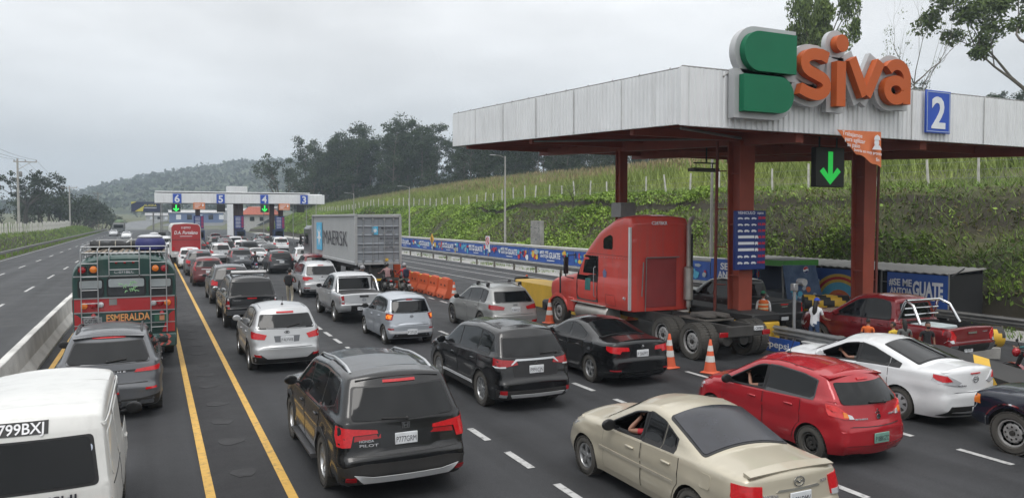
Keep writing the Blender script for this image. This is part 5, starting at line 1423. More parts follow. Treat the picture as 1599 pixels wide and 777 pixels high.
mb=MB(); mb.box(-.25,.25,-46,70,-.2,1.72); mb.build('wall',pm('whitewashed_wall',(.52,.53,.52),.85,0,.35,1.3,bump=.3),root)
mb=MB(); mb.box(-.32,.45,-46,70,1.72,1.86); mb.build('coping',pm('pale_coping',(.42,.42,.40),.85,0,.2,1),root)
def art(mb,y,z,s,seed):
 r_=random.Random(seed)
 for k in range(9):
  cy,cz=y+r_.uniform(-.9,.9)*s,z+r_.uniform(-.28,.3)
  n_=r_.choice((5,8,12)); a0=r_.uniform(0,6); rx,rz=r_.uniform(.08,.34)*s,r_.uniform(.08,.3)
  mb.prism([(rx*math.cos(a0+2*PI*i/n_)*r_.uniform(.7,1.2),rz*math.sin(a0+2*PI*i/n_)*r_.uniform(.8,1.1))for i in range(n_)],(-.03-.002*k,cy,cz),(0,-1,0),(0,0,1),(-.0015,0,0),r_.choice((2,3,4,5,6,1,2)))
BM=[M_BANB,M_BANW,M_BANC,M_BANR,M_BANY,M_BAND,M_BANG,M_BANO]
def banner(name,label,x,yc,ln,z0,z1,kind,tilt=0):
 root=empty(name,(x,yc,0),0,label,'banner')
 mb=MB(); n_=max(4,int(ln/.8)); vs=[]
 for i in range(n_+1):
  y=-ln/2+ln*i/n_
  for j in range(5):
   z=z0+(z1-z0)*j/4
   vs.append((.006*math.sin(y*3.1+j)+.012*math.sin(j*1.6)*math.sin(y*1.3),y,z))
 fs=[(i*5+j,i*5+j+1,(i+1)*5+j+1,(i+1)*5+j)for i in range(n_)for j in range(4)]
 k=len(vs); vs+=[(a+.012,b,c)for a,b,c in vs]; fs+=[tuple(q+k for q in f[::-1])for f in fs]
 rim_=[j for j in range(5)]+[i*5+4 for i in range(1,n_+1)]+[n_*5+j for j in(3,2,1,0)]+[i*5 for i in range(n_-1,0,-1)]
 fs+=[(rim_[i],rim_[i-1],rim_[i-1]+k,rim_[i]+k)for i in range(len(rim_))]
 mb.add(vs,fs); mb.build('cloth',M_BANB,root)
 h=z1-z0
 if kind=='text':
  mb=MB(); yy=ln*.22
  mb.text('GUATE',(-.05,yy-1.55,z0+h*.36),(0,-1,0),(0,0,1),h*.60,.004,.03,width=1.75,align='l',m=0)
  mb.text('#SE ME',(-.05,yy,z0+h*.66),(0,-1,0),(0,0,1),h*.30,.004,.03,width=1.45,align='l')
  mb.text('ANTOJA',(-.05,yy-.1,z0+h*.38),(0,-1,0),(0,0,1),h*.30,.004,.03,width=1.38,align='l')
  mb.box(-.054,-.05,yy-2.4,yy-1.2,z0+h*.16,z0+h*.22)
  mb.build('lettering',M_BANW,root,smooth=False)
 if kind in('text','art'):
  mb=MB(); art(mb,ln*.36 if kind=='text' else ln*.2,(z0+z1)/2,1.0,int(yc*10)); art(mb,-ln*.36 if kind=='text' else-ln*.2,(z0+z1)/2,1.0,int(yc*10)+1)
  mb.build('printed_figures',BM,root,smooth=False)
 return root
random.seed(4)
yb=33.0; i=0
ORD=['first','second','third','fourth','fifth','sixth','seventh','eighth','ninth','tenth','eleventh','twelfth']
while yb<126 and i<12:
 ln=7.4
 banner('banner','blue printed banner on the low wall, '+ORD[i]+' along from the red truck side',27.30,yb+ln/2,ln-.06,.62,1.66,'text')
 yb+=ln; i+=1
 # poles, lamps, wires
M_POLE=pm('pole_concrete',(.36,.35,.33),.8,0,.2,2)
M_WOOD=pm('pole_wood',(.17,.14,.11),.9,0,.3,3)
def lamp_post(x,y,h,label,name='street_lamp'):
 root=empty(name,(x,y,zg(x,y)),0,label,'street lamp','street lamps along the bank')
 mb=MB(); mb.tube([(0,0,-.3),(0,0,h)],[.11,.05],10); mb.tube([(0,0,h-.15),(-.5,0,h+.03),(-1.0,0,h+.06)],.022,6); mb.build('pole',M_POLE,root)
 mb=MB(); mb.rbox(-1.5,-.95,-.1,.1,h+.02,h+.10,.03); mb.build('lamp_head',M_GALV,root)
 return root
for y,lb in((34.4,'thick pale concrete lamp pole behind the price board under the canopy'),(63.4,'slim lamp post on the bank behind the low wall left of the canopy'),(92,'lamp post on the bank above the yellow diamond sign'),(121,'lamp post on the bank behind the grey container'),(152,'farthest lamp post along the bank near the eucalyptus trees')):
 lamp_post(29.0 if y>35 else 28.5,y,10 if y<35 else 8.3 if y<70 else 6.4,lb)
WP=[]
def util_pole(x,y,h,label,arm=1.6,mat=M_WOOD,side=1):
 root=empty('utility_pole',(x,y,zg(x,y)),0,label,'utility pole')
 mb=MB(); mb.tube([(0,0,-.4),(0,0,h)],[.19,.12],8); mb.build('pole',mat,root)
 mb=MB(); a,b=(-.5,2.4)if side==1 else(-arm,arm)
 mb.rbox(a,b,-.06,.06,h-.5,h-.36,.01); mb.tube([(0,0,h-1.6),(b*.7,0,h-.45)],.035,5); mb.build('crossarm',mat,root)
 for q in(a+.1,(a+b)/2,b-.1):
  mb=MB(); mb.lathe([(.05,h-.36),(.07,h-.28),(.04,h-.2),(.05,h-.14),(0,h-.1)],8,'z',(q,0,0)); mb.build('insulator',pm('insulator',(.2,.16,.14),.3),root)
 if side==1:
  mb=MB(); mb.lathe([(.16,h-2.6),(.2,h-2.5),(.2,h-1.9),(.12,h-1.8),(0,h-1.78)],10,'z',(.35,.1,0)); mb.build('transformer',M_GALVD,root)
 WP.append([(x+q,y,zg(x,y)+h-.1)for q in(a+.1,(a+b)/2,b-.1)])
util_pole(-17.3,130,10.6,'tall grey utility pole with one sided crossarm on the left verge',mat=M_POLE)
util_pole(-17.2,205,9.6,'wooden utility pole with double crossarms beyond the dark shrubs',side=0,mat=M_POLE)
util_pole(-16.5,297,12.5,'slender dark utility pole standing before the wooded hill',side=0)
def wires(ps,name,label,sag=1.2):
 mb=MB()
 for k in range(3):
  for A,B in zip(ps[:-1],ps[1:]):
   a,b=Vector(A[k]),Vector(B[k])
   mb.tube([a.lerp(b,t/12)-Vector((0,0,sag*4*(t/12)*(1-t/12)))for t in range(13)],.016,4)
 tag(mb.build(name,pm('cable',(.05,.05,.055),.6)),label,'cable')
wires([[(-17.5+q,58,13.5)for q in(0,1,2)]]+WP,'power_line','thin sagging power lines strung between the left verge poles')
root=empty('no_parking_sign',(25.95,60.3,0),0,'white no parking sign with crossed letter E on a post by the rail','road sign')
mb=MB(); mb.tube([(.02,0,-.2),(.02,0,2.4)],.03,6); mb.build('post',M_GALV,root)
mb=MB(); mb.rbox(-.02,.0,-.45,.45,1.40,2.50,.01); mb.build('sign_plate',M_BANW,root)
mb=MB(); c=Vector((-.024,0,2.08)); mb.tube([c+Vector((0,.31*math.cos(2*PI*i/24),.31*math.sin(2*PI*i/24)))for i in range(25)],.035,6,cap=False); mb.tube([c+Vector((0,.22,.22)),c+Vector((0,-.22,-.22))],.03,6); mb.build('prohibition_ring',M_BANR,root)
mb=MB(); mb.text('E',(-.028,0,1.93),(0,-1,0),(0,0,1),.44,.004,.02,m=0); mb.prism([(-.13,.1),(0,0),(.13,.1)],(-.026,0,1.55),(0,-1,0),(0,0,1),(-.004,0,0)); mb.build('lettering',M_INK,root,smooth=False)
root=empty('lane_merge_sign',(26.0,74.8,0),0,'yellow diamond warning sign beside the banner wall','road sign')
mb=MB(); mb.tube([(.02,0,-.2),(.02,0,1.9)],.03,6); mb.build('post',M_GALV,root)
mb=MB(); mb.prism([(-.62,0),(0,-.62),(.62,0),(0,.62)],(-.02,0,1.85),(0,-1,0),(0,0,1),(-.02,0,0)); mb.build('sign_plate',pm('sign_yellow',(.7,.36,.02),.45),root)
mb=MB(); mb.tube([(-.045,.12,1.55),(-.045,.12,2.12)],.03,5); mb.tube([(-.045,-.14,1.55),(-.045,-.14,1.8),(-.045,.0,1.95),(-.045,.02,2.12)],.03,5); mb.build('symbol',M_INK,root)
root=empty('concrete_stele',(28.9,56.8,zg(28.9,56.8)),0,'upright grey concrete slab with weathered marks in front of the bank','slab')
mb=MB(); z0=1.86-zg(28.9,56.8); mb.rbox(-.15,.15,-.95,.95,z0-.6,z0+1.95,.02); mb.build('slab',M_CONCD,root)
mb=MB(); r_=random.Random(8)
for k in range(40):
 y_,z_=r_.uniform(-.8,.8),r_.uniform(.15,1.8); mb.box(-.154,-.15,y_,y_+r_.uniform(.05,.25),z0+z_,z0+z_+r_.uniform(.03,.1))
mb.build('weathered_marks',pm('faded_mark',(.13,.14,.15),.9),root,smooth=False)
# near toll canopy
M_CLAD=pm('white_cladding',(.74,.755,.77),.45,.1,.06,.7,dust=.06)
def streaks(m,amount,sc=(5,5,.35)):
 t=m.node_tree; b=t.nodes['Principled BSDF']; src=b.inputs['Base Color'].links[0].from_socket
 co=N(t,'ShaderNodeTexCoord'); mp_=N(t,'ShaderNodeMapping'); mp_.inputs['Scale'].default_value=sc
 n_=N(t,'ShaderNodeTexNoise'); n_.inputs['Scale'].default_value=1.0; n_.inputs['Detail'].default_value=8; n_.inputs['Roughness'].default_value=.7
 t.links.new(co.outputs['Object'],mp_.inputs[0]); t.links.new(mp_.outputs[0],n_.inputs['Vector'])
 r_=N(t,'ShaderNodeMapRange'); r_.inputs[1].default_value=.5; r_.inputs[2].default_value=.75; r_.inputs[3].default_value=0; r_.inputs[4].default_value=amount
 t.links.new(n_.outputs[0],r_.inputs[0])
 mx_=N(t,'ShaderNodeMixRGB'); mx_.inputs[2].default_value=(.16,.15,.13,1)
 t.links.new(r_.outputs[0],mx_.inputs[0]); t.links.new(src,mx_.inputs[1]); t.links.new(mx_.outputs[0],b.inputs['Base Color'])
streaks(M_CLAD,.26)
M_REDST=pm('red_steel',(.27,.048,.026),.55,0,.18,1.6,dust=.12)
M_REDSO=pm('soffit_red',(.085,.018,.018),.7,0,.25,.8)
CX0,CX1,CY0,CY1,SL=12.4,29.5,16.2,32.8,.05
root=empty('toll_canopy',(16.8,18.9,0),0,'large toll canopy with white corrugated fascia on red steel pillars','toll canopy')
cz=lambda y:(y-CY0)*SL
def W(x,y,z):return(x-16.8,y-18.9,z)
def corr(mb,a,b,zlo,zhi,nrm,pitch=.19,dep=.04,back=.10):
 a,b,nrm=Vector(a),Vector(b),Vector(nrm); L_=(b-a).length; n_=int(L_/pitch); pts=[]
 for i in range(n_):
  for f,d in((0,0),(.32,0),(.46,dep),(.86,dep)):pts.append((a.lerp(b,min(1,(i+f)/n_)),d))
 pts.append((b,0))
 vs=[]
 for p,d in pts:
  q=p+nrm*d; zz=cz(p.y)
  r2=p-nrm*back
  vs+=[W(q.x,q.y,zlo+zz),W(q.x,q.y,zhi+zz),W(r2.x,r2.y,zhi+zz),W(r2.x,r2.y,zlo+zz)]
 fs=[]
 for i in range(len(pts)-1):
  for k in range(4):
   fs.append((i*4+k,i*4+(k+1)%4,i*4+4+(k+1)%4,i*4+4+k))
 fs+=[(0,1,2,3),tuple(len(vs)-4+q for q in(3,2,1,0))]
 mb.add(vs,fs)
mb=MB(); corr(mb,(CX0,CY1,0),(CX0,CY0,0),6.43,7.86,(-1,0,0)); mb.build('side_fascia',M_CLAD,root,smooth=False)
mb=MB(); mb.box(CX0-16.8-.05,CX0+.16-16.8,CY0-18.9-.05,CY0+.02-18.9,6.40,7.90); mb.build('corner_trim',M_CLAD,root,smooth=False)
mb=MB(); corr(mb,(CX0+.16,CY0,0),(CX1,CY0,0),6.40,7.90,(0,-1,0)); mb.build('front_fascia',M_CLAD,root,smooth=False)
mb=MB(); corr(mb,(CX1,CY1,0),(CX0+.02,CY1,0),6.43,7.86,(0,1,0)); mb.build('rear_fascia',M_CLAD,root,smooth=False)
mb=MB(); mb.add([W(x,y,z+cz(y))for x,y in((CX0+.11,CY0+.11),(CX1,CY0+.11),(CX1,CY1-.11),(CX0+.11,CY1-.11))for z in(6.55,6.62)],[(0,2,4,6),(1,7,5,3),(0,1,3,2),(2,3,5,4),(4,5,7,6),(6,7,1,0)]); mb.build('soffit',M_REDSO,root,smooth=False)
mb=MB(); mb.add([W(x,y,z+cz(y))for x,y in((CX0+.11,CY0+.11),(CX1,CY0+.11),(CX1,CY1-.11),(CX0+.11,CY1-.11))for z in(7.55,7.62)],[(0,2,4,6),(1,7,5,3),(0,1,3,2),(2,3,5,4),(4,5,7,6),(6,7,1,0)]); mb.build('roof_deck',M_GALVD,root,smooth=False)
def beam(x0,x1,y0,y1,hh=.42,z=6.55):
 mb=MB(); vs=[]
 for x,y in((x0,y0),(x1,y0),(x1,y1),(x0,y1)):vs+=[W(x,y,z-hh+cz(y)),W(x,y,z-.004+cz(y))]
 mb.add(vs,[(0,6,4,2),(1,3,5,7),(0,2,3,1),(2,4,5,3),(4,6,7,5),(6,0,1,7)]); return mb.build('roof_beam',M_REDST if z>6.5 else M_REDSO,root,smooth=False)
beam(16.65,16.95,CY0+.3,CY1-.3,.40); beam(21.85,22.15,CY0+.3,CY1-.3,.40); beam(27.9,28.2,CY0+.3,CY1-.3,.40)
for y in(18.9,25.5,31.8):beam(CX0+.3,16.64,y-.1,y+.1,.26); beam(16.96,21.84,y-.1,y+.1,.26); beam(22.16,27.88,y-.1,y+.1,.26)
for y in(17.2,20.6,22.3,24.0,27.2,28.9,30.4):
 beam(CX0+.2,16.62,y-.04,y+.04,.13); beam(16.98,21.8,y-.04,y+.04,.13); beam(22.2,27.85,y-.04,y+.04,.13)
mb=MB()
for A,B in(((12.7,16.6),(16.6,18.7)),((12.7,25.2),(16.6,19.1)),((17,19.1),(21.8,25.2))):
 mb.tube([W(A[0],A[1],6.36+cz(A[1])),W(B[0],B[1],6.36+cz(B[1]))],.04,6)
mb.build('diagonal_brace',M_GALVD,root)
def pillar(x,y,wd,zt_,z0=0.0,taper=0.0):
 mb=MB(); h=wd/2; f=.05
 for(x0,x1,y0,y1)in((-h,h,-h,-h+f),(-h,h,h-f,h),(-.1,.1,-h+f,h-f)):
  s=1+taper
  vs=[]
  for z,k in((z0,1),(zt_,s)):
   for a,b in((x0,y0),(x1,y0),(x1,y1),(x0,y1)):vs.append(W(x+a*k,y+b*k,z))
  mb.add(vs,[(0,3,2,1),(4,5,6,7),(0,1,5,4),(1,2,6,5),(2,3,7,6),(3,0,4,7)])
 for z in(2.2,3.8,5.4):mb.box(*[q for q in(x-h-16.8-.004,x+h-16.8+.004,y-h-18.9+.06,y+h-18.9-.06,z,z+.03)])
 mb.build('pillar',M_REDST,root,smooth=False)
pillar(16.8,18.9,.50,6.27+cz(18.9),taper=.18); pillar(22.0,18.7,.48,6.27+cz(18.7),taper=.18); pillar(16.8,25.7,.34,6.27+cz(25.7))
mb=MB(); mb.rbox(*[q for q in(16.45-16.8,17.15-16.8,25.2-18.9,25.9-18.9,4.05,4.62)],.02); mb.build('junction_box',pm('grey_box',(.30,.31,.31),.6,0,.1,4),root)
for x0,y0,x1,y1 in((16.32,19.5,16.5,19.2),(22.55,18.6,22.3,18.6)):
 mb=MB(); mb.tube([W(x0,y0,.9),W(x0+.04,y0,6.45)],.05,6)
 for z in(1.9,3.1,4.3,5.5):mb.tube([W(x0,y0,z),W(x1,y1,z)],.02,5)
 mb.build('downpipe',pm('pipe_red',(.16,.035,.025),.6),root)
mb=MB()
for y in[CY0+.5+i*1.4 for i in range(12)]:mb.tube([W(CX0-.02,y,7.86+cz(y)),W(CX0+.02,y,7.93+cz(y))],.015,4)
mb.tube([W(CX0+.05,CY0+.05,7.89),W(CX0+.05,CY1,7.89+cz(CY1))],.025,5); mb.tube([W(CX0+.05,CY0+.05,7.93),W(CX1,CY0+.05,7.93)],.025,5)
mb.build('roof_edge_trim',M_GALVD,root)
M_JNT=pm('joint_grey',(.46,.46,.46),.7)
for y in(18.9,21.7,24.4,27.2,30.0):mb=MB(); mb.box(CX0-.062-16.8,CX0-.03-16.8,y-18.9,y+.014-18.9,6.45+cz(y),7.84+cz(y)); mb.build('sheet_joint',M_JNT,root,smooth=False)
for x in(21.0,24.4):mb=MB(); mb.box(x-16.8,x+.015-16.8,CY0-.062-18.9,CY0-.03-18.9,6.42,7.88); mb.build('sheet_joint',M_JNT,root,smooth=False)
root=empty('hanging_lamp',(19.6,24.0,6.9),0,'black frame with flat lamp hanging under the canopy beside the red pillar','lamp')
mb=MB(); mb.tube([(0,0,0),(0,0,-.75)],.03,6); mb.tube([(-.6,0,-.75),(.6,0,-.75)],.03,6); mb.tube([(-.5,0,-.75),(-.5,0,-.95)],.02,5); mb.tube([(.3,0,-.75),(.3,0,-.95)],.02,5); mb.build('bracket',M_BLACK,root)
mb=MB(); mb.rbox(-.75,.5,-.22,.22,-1.08,-.95,.03); mb.build('lamp_housing',M_GALVD,root)
# the big letter sign
M_SGREEN=pm('sign_green',(.002,.135,.062),.5,0,.10,.8,spec=.3); M_SORANGE=pm('sign_orange',(.46,.095,.020),.5,0,.08,.8,spec=.3); M_SBACK=pm('sign_backing',(.42,.43,.44),.45,.2,.1,1)
root=empty('letter_sign',(17.2,15.9,6.84),0,'green and orange channel letter sign standing on the canopy front','sign')
O=(17.2,15.9,7.0); OX=.26
def dshape(x0,x1,z0,z1,left,rr):
 return fillet([(x0,z0,rr if left else .03),(x1,z0,.03 if left else rr),(x1,z1,.03 if left else rr),(x0,z1,rr if left else .03)],True)
def dsh2(x0,x1,z0,z1,left,g_=0.0):
 h=(z1-z0)/2+g_; zc=(z0+z1)/2; n_=14
 pts=[]
 if left:
  cx=x0+(z1-z0)/2+.0
  pts=[(x1+g_,zc-h),(x1+g_,zc+h)]+[(cx-h*math.sin(PI*i/n_),zc+h*math.cos(PI*i/n_))for i in range(n_+1)]
 else:
  cx=x1-(z1-z0)/2
  pts=[(cx+h*math.sin(PI*i/n_),zc-h*math.cos(PI*i/n_))for i in range(n_+1)]+[(x0-g_,zc+h),(x0-g_,zc-h)]
 return[(a-O[0],b-O[2])for a,b in pts]
for(x0,x1,z0,z1,l)in((13.98,15.78,8.02,9.06,True),(13.98,15.70,6.96,7.92,False)):
 mb=MB(); mb.prism(dsh2(x0,x1,z0,z1,l,.16),(0,-.06,0),(1,0,0),(0,0,1),(0,.22,0)); mb.build('emblem_backing',M_SBACK,root,ang=30)
 mb=MB(); mb.prism(dsh2(x0,x1,z0,z1,l),(0,-.26,0),(1,0,0),(0,0,1),(0,.195,0)); mb.build('emblem',M_SGREEN,root,ang=30)
def stroke(pts,wd,n_=10):
 P_=[Vector(p)for p in pts]; l,r2=[],[]
 for i,p in enumerate(P_):
  a=P_[max(0,i-1)]; b=P_[min(len(P_)-1,i+1)]; d=(b-a).normalized(); nn=Vector((-d.y,d.x))*(wd/2)
  l.append(p+nn); r2.append(p-nn)
 return l,r2
def letter(mb,strokes,y0,dy,grow=0.0):
 for si,st in enumerate(strokes):
  pts,wd=st; y0=y0-.004*si
  wd=wd+2*grow
  P_=[Vector(p)for p in pts]
  if grow:
   P_=[P_[0]+(P_[0]-P_[1]).normalized()*grow]+P_[1:-1]+[P_[-1]+(P_[-1]-P_[-2]).normalized()*grow]
  l,r2=stroke(P_,wd)
  k=len(l); vs=[]
  for yv in(y0,y0+dy):
   vs+=[(p.x-O[0]-OX,yv,p.y-O[2])for p in l]+[(p.x-O[0]-OX,yv,p.y-O[2])for p in r2]
  fs=[]
  for i in range(k-1):
   fs.append((i,i+1,k+i+1,k+i)); fs.append((2*k+i,3*k+i,3*k+i+1,2*k+i+1))
   fs.append((i,2*k+i,2*k+i+1,i+1)); fs.append((k+i,k+i+1,3*k+i+1,3*k+i))
  fs+=[(0,k,3*k,2*k),(k-1,3*k-1,4*k-1,2*k-1)]
  mb.add(vs,fs)
def arc(cx,cz_,rx,rz_,a0,a1,n_=12):return[(cx+rx*math.cos(R(a0+(a1-a0)*i/n_)),cz_+rz_*math.sin(R(a0+(a1-a0)*i/n_)))for i in range(n_+1)]
LW=.31
LET={'s':[([(17.20,8.56),(16.95,8.64)]+arc(16.72,8.36,.40,.27,80,245,12)[0:0]+arc(16.74,8.38,.40,.26,75,235,10)+[(16.72,8.10)]+arc(16.76,7.80,.40,.26,55,-105,10)+[(16.42,7.60),(16.20,7.68)],LW)],'i':[([(17.70,7.28),(17.70,8.52)],LW*1.1)],'v':[([(18.12,8.64),(18.66,7.64)],LW),([(19.26,8.64),(18.72,7.64)],LW)],'a':[([(20.36,7.50),(20.36,8.22)]+arc(19.95,8.24,.41,.38,0,148,10),LW),(arc(19.90,7.88,.36,.28,8,352,18),LW*.92)],}
for ch,st in LET.items():
 mb=MB(); letter(mb,st,-.04,.16,.15);
 if ch=='i':mb.lathe([(.40,-.04),(.40,.12)],24,'y',(17.72-O[0]-OX,0,9.02-O[2]))
 mb.build('letter_backing',M_SBACK,root,ang=30)
 mb=MB(); letter(mb,st,-.27,.21)
 if ch=='i':mb.lathe([(.24,-.27),(.24,-.06)],24,'y',(17.72-O[0]-OX,0,9.02-O[2]))
 mb.build('letter',M_SORANGE,root,ang=30)
mb=MB()
for x in(14.4,15.6,16.6,17.7,18.6,19.6,20.4):mb.tube([(x-O[0],.12,.6),(x-O[0],.9,.2)],.03,5)
mb.tube([(13.75-O[0],.3,.9),(14.3-O[0],.12,1.3)],.03,5)
mb.build('stay_rod',M_GALVD,root)
M_NUMB=pm('number_blue',(.010,.065,.42),.4,0,.08,2)
def lane_number(label,x,y,z,w_,h,digit,group=None):
 root=empty('lane_number_sign',(x,y,z),0,label,'sign',group)
 mb=MB(); mb.rbox(-w_/2,w_/2,0,.06,-h/2,h/2,.01); mb.build('sign_plate',M_NUMB,root)
 mb=MB(); mb.text(digit,(0,-.004,-h*.37),(1,0,0),(0,0,1),h*1.02,.008,.025); mb.build('lettering',M_BANW,root,smooth=False)
 b_=.03*h
 mb=MB()
 for q in((-w_/2+b_,w_/2-b_,h/2-1.6*b_,h/2-b_),(-w_/2+b_,w_/2-b_,-h/2+b_,-h/2+1.6*b_),(-w_/2+b_,-w_/2+1.6*b_,-h/2+1.6*b_,h/2-1.6*b_),(w_/2-1.6*b_,w_/2-b_,-h/2+1.6*b_,h/2-1.6*b_)):mb.box(q[0],q[1],-.006,0,q[2],q[3])
 mb.build('border',pm('pale_border',(.35,.42,.55),.5),root,smooth=False)
lane_number('large blue number two sign on the near canopy front',22.05,16.04,7.28,1.12,1.30,'2')
M_SIGNAL=pm('signal_black',(.006,.007,.007),.4); M_ARROW=pm('green_lights',(.01,.3,.05),.4,emit=(.03,.95,.12,.28))
M_ARROW2=pm('bright_green_lights',(.01,.3,.05),.4,emit=(.03,1,.12,.8))
def arrow_signal(label,x,y,z,s,lit,mat=None,h=1.0,rod=.5):
 root=empty('lane_signal',(x,y,z),0,label,'signal')
 mb=MB(); mb.rbox(-s/2,s/2,-.1,.1,-s*h/2,s*h/2,.02); mb.tube([(-s*.3,0,s*h/2),(-s*.3,0,s*h/2+rod)],.03,5); mb.tube([(s*.3,0,s*h/2),(s*.3,0,s*h/2+rod)],.03,5); mb.build('signal_box',M_SIGNAL,root)
 if lit:
  mb=MB(); k=s*.5
  mb.prism([(-.16*k,.78*k),(.16*k,.78*k),(.16*k,-.36*k),(.48*k,-.02*k),(.72*k,-.22*k),(0,-.88*k),(-.72*k,-.22*k),(-.48*k,-.02*k),(-.16*k,-.36*k)],(0,-.104,0),(1,0,0),(0,0,1),(0,-.008,0)); mb.build('arrow',mat or M_ARROW,root,smooth=False)
arrow_signal('black lane signal with lit green down arrow under the near canopy',19.0,17.5,5.58,1.22,True,M_ARROW)
root=empty('hanging_banner',(18.55,15.98,6.5),0,'torn orange cloth banner with worker symbol hanging from the near canopy edge','banner')
mb=MB(); n1,n2=10,7; vs=[]
tl,tr_,br,bl=Vector((-.85,.02)),Vector((.92,.04)),Vector((.98,-1.02)),Vector((-.12,-.66))
for i in range(n1+1):
 for j in range(n2+1):
  u,v=i/n1,j/n2
  p=tl.lerp(tr_,u).lerp(bl.lerp(br,u),v)
  vs.append((p.x,-.05*v*math.sin(u*5)-.03*v,p.y+(.04*math.sin(9*u)if j==n2 else 0)))
fs=[(i*(n2+1)+j,i*(n2+1)+j+1,(i+1)*(n2+1)+j+1,(i+1)*(n2+1)+j)for i in range(n1)for j in range(n2)]
k=len(vs); vs2=vs+[(a,b+.01,c)for a,b,c in vs]; mb.add(vs2,fs+[tuple(q+k for q in f[::-1])for f in fs]); mb.build('cloth',pm('orange_cloth',(.62,.17,.06),.7,0,.1,2),root)
mb=MB()
for txt,x,z,sz in(('Trabajamos',-.42,-.16,.17),('para agilizar',-.30,-.32,.17),('su paso',-.36,-.46,.17),('Sonria es muy pronto',.22,-.62,.13),('fin',.62,-.84,.15)):
 mb.text(txt,(x+.02,-.13,z),(1,0,-.08),(.03,0,1),sz,.003,.005)
mb.build('lettering',M_BANW,root,smooth=False)
mb=MB(); mb.ball((.62,-.11,-.30),(.10,.012,.12),12,8); mb.prism([(-.13,.0),(.13,.0),(.1,.1),(0,.15),(-.1,.1)],(.62,-.12,-.22),(1,0,0),(0,0,1),(0,-.01,0)); mb.prism([(-.2,-.12),(.2,-.12),(.1,.0),(-.1,.0)],(.62,-.12,-.38),(1,0,0),(0,0,1),(0,-.01,0)); mb.build('worker_symbol',M_BANW,root)
M_LED=pm('red_digits',(.30,.012,.015),.4,emit=(1,.03,.03,.10))
M_BOARD=pm('board_blue',(.008,.026,.15),.45,0,.1,2)
def price_board(label,x,y,z0,z1,w_,detail=True):
 root=empty('price_board',(x,y,(z0+z1)/2),0,label,'price board'); h=z1-z0
 mb=MB(); mb.rbox(-w_/2,w_/2,-.05,.05,-h/2,h/2,.015); mb.build('board',M_BOARD,root)
 mb=MB()
 if detail:mb.text('VEHICULO',(-.14*w_,-.053,h*.44),(1,0,0),(0,0,1),h*.068,.003,.01,width=w_*.56); mb.text('EJES',(.32*w_,-.053,h*.445),(1,0,0),(0,0,1),h*.04,.003,.01,width=w_*.2)
 for k in range(8):
  z=h*(.36-.108*k)
  if detail:
   def veh(x,l,hh,cab=.3):
    mb.prism([(0,0),(l,0),(l,hh*.5),(l*(1-cab*.4),hh*.55),(l*(1-cab),hh),(l*cab*.6,hh),(l*.04,hh*.55)],(x,-.052,z),(1,0,0),(0,0,1),(0,-.004,0))
    for q in(.2,.8):mb.lathe([(.018,-.056),(.018,-.052)],8,'y',(x+l*q,0,z))
   if k in(3,4,5):mb.box(-.40*w_,.12*w_,-.056,-.052,z,z+h*.045); veh(.14*w_,.12*w_,h*.045)
   else:
    for q in(-.42,-.21,.02):veh(q*w_,.17*w_,h*(.026 if k<2 else .034))
  else:
   mb.box(-.36*w_,.14*w_,-.056,-.052,z,z+h*.03)
 mb.build('vehicle_symbols',M_BANW,root,smooth=False)
 mb=MB()
 for k in range(8):
  z=h*(.36-.108*k)
  if detail:mb.text(('20.00','15.00','35.00','45.00','60.00','75.00','20.00','10.00')[k],(.36*w_,-.054,z),(1,0,0),(0,0,1),h*.058,.004,.02,width=w_*.24)
  else:mb.box(.24*w_,.46*w_,-.056,-.052,z,z+h*.05)
 mb.build('red_digits',M_LED,root,smooth=False)
price_board('blue toll price board titled VEHICULO fixed to the red pillar behind the red truck',16.70,18.38,2.42,4.24,1.22)
# islands
M_IBLACK=pm('island_black',(.014,.014,.015),.6,0,.25,2,dust=.15); M_IYEL=pm('island_yellow',(.66,.40,.03),.55,0,.15,2,dust=.12)
root=empty('toll_island',(16.85,18.75,0),0,'black and yellow concrete island block around the near red pillar','toll island')
for(nm,a,b,m_)in(('base',0,.86,M_IYEL),('top_band',.864,1.13,M_IBLACK)):
 mb=MB(); mb.rbox(-.56 if nm=='base' else-.54,.56 if nm=='base' else .54,-1.0,3.6,a,b,.05); mb.build(nm,m_,root)
root=empty('island_nose',(16.6,31.5,0),0,'curved yellow island nose with black end behind the truck bonnet','impact attenuator')
mb=MB(); n_=14; prof=[]
for i in range(n_+1):
 t=PI*i/n_; prof.append((.75*math.cos(t),1.6+1.15*math.sin(t)))
prof=[(.75,-6.2)]+prof+[(-.75,-6.2)]
mb.prism(prof,(0,0,0),(1,0,0),(0,1,0),(0,0,1.02)); mb.build('nose_shell',M_IYEL,root,ang=30)
mb=MB(); mb.rbox(-.35,.35,2.70,2.95,.0,1.12,.04); mb.build('end_block',M_IBLACK,root)
mb=MB(); mb.rbox(-.18,.18,2.62,2.69,.5,.82,.0); mb.build('marker_plate',pm('marker_yellow',(.75,.6,.1),.4),root)
root=empty('island_ramp',(16.6,11.0,0),0,'black sloping island end with yellow diagonal stripes at the right edge','impact attenuator')
mb=MB(); RP=[(1.9,0),(1.9,.92),(1.3,.95),(-.6,.70),(-2.4,.42),(-3.2,.34),(-3.2,0)]
mb.prism(RP,(-.62,0,0),(0,1,0),(0,0,1),(1.24,0,0)); mb.build('ramp_body',M_IBLACK,root,ang=20)
def ztop_r(y):
 q=sorted(RP[1:-1]); return lerp_table(q,y)
mb=MB()
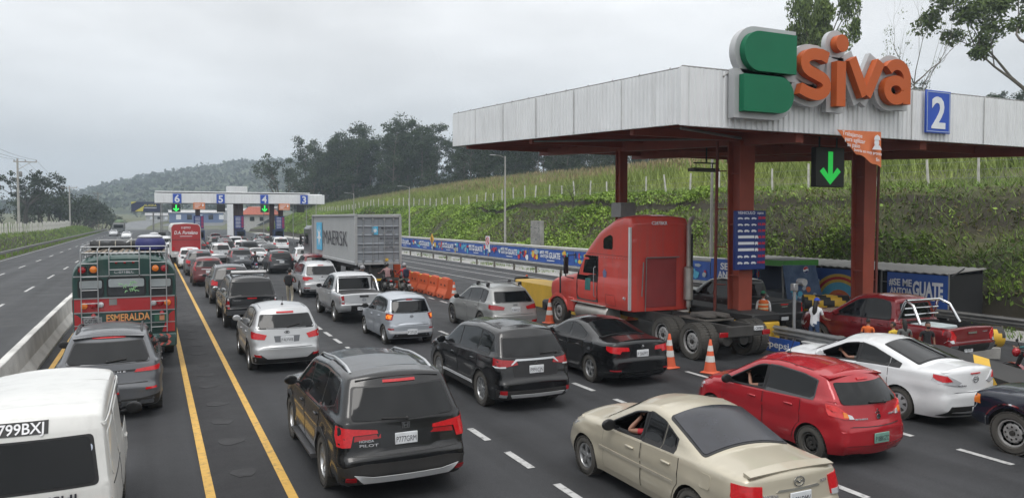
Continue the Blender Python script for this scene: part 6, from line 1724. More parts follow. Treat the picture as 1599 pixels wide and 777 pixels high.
for y0_ in(-2.35,-.75,.85):
 vs=[]; fs=[]
 for i in range(7):
  u=i/6; x=-.63+1.26*u; yy=y0_+.9*u
  vs+=[(x,yy,ztop_r(yy)+.005),(x,yy+.38,ztop_r(yy+.38)+.005)]
 fs=[(2*i,2*i+2,2*i+3,2*i+1)for i in range(6)]
 mb.add(vs,fs)
 mb.add([(-.625,y0_,ztop_r(y0_)+.005),(-.625,y0_+.38,ztop_r(y0_+.38)+.005),(-.625,y0_-.02,.06),(-.625,y0_-.4,.06)],[(0,1,2,3)])
mb.build('yellow_stripes',M_IYEL,root,smooth=False)
def striped_drum(label,x,y,z,r_,ln,rz=0):
 root=empty('striped_buffer',(x,y,0),rz,label,'impact attenuator')
 mb=MB(); n_=28; k=12
 for i in range(k):
  for j in range(n_):
   pass
 vs=[]; fs=[]; ms=[]
 for i in range(k+1):
  for j in range(n_):
   a=2*PI*j/n_; vs.append((r_*math.cos(a),-ln/2+ln*i/k,z+r_*math.sin(a)))
 for i in range(k):
  for j in range(n_):fs.append((i*n_+j,(i+1)*n_+j,(i+1)*n_+(j+1)%n_,i*n_+(j+1)%n_)); mb.m.append(1 if((i*.66+j*8/n_)%4)<2 else 0)
 mb.v=vs; mb.f=fs
 mb.f+=[tuple(range(n_)),tuple(range(k*n_+n_-1,k*n_-1,-1))]; mb.m+=[0,0]
 mb.build('drum',[M_IBLACK,M_IYEL],root,ang=30)
 mb=MB(); mb.rbox(-.3,.3,-ln*.4,ln*.4,0,z-r_+.03,.03); mb.build('base',M_CONCD,root)
striped_drum('yellow and black striped buffer behind the red pickup tailgate',21.5,14.2,.62,.30,1.1,R(62))
striped_drum('yellow and black striped buffer beyond the woman in the blue cap',21.6,19.9,1.0,.30,1.5,R(55))
root=empty('toll_island',(22.0,19.5,0),0,'grey concrete island under the right hand red pillar','toll island')
mb=MB(); mb.rbox(-.7,.7,-3.2,9,0,.30,.06); mb.build('kerb_block',M_CONCD,root)
root=empty('camera_post',(17.5,17.3,0),0,'thin grey post with round camera beside the dark pickup tailgate','post')
mb=MB(); mb.tube([(0,0,0),(0,0,1.95)],.05,8); mb.build('pole',M_GALV,root)
mb=MB(); mb.rbox(-.1,.08,-.08,.08,1.82,2.05,.02); mb.tube([(.05,0,2.0),(.2,0,2.05)],.03,6); mb.lathe([(.0,-.16),(.11,-.16),(.12,-.05),(.1,.1),(0,.12)],14,'y',(.25,0,2.08)); mb.build('camera_head',M_GALV,root)
# booths and shelter on the right
root=empty('vendor_booth',(24.4,24.6,0),0,'small vendor booth with green roof edge beside the slanted poster','booth'); root.scale=(.5,.55,1)
mb=MB(); mb.rbox(-1.9,1.9,-1.5,1.5,2.02,2.28,.02); mb.build('roof',pm('roof_grey',(.18,.19,.19),.7),root)
mb=MB(); mb.box(-1.93,-1.9,-1.53,1.53,2.04,2.27); mb.box(-1.93,1.9,-1.535,-1.505,2.04,2.27); mb.build('green_fascia',pm('booth_green',(.05,.26,.03),.5),root)
for x in(-1.75,1.75):
 for y in(-1.4,1.4):
  mb=MB(); mb.tube([(x,y,0),(x,y,2.02)],.04,6); mb.build('post',M_GALVD,root)
mb=MB(); mb.box(-1.6,1.6,1.3,1.36,.0,2.0); mb.box(1.6,1.66,-1.3,1.3,0,2.0); mb.build('back_wall',pm('booth_wall',(.03,.04,.07),.7),root)
mb=MB(); mb.rbox(-1.5,1.5,-1.2,1.2,0,.95,.03); mb.build('counter',pm('booth_counter',(.07,.08,.09),.6),root)
root=empty('drink_poster',(23.3,22.4,0),0,'slanted blue drink poster leaning beside the vendor booth','poster')
mb=MB(); mb.prism([(-.95,.75),(.95,.65),(.45,2.16),(-1.25,2.2)],(0,.02,0),(1,0,0),(0,0,1),(0,.03,0)); mb.build('poster_board',pm('poster_blue',(.03,.07,.17),.3,0,.3,2,rgb2=(.09,.13,.2)),root)
mb=MB(); logo_ball(mb,(-.05,.015,1.98),.13,(1,0,0),(0,0,1),(0,-.006,0)); mb.build('logo',[M_BANW,M_BANR,M_BAND],root,smooth=False)
mb=MB(); r_=random.Random(5)
for k in range(14):
 x,z=r_.uniform(-.75,.6),r_.uniform(.8,1.35); mb.prism([(.12*math.cos(6.28*i/7)*r_.uniform(.6,1.3),.12*math.sin(6.28*i/7))for i in range(7)],(x,.012-.0005*k,z),(1,0,0),(0,0,1),(0,-.002,0),r_.choice((0,1,2,3)))
mb.build('printed_figures',[M_BANO,M_BANY,M_BANC,M_BANG],root,smooth=False)
mb=MB(); mb.tube([(-1.1,.1,0),(-1.2,.1,2.2)],.03,5); mb.tube([(.7,.1,0),(.5,.1,2.15)],.03,5); mb.build('prop',M_GALVD,root)
root=empty('tin_shelter',(27.0,21.5,0),0,'long black walled shelter with tin roof behind the right hand guardrail','shelter')
vs=[]; n_=90
mb=MB()
for i in range(n_+1):
 y=-3.2+11.8*i/n_; d=.025*math.sin(i*PI/1.5)
 vs+=[(-1.2,y,1.98+d),(1.0,y,2.12+d),(1.0,y,2.15+d),(-1.2,y,2.01+d)]
fs=[(i*4+k,i*4+(k+1)%4,i*4+4+(k+1)%4,i*4+4+k)for i in range(n_)for k in range(4)]
mb.add(vs,fs+[(0,1,2,3),tuple(n_*4+q for q in(3,2,1,0))]); mb.build('tin_roof',pm('tin_roof',(.30,.295,.28),.6,.2,.3,.8,dust=.2),root)
mb=MB(); mb.box(.9,.96,-3.1,8.5,0,2.1); mb.box(-1.0,.9,-3.1,-3.04,0,1.95); mb.box(-1.0,.9,8.4,8.46,0,1.95); mb.build('black_sheeting',pm('black_sheet',(.012,.012,.013),.7),root)
for y in(-3.2,-.4,2.6,5.6,8.4):
 mb=MB(); mb.tube([(-1.1,y,0),(-1.1,y,2.02)],.035,6); mb.build('post',M_GALVD,root)
mb=MB(); mb.tube([(-1.14,-3.2,1.55),(-1.14,-.4,1.55)],.02,5); mb.tube([(-1.1,-3.3,1.9),(-2.0,-4.4,2.3)],.025,5); mb.build('rail',M_GALVD,root)
b=banner('tarpaulin','blue tarpaulin reading SE ME ANTOJA GUATE hung on the tin shelter',25.78,19.5,2.5,.62,1.94,'none'); b['category']='tarpaulin'
mb=MB()
mb.text('#SE ME',(-.06,1.12,1.46),(0,-1,0),(0,0,1),.36,.004,.03,width=.98,align='l'); mb.text('ANTOJA',(-.06,1.08,1.14),(0,-1,0),(0,0,1),.34,.004,.03,width=.96,align='l'); mb.text('GUATE',(-.06,.10,1.14),(0,-1,0),(0,0,1),.74,.004,.04,width=1.22,align='l')
mb.box(-.064,-.055,-.8,.2,1.0,1.05); mb.build('lettering',M_BANW,b,smooth=False)
b=banner('tarpaulin','blue tarpaulin painted with a colourful arch beside the right hand pillar',25.78,23.3,3.2,.45,1.9,'none'); b['category']='tarpaulin'
mb=MB()
for k,(rr,m_)in enumerate(((1.42,4),(1.28,3),(1.14,4),(1.0,2),(.62,7),(.42,3))):
 mb.prism([(rr*math.cos(PI*i/18),rr*.82*math.sin(PI*i/18))for i in range(19)],(-.02-.003*k,-.3,.55),(0,-1,0),(0,0,1),(-.002,0,0),m_)
for k,(y,z,m_)in enumerate(((.3,.7,4),(-1.0,.7,5),(-1.5,.9,3),(.9,1.3,1))):mb.box(-.05,-.045,y-.15,y+.15,z-.12,z+.12,m_)
mb.build('printed_figures',BM,b,smooth=False)
b=banner('tarpaulin','white and blue poster reading E ME TOJA between the pillar and the booth',26.9,31.0,3.0,.75,1.9,'none'); b['category']='poster'
mb=MB(); mb.text('SE ME',(-.03,-.1,1.36),(0,-1,0),(0,0,1),.48,.004,.03,width=1.6); mb.text('ANTOJA',(-.03,-.1,.92),(0,-1,0),(0,0,1),.48,.004,.03,width=2.0); mb.build('lettering',M_BANW,b,smooth=False)
b=banner('tarpaulin','blue printed poster with small figures seen just left of the near pillar',27.25,36.0-4.6,3.2,.6,1.75,'art'); b.location.x=27.28; b['category']='poster'
b.location.y=34.6-8+2; b['label']='blue printed poster with small figures low behind the truck exhaust'
# far toll plaza
root=empty('toll_canopy',(11.5,122,0),0,'far white toll canopy spanning lanes six to three','toll canopy')
def W2(x,y):return(x-11.5,y-122)
mb=MB(); mb.rbox(.4-11.5,24.2-11.5,-2,0,6.2,7.6,.03); mb.build('front_fascia',M_CLAD,root,smooth=False)
mb=MB(); mb.rbox(.4-11.5,24.2-11.5,0.01,12,6.35,7.75,.05); mb.build('roof',pm('canopy_roof',(.68,.69,.70),.5),root,smooth=False)
mb=MB(); mb.rbox(.45-11.5,22.0-11.5,-1.9,11.9,7.752,7.9,.02); mb.build('roof_cap',pm('roof_cap',(.74,.75,.76),.5),root,smooth=False)
M_DKP=pm('pillar_dark',(.06,.03,.028),.6)
for x in(6.1,11.4,12.1,16.6,17.9):
 mb=MB(); mb.box(x-.32-11.5,x+.32-11.5,-.4,.4,0,6.34); mb.build('pillar',M_DKP,root,smooth=False)
for x in(1.2,19.5,15.2,21.5):
 mb=MB(); mb.tube([(x-11.5,-1.6,0),(x-11.5,-1.6,6.2)],.06,6); mb.build('pole',M_GALV,root)
for x,d in((3.31,'6'),(9.15,'5'),(15.26,'4'),(21.1,'3')):
 lane_number('blue number '+{'6':'six','5':'five','4':'four','3':'three'}[d]+' sign on the far canopy',x,119.9,6.87,1.15,1.4,d,'lane numbers on the far canopy')
for x,l,lb in((3.15,True,'far black lane signal with green arrow below number six'),(9.15,False,'dark unlit lane signal below number five'),(15.26,True,'far black lane signal with green arrow below number four'),(20.5,False,'dark unlit lane signal below number three')):
 arrow_signal(lb,x,119.7,5.5,1.15,l,M_ARROW2,1.0,.2)
for x,z,lb in((6.2,5.8,'small orange notice above the pillar between lanes six and five'),(18.1,5.74,'small orange notice above the pillar between lanes four and three')):
 root=empty('orange_notice',(x,119.6,z),0,lb,'banner')
 mb=MB(); mb.rbox(-.8,.8,0,.03,-.48,.48,.005); mb.build('notice_panel',pm('orange_notice',(.6,.2,.08),.6),root)
 mb=MB();
 for k in range(3):mb.box(-.6,.3-.2*k,-.006,-.002,.2-.2*k,.27-.2*k)
 mb.box(.4,.6,-.006,-.002,-.05,.3); mb.box(-.7,.7,-.006,-.002,-.36,-.32); mb.build('printed_lines',M_BANW,root,smooth=False)
for x,z0,z1,lb in((6.1,2.5,4.4,'far price board on the left hand dark pillar'),(11.6,2.5,4.4,'far price board on the middle dark pillar'),(17.4,2.4,4.3,'far price board on the right hand dark pillar')):
 price_board(lb,x,119.4,z0,z1,1.35,False)
M_BOOTH=pm('booth_blue',(.02,.04,.10),.5)
for x,lb in((6.2,'dark blue toll booth on the left far island'),(11.8,'dark blue toll booth on the middle far island'),(17.3,'dark blue toll booth on the right far island')):
 root=empty('toll_booth',(x,119.5,0),0,lb,'toll booth')
 mb=MB(); mb.rbox(-.7,.7,0,2.6,.25,2.35,.05); mb.build('booth_body',M_BOOTH,root)
 mb=MB(); mb.rbox(-.9,.9,-3.5,3.8,0,.25,.05); mb.build('island_base',M_CONCD,root)
 mb=MB(); mb.box(-.55,.55,-.006,-.002,1.2,2.1); mb.build('window',M_GLASS,root)
 mb=MB(); mb.box(-.7,.1,-3.506,-3.502,.04,.2); mb.build('reflector',M_BANR,root)
 # far houses, tower, billboard
def gable(mb,x0,x1,y0,y1,z0,z1,over=.4):
 xm=(y0+y1)/2
 v=[(x0-over,y0-over,z0),(x1+over,y0-over,z0),(x1+over,y1+over,z0),(x0-over,y1+over,z0),(x0+2,xm,z1),(x1-2,xm,z1)]
 mb.add(v,[(0,1,5,4),(1,2,5),(2,3,4,5),(3,0,4),(0,3,2,1)])
zb=zg(32,262)
root=empty('house',(32,262,zb),0,'white house with red tiled hip roof behind the far toll plaza','house')
mb=MB(); mb.box(-5.5,5.5,-4,4,-2,3.3); mb.build('wall',pm('house_white',(.5,.5,.49),.8),root,smooth=False)
mb=MB(); gable(mb,-5.5,5.5,-4,4,3.3,5.9,.7); mb.build('roof',pm('red_tiles',(.36,.10,.06),.8,0,.2,2),root,smooth=False)
for x in(-3,0,3):
 mb=MB(); mb.box(x-.7,x+.7,-4.05,-4.0,1.3,2.6); mb.build('window',M_GLASS,root)
mb=MB(); mb.prism([(-2.0,0),(5.5,0),(5.5,2.9),(4,3.2)],(0,-5.5,-.2),(1,0,0),(0,0,1),(0,.3,0)); mb.build('dark_gable',pm('dark_gable',(.05,.055,.06),.8),root,smooth=False)
def shed(label,x,y,w_,d,h,mat,roof,nwin=4,name='building'):
 z=zg(x,y); root=empty(name,(x,y,z),0,label,'building')
 mb=MB(); mb.box(-w_/2,w_/2,-d/2,d/2,-2,h); mb.build('wall',mat,root,smooth=False)
 mb=MB(); mb.add([(-w_/2-.4,-d/2-.5,h),(w_/2+.4,-d/2-.5,h),(w_/2+.4,d/2+.4,h+1.2),(-w_/2-.4,d/2+.4,h+1.2),(-w_/2-.4,-d/2-.5,h+.12),(w_/2+.4,-d/2-.5,h+.12),(w_/2+.4,d/2+.4,h+1.32),(-w_/2-.4,d/2+.4,h+1.32)],[(0,3,2,1),(4,5,6,7),(0,1,5,4),(1,2,6,5),(2,3,7,6),(3,0,4,7)]); mb.build('roof',roof,root,smooth=False)
 for k in range(nwin):
  xx=-w_/2+w_*(k+.6)/nwin
  mb=MB(); mb.box(xx,xx+w_/nwin*.45,-d/2-.05,-d/2-.002,h*.3,h*.8); mb.build('window',M_GLASS if k%2 else M_BANW,root)
shed('long low blue building left of the far pillar',18,372,22,8,4.2,pm('building_blue',(.10,.15,.28),.7),pm('building_roof',(.4,.4,.4),.6),5)
shed('pale grey building right of the long blue building',40,385,18,9,4.0,pm('building_pale',(.42,.43,.43),.8),pm('building_roof2',(.33,.34,.35),.6),4)
shed('small white sheds on the grassy slope beneath the billboard',2,392,9,5,2.2,pm('shed_white',(.4,.41,.4),.8),pm('shed_roof',(.3,.3,.3),.8),3)
shed('weathered hillside house with grey walls above the middle toll booth',56,430,14,8,4.5,pm('house_grey',(.25,.24,.22),.8),pm('house_roof3',(.22,.2,.19),.8),4,'house')
root=empty('sign_tower',(16.2,176,0),0,'tall white box tower rising behind the middle of the far canopy','tower')
mb=MB(); mb.rbox(-1.5,.2,-.8,.8,0,9.4,.03); mb.build('shaft',M_CLAD,root,smooth=False)
mb=MB(); mb.rbox(-1.6,2.6,-1,1,9.404,10.9,.03); mb.build('top_box',M_CLAD,root,smooth=False)
root=empty('billboard',(-1.2,190,0),0,'dark blue billboard with yellow lettering before the wooded hill','billboard')
mb=MB(); mb.rbox(-2.9,2.9,0,.3,5.5,7.7,.02); mb.build('panel',pm('billboard_blue',(.02,.03,.08),.5),root,smooth=False)
mb=MB(); mb.text('ALASKA',(.9,-.01,6.7),(1,0,0),(0,0,1),.7,.01,.02,width=2.6); mb.prism([(-2.2,5.6),(-.6,5.6),(-.3,6.9),(-1.0,6.4)],(0,-.004,0),(1,0,0),(0,0,1),(0,-.008,0)); mb.prism([(-2.9,7.2),(-2.9,7.7),(-1.8,7.7)],(0,-.004,0),(1,0,0),(0,0,1),(0,-.008,0)); mb.build('lettering',pm('billboard_yellow',(.55,.5,.08),.5),root,smooth=False)
mb=MB(); mb.box(-.3,2.2,-.012,-.004,6.3,6.42); mb.build('small_print',M_BANW,root,smooth=False)
mb=MB(); mb.tube([(1.5,.2,-.5),(1.5,.2,5.5)],.16,8); mb.build('post',M_GALVD,root)
root=empty('planter_post',(1.2,117,0),0,'thin pole with dark box at its foot by the far canopy left end','post')
mb=MB(); mb.rbox(-.5,.5,-.5,.5,1.2,2.1,.04); mb.build('dark_box',M_BLACK,root)
mb=MB(); mb.rbox(-.3,.3,-.3,.3,0,1.2,.04); mb.tube([(-.1,0,2.1),(-.1,0,6.1)],.06,6); mb.tube([(.15,0,2.1),(.15,0,6.1)],.04,6); mb.build('pole',M_GALVD,root)
mb=MB(); mb.box(-900,1900,-60,1900,-4,125)
hz_=mb.build('haze',None,smooth=False); hz_.data.materials.clear(); tag(hz_,kind='stuff')
hm=bpy.data.materials.new('haze_air'); hm.use_nodes=True; hm.node_tree.nodes.clear()
ho=N(hm.node_tree,'ShaderNodeOutputMaterial'); hv=N(hm.node_tree,'ShaderNodeVolumePrincipled')
hv.inputs['Color'].default_value=(.74,.87,1.0,1); hv.inputs['Density'].default_value=.00055; hv.inputs['Anisotropy'].default_value=.2
hm.node_tree.links.new(hv.outputs[0],ho.inputs['Volume']); hz_.data.materials.append(hm)
# school bus seen from behind
M_BGREEN=paint('bus_green',(.010,.048,.042),0,.4,.12); M_BRED=paint('bus_red',(.34,.020,.024),0,.4,.10)
M_PANE=pm('painted_sky_tone',(.30,.33,.34),.08,0,.2,2,spec=.8); M_PANED=pm('dark_pane',(.028,.03,.034),.1,0,.3,3,spec=.6)  # pale tone carries painted sky brightness, dark tone is the glass
def bus_shell(w_,L,z0,H,dome=.35,n=16):
 h=w_/2
 def sec(s,sh):
  pts=[(-h*sh,z0),(-h*sh,H-.62)]
  for i in range(n+1):
   t=PI-PI*i/n; pts.append((h*sh*abs(math.cos(t))**.62*(1 if math.cos(t)>0 else-1),H-.62+.62*s*math.sin(t)**.8))
  pts+=[(h*sh,H-.62),(h*sh,z0)]
  return pts
 return sec
def make_bus(L=10.0,w_=2.44,H=3.08):
 root=empty('school_bus',(-.66,22.4+5,0),0,'green and red old school bus with ladders and loaded roof rack','bus')
 sec=bus_shell(w_,L,.62,H)
 mb=MB(); st=[(0.0,.80,.97),(.05,.87,.99),(.16,.94,1),(.4,1,1),(3,1,1),(6,1,1),(8.2,1,1),(8.3,.96,.98)]
 k=None; vs=[]
 for y,s,sh in st:
  p=sec(s,sh); k=len(p); vs+=[(a,y-5,b)for a,b in p]
 fs=[]
 for i in range(len(st)-1):
  for j in range(k):fs.append((i*k+j,i*k+(j+1)%k,(i+1)*k+(j+1)%k,(i+1)*k+j))
 fs+=[tuple(range(k-1,-1,-1)),tuple(range((len(st)-1)*k,len(st)*k))]
 mb.add(vs,fs); mb.build('body',M_BGREEN,root,ang=30)
 mb=MB(); mb.rbox(-.95,.95,3.32,4.9,.75,1.75,.15); mb.build('bonnet',M_BGREEN,root)
 Y0=-5.0
 def rp(nm,x0,x1,z0,z1,m_,off=.012,parent=None,rd=0,th=.02):
  pl=[(x0,z0),(x1,z0),(x1,z1),(x0,z1)]
  if rd:pl=fillet([(a,b,rd)for a,b in pl],True)
  mb=MB(); mb.prism(pl,(0,Y0+.0,0),(1,0,0),(0,0,1),(0,-off,0)); return mb.build(nm,m_,parent or root,ang=30)
 rp('red_band',-1.17,1.17,1.60,1.93,M_BRED,.010)
 rp('chrome_strip',-1.18,1.18,1.935,1.965,M_GALV,.022); rp('chrome_strip',-1.18,1.18,2.50,2.53,M_GALV,.022); rp('chrome_strip',-1.18,1.18,1.57,1.595,M_GALV,.022); rp('chrome_strip',-1.18,1.18,1.245,1.265,M_GALV,.022)
 for s in(-1,1):
  mb=MB(); mb.prism([(s*a,b)for a,b in[(.86,1.0),(1.17,1.0),(1.17,1.56),(1.10,1.52),(1.0,1.42)]],(0,Y0,0),(1,0,0),(0,0,1),(0,-.012,0)); mb.build('red_corner',M_BRED,root,smooth=False)
 rp('lower_band',-1.16,1.16,.98,1.24,pm('bus_dark_green',(.006,.028,.022),.4),.008)
 for x0,x1,z0,z1 in((-1.06,-.52,1.99,2.42),(-.40,.46,2.0,2.45),(.58,1.10,1.99,2.42)):
  f=rp('window',x0-.03,x1+.03,z0-.03,z1+.03,M_TRIM,.016,rd=.10)
  rp('pane',x0,x1,z0,z1,M_PANED,.022,f,.08)
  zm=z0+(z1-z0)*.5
  rp('painted_sky_sheen',x0+.015,x1-.015,zm,z1-.012,M_PANE,.027,f,.05)  # sky brightness painted as a pale patch over the upper glass
 mb=MB(); r_=random.Random(3)
 for k in range(16):
  x,z=-.12+r_.uniform(-.02,.42),2.06+r_.uniform(0,.24); mb.tube([(x,Y0-.03,z),(x+r_.uniform(-.04,.04),Y0-.03,z+r_.uniform(.04,.09)),(x+r_.uniform(.02,.08),Y0-.03,z+r_.uniform(0,.05))],.009,4)
 mb.build('green_sticker',pm('sticker_green',(.30,.55,.28),.6),root)
 mb=MB(); mb.text('ESMERALDA',(.06,Y0-.014,1.34),(1,0,.02),(0,0,1),.26,.008,.025,width=1.02); mb.build('lettering',pm('gold_letters',(.70,.47,.16),.5,rgb2=(.5,.12,.05),scale=9),root,smooth=False)
 mb=MB(); mb.text('C-071BLC',(-.02,Y0-.002,2.575),(1,0,0),(0,.12,1),.11,.006,.012,width=.46); mb.build('number_lettering',M_SILVERT,root,smooth=False)
 def lamp(nm,x,z,r_,m_,y=Y0-.0,sq=True):
  if sq:mb=MB(); mb.rbox(x-r_-.02,x+r_+.02,y-.03,y+.02,z-r_-.02,z+r_+.02,.01); mb.build('lamp_housing',M_BLACK,root)
  mb=MB(); mb.lathe([(r_,y-.03),(r_*.9,y-.055),(r_*.5,y-.07),(0,y-.075)],16,'y',(x,0,z)); mb.build(nm,m_,root)
 lamp('red_light',-.98,2.68,.085,M_RED); lamp('amber_light',-.72,2.69,.09,M_AMB); lamp('amber_light',.72,2.69,.085,M_AMB); lamp('red_light',.93,2.68,.085,M_RED)
 for x in(-.2,0,.2):lamp('roof_marker',x,2.86,.035,M_RED,Y0+.02,False)
 lamp('turn_light',-.95,1.76,.085,M_AMB,sq=False); lamp('brake_light',-.74,1.77,.085,M_RED,sq=False); lamp('reverse_light',-.57,1.78,.075,M_CLEAR,sq=False)
 lamp('turn_light',1.0,1.77,.085,M_AMB,sq=False); lamp('brake_light',.82,1.77,.085,M_RED,sq=False); lamp('reverse_light',.66,1.77,.075,M_CLEAR,sq=False)
 lamp('brake_light',-.74,1.50,.06,M_RED,sq=False); lamp('brake_light',.86,1.50,.06,M_RED,sq=False)
 rp('repair_patch',-.38,-.20,1.76,1.92,M_GALVD,.016)
 p=rp('license_plate',-.97,-.55,1.28,1.46,M_GALV,.03); mb=MB(); mb.text('C-071BLC',(-.76,Y0-.033,1.32),(1,0,0),(0,0,1),.13,.003,.01,width=.36); mb.build('plate_lettering',M_INK,p,smooth=False)
 p=rp('route_plate',.68,1.02,1.28,1.47,pm('route_green',(.03,.11,.07),.5),.03); rp('route_mark',.80,.92,1.31,1.44,pm('route_orange',(.5,.22,.12),.5),.036,p)
 mb=MB(); mb.rbox(-1.2,1.2,Y0-.16,Y0+.02,.62,.96,.03); bp_=mb.build('rear_bumper',pm('bumper_bands',(.05,.09,.085),.45,.2,.2,3),root)
 mb=MB()
 for k in range(2):
  for s in(0,1):
   x=.78+.16*s; mb.prism([(x,.66+.15*k),(x+.07,.66+.15*k),(x+.14,.735+.15*k),(x+.07,.81+.15*k),(x,.81+.15*k),(x+.07,.735+.15*k)],(0,Y0-.16,0),(1,0,0),(0,0,1),(0,-.006,0))
 mb.build('arrow_reflectors',pm('arrow_red',(.5,.12,.10),.4),bp_,smooth=False)
 mb=MB()
 for z in(.70,.80,.90):mb.box(-1.1,.72,Y0-.168,Y0-.16,z-.012,z+.012)
 mb.build('bumper_lines',M_GALV,bp_,smooth=False)
 def ladder(x0,x1,z0,z1,step,lean=0.0,nm='ladder'):
  mb=MB(); y=Y0-.14
  for x in(x0,x1):
   mb.tube([(x,y+.1,z0),(x,y,z0+.06),(x,y,z1-.25),(x,y+.02,z1-.05),(x,y+.12,z1),(x,y+.5,z1)],.015,7)
  z=z0+.2
  while z<z1-.1:mb.tube([(x0,y,z),(x1,y,z)],.012,6); z+=step
  mb.build(nm,M_GALV,root)
 ladder(-1.00,-.62,.95,3.22,.34); ladder(.60,.98,.95,3.22,.34); ladder(-.36,.34,2.48,3.22,.21,nm='top_ladder')
 mb=MB()
 for x in(-1.02,1.02):
  for z in(3.1,3.26):mb.tube([(x,Y0+.3,z),(x,Y0+7.6,z)],.018,6)
  for k in range(9):mb.tube([(x,Y0+.3+k*.9,2.85),(x,Y0+.3+k*.9,3.26)],.016,5)
 for z in(3.1,3.26):mb.tube([(-1.02,Y0+.3,z),(1.02,Y0+.3,z)],.018,6); mb.tube([(-1.02,Y0+7.6,z),(1.02,Y0+7.6,z)],.018,6)
 mb.build('roof_rack',M_GALV,root)
 mb=MB()
 for k in range(15):x=-.95+k*.1357; mb.rbox(x-.045,x+.045,Y0+.32,Y0+7.6,3.075,3.10,.006)
 mb.build('rack_slats',pm('rack_wood',(.20,.16,.12),.8,0,.35,3),root)
 for x in(-1,1):
  for y in(-2.2,3.6):
   add_wheel(root,x*(w_/2-.16),y,.46,.26,'steelsilver')
 for s in(-1,1):
  for k in range(9):
   y=-4.5+k*.86
   mb=MB(); mb.rbox(s*1.212-.012,s*1.212+.012,y,y+.66,1.95,2.42,.008); mb.build('side_window',M_PANED,root)
  mb=MB(); mb.box(s*1.222-.004,s*1.222+.004,-4.9,3.2,1.60,1.92); mb.build('red_side_band',M_BRED,root,smooth=False)
 return root
make_bus()
root=empty('tarp_bundle',(-.95,24.6,3.1),0,'long black tarpaulin bundle lying across the bus roof rack','bundle')
mb=MB(); n_=14; pts=[(-.62+1.24*i/n_,.03*math.sin(i*1.7),.13+.015*math.sin(i*2.3))for i in range(n_+1)]; mb.tube(pts,[.10+.02*math.sin(i*1.1)for i in range(n_+1)],10,flat=1.25); mb.build('tarp',pm('black_tarp',(.018,.019,.021),.6,0,.3,4,bump=.5),root)
mb=MB()
for x in(-.4,0,.4):mb.lathe([(.135,x-.012),(.135,x+.012)],12,'x',(0,.0,.14))
mb.build('rope',pm('rope',(.3,.28,.24),.9),root)
root=empty('blue_bundle',(-.05,24.0,3.1),0,'round blue wrapped bundle with pale top on the bus roof rack','bundle')
mb=MB(); mb.lathe([(.30,.0),(.37,.05),(.38,.2),(.36,.30),(.30,.36),(0,.37)],20,'z'); mb.v=[(a*(1+.03*math.sin(7*c+3*b)),b,c)for a,b,c in mb.v]; mb.build('wrap',pm('bundle_blue',(.022,.026,.13),.55,0,.2,3),root)
mb=MB(); mb.lathe([(.31,.36),(.33,.39),(.24,.44),(0,.46)],20,'z'); mb.ball((.1,.05,.47),(.12,.1,.04),10,6); mb.build('top_cloth',pm('bundle_white',(.45,.46,.48),.7,0,.15,5),root)
# red tractor truck
M_TRED=paint('truck_red',(.56,.058,.044),0,.42,.10); M_FRAME=pm('truck_frame',(.035,.034,.034),.7,.2,.3,4,dust=.35); M_STK=pm('stack_steel',(.45,.43,.40),.42,.7,.15,3,dust=.15)
TX=15.0
streaks(M_TRED,.35,(4,4,.5)); streaks(C_WHITED,.22,(4,4,.6)); streaks(M_BGREEN,.25,(4,4,.6))
tp=dict(L=6.0,W=2.42,H=4.06,zs=1.0,R=.52,yr=1.0,yf=4.80,arch=.10,paint=M_TRED,noarch=True,outline=[(.02,1.0,.02),(.02,3.80,.04),(.10,4.02,.10),(.45,4.06,.3),(1.0,3.98,.8),(2.0,3.56,.9),(2.75,2.98,.2),(2.95,2.80,.05),(3.45,2.10,.12),(3.6,2.04,.1),(5.0,1.82,1.2),(5.75,1.60,.4),(5.95,1.2,.2),(6.0,.98,.1),(5.9,.98,.05)],belt=[(0,2.05),(6,1.95)],tum=.0,sh=.0,flare=0,win=(2.0,3.2),splits=[],nowin=True,ft=.30,rR=.10,rK=.5,tR=.22,tK=.5,cr=.01,ct=.06,cf=.15,fR=.5,doors=None,ws=((3.40,1.0),(3.0,.95)),mirmat=M_BLACK,mirror=(4.0,2.0),mir_s=.1,nomirror=True)
_old_add_wheel=add_wheel
def add_wheel(*a,**k):return None
CT=build_car(tp,'tractor_truck','red semi truck tractor with tall sleeper cab and no trailer','truck',TX,20.6)
add_wheel=_old_add_wheel
troot=CT.root
for o in[c for c in children(troot)if c.name.split('.')[0]in('side_mirror','headlight','grille')]:bpy.data.objects.remove(o)
CT.body.name='cab'
T0=20.6+3.0
def LY(y):return y-T0
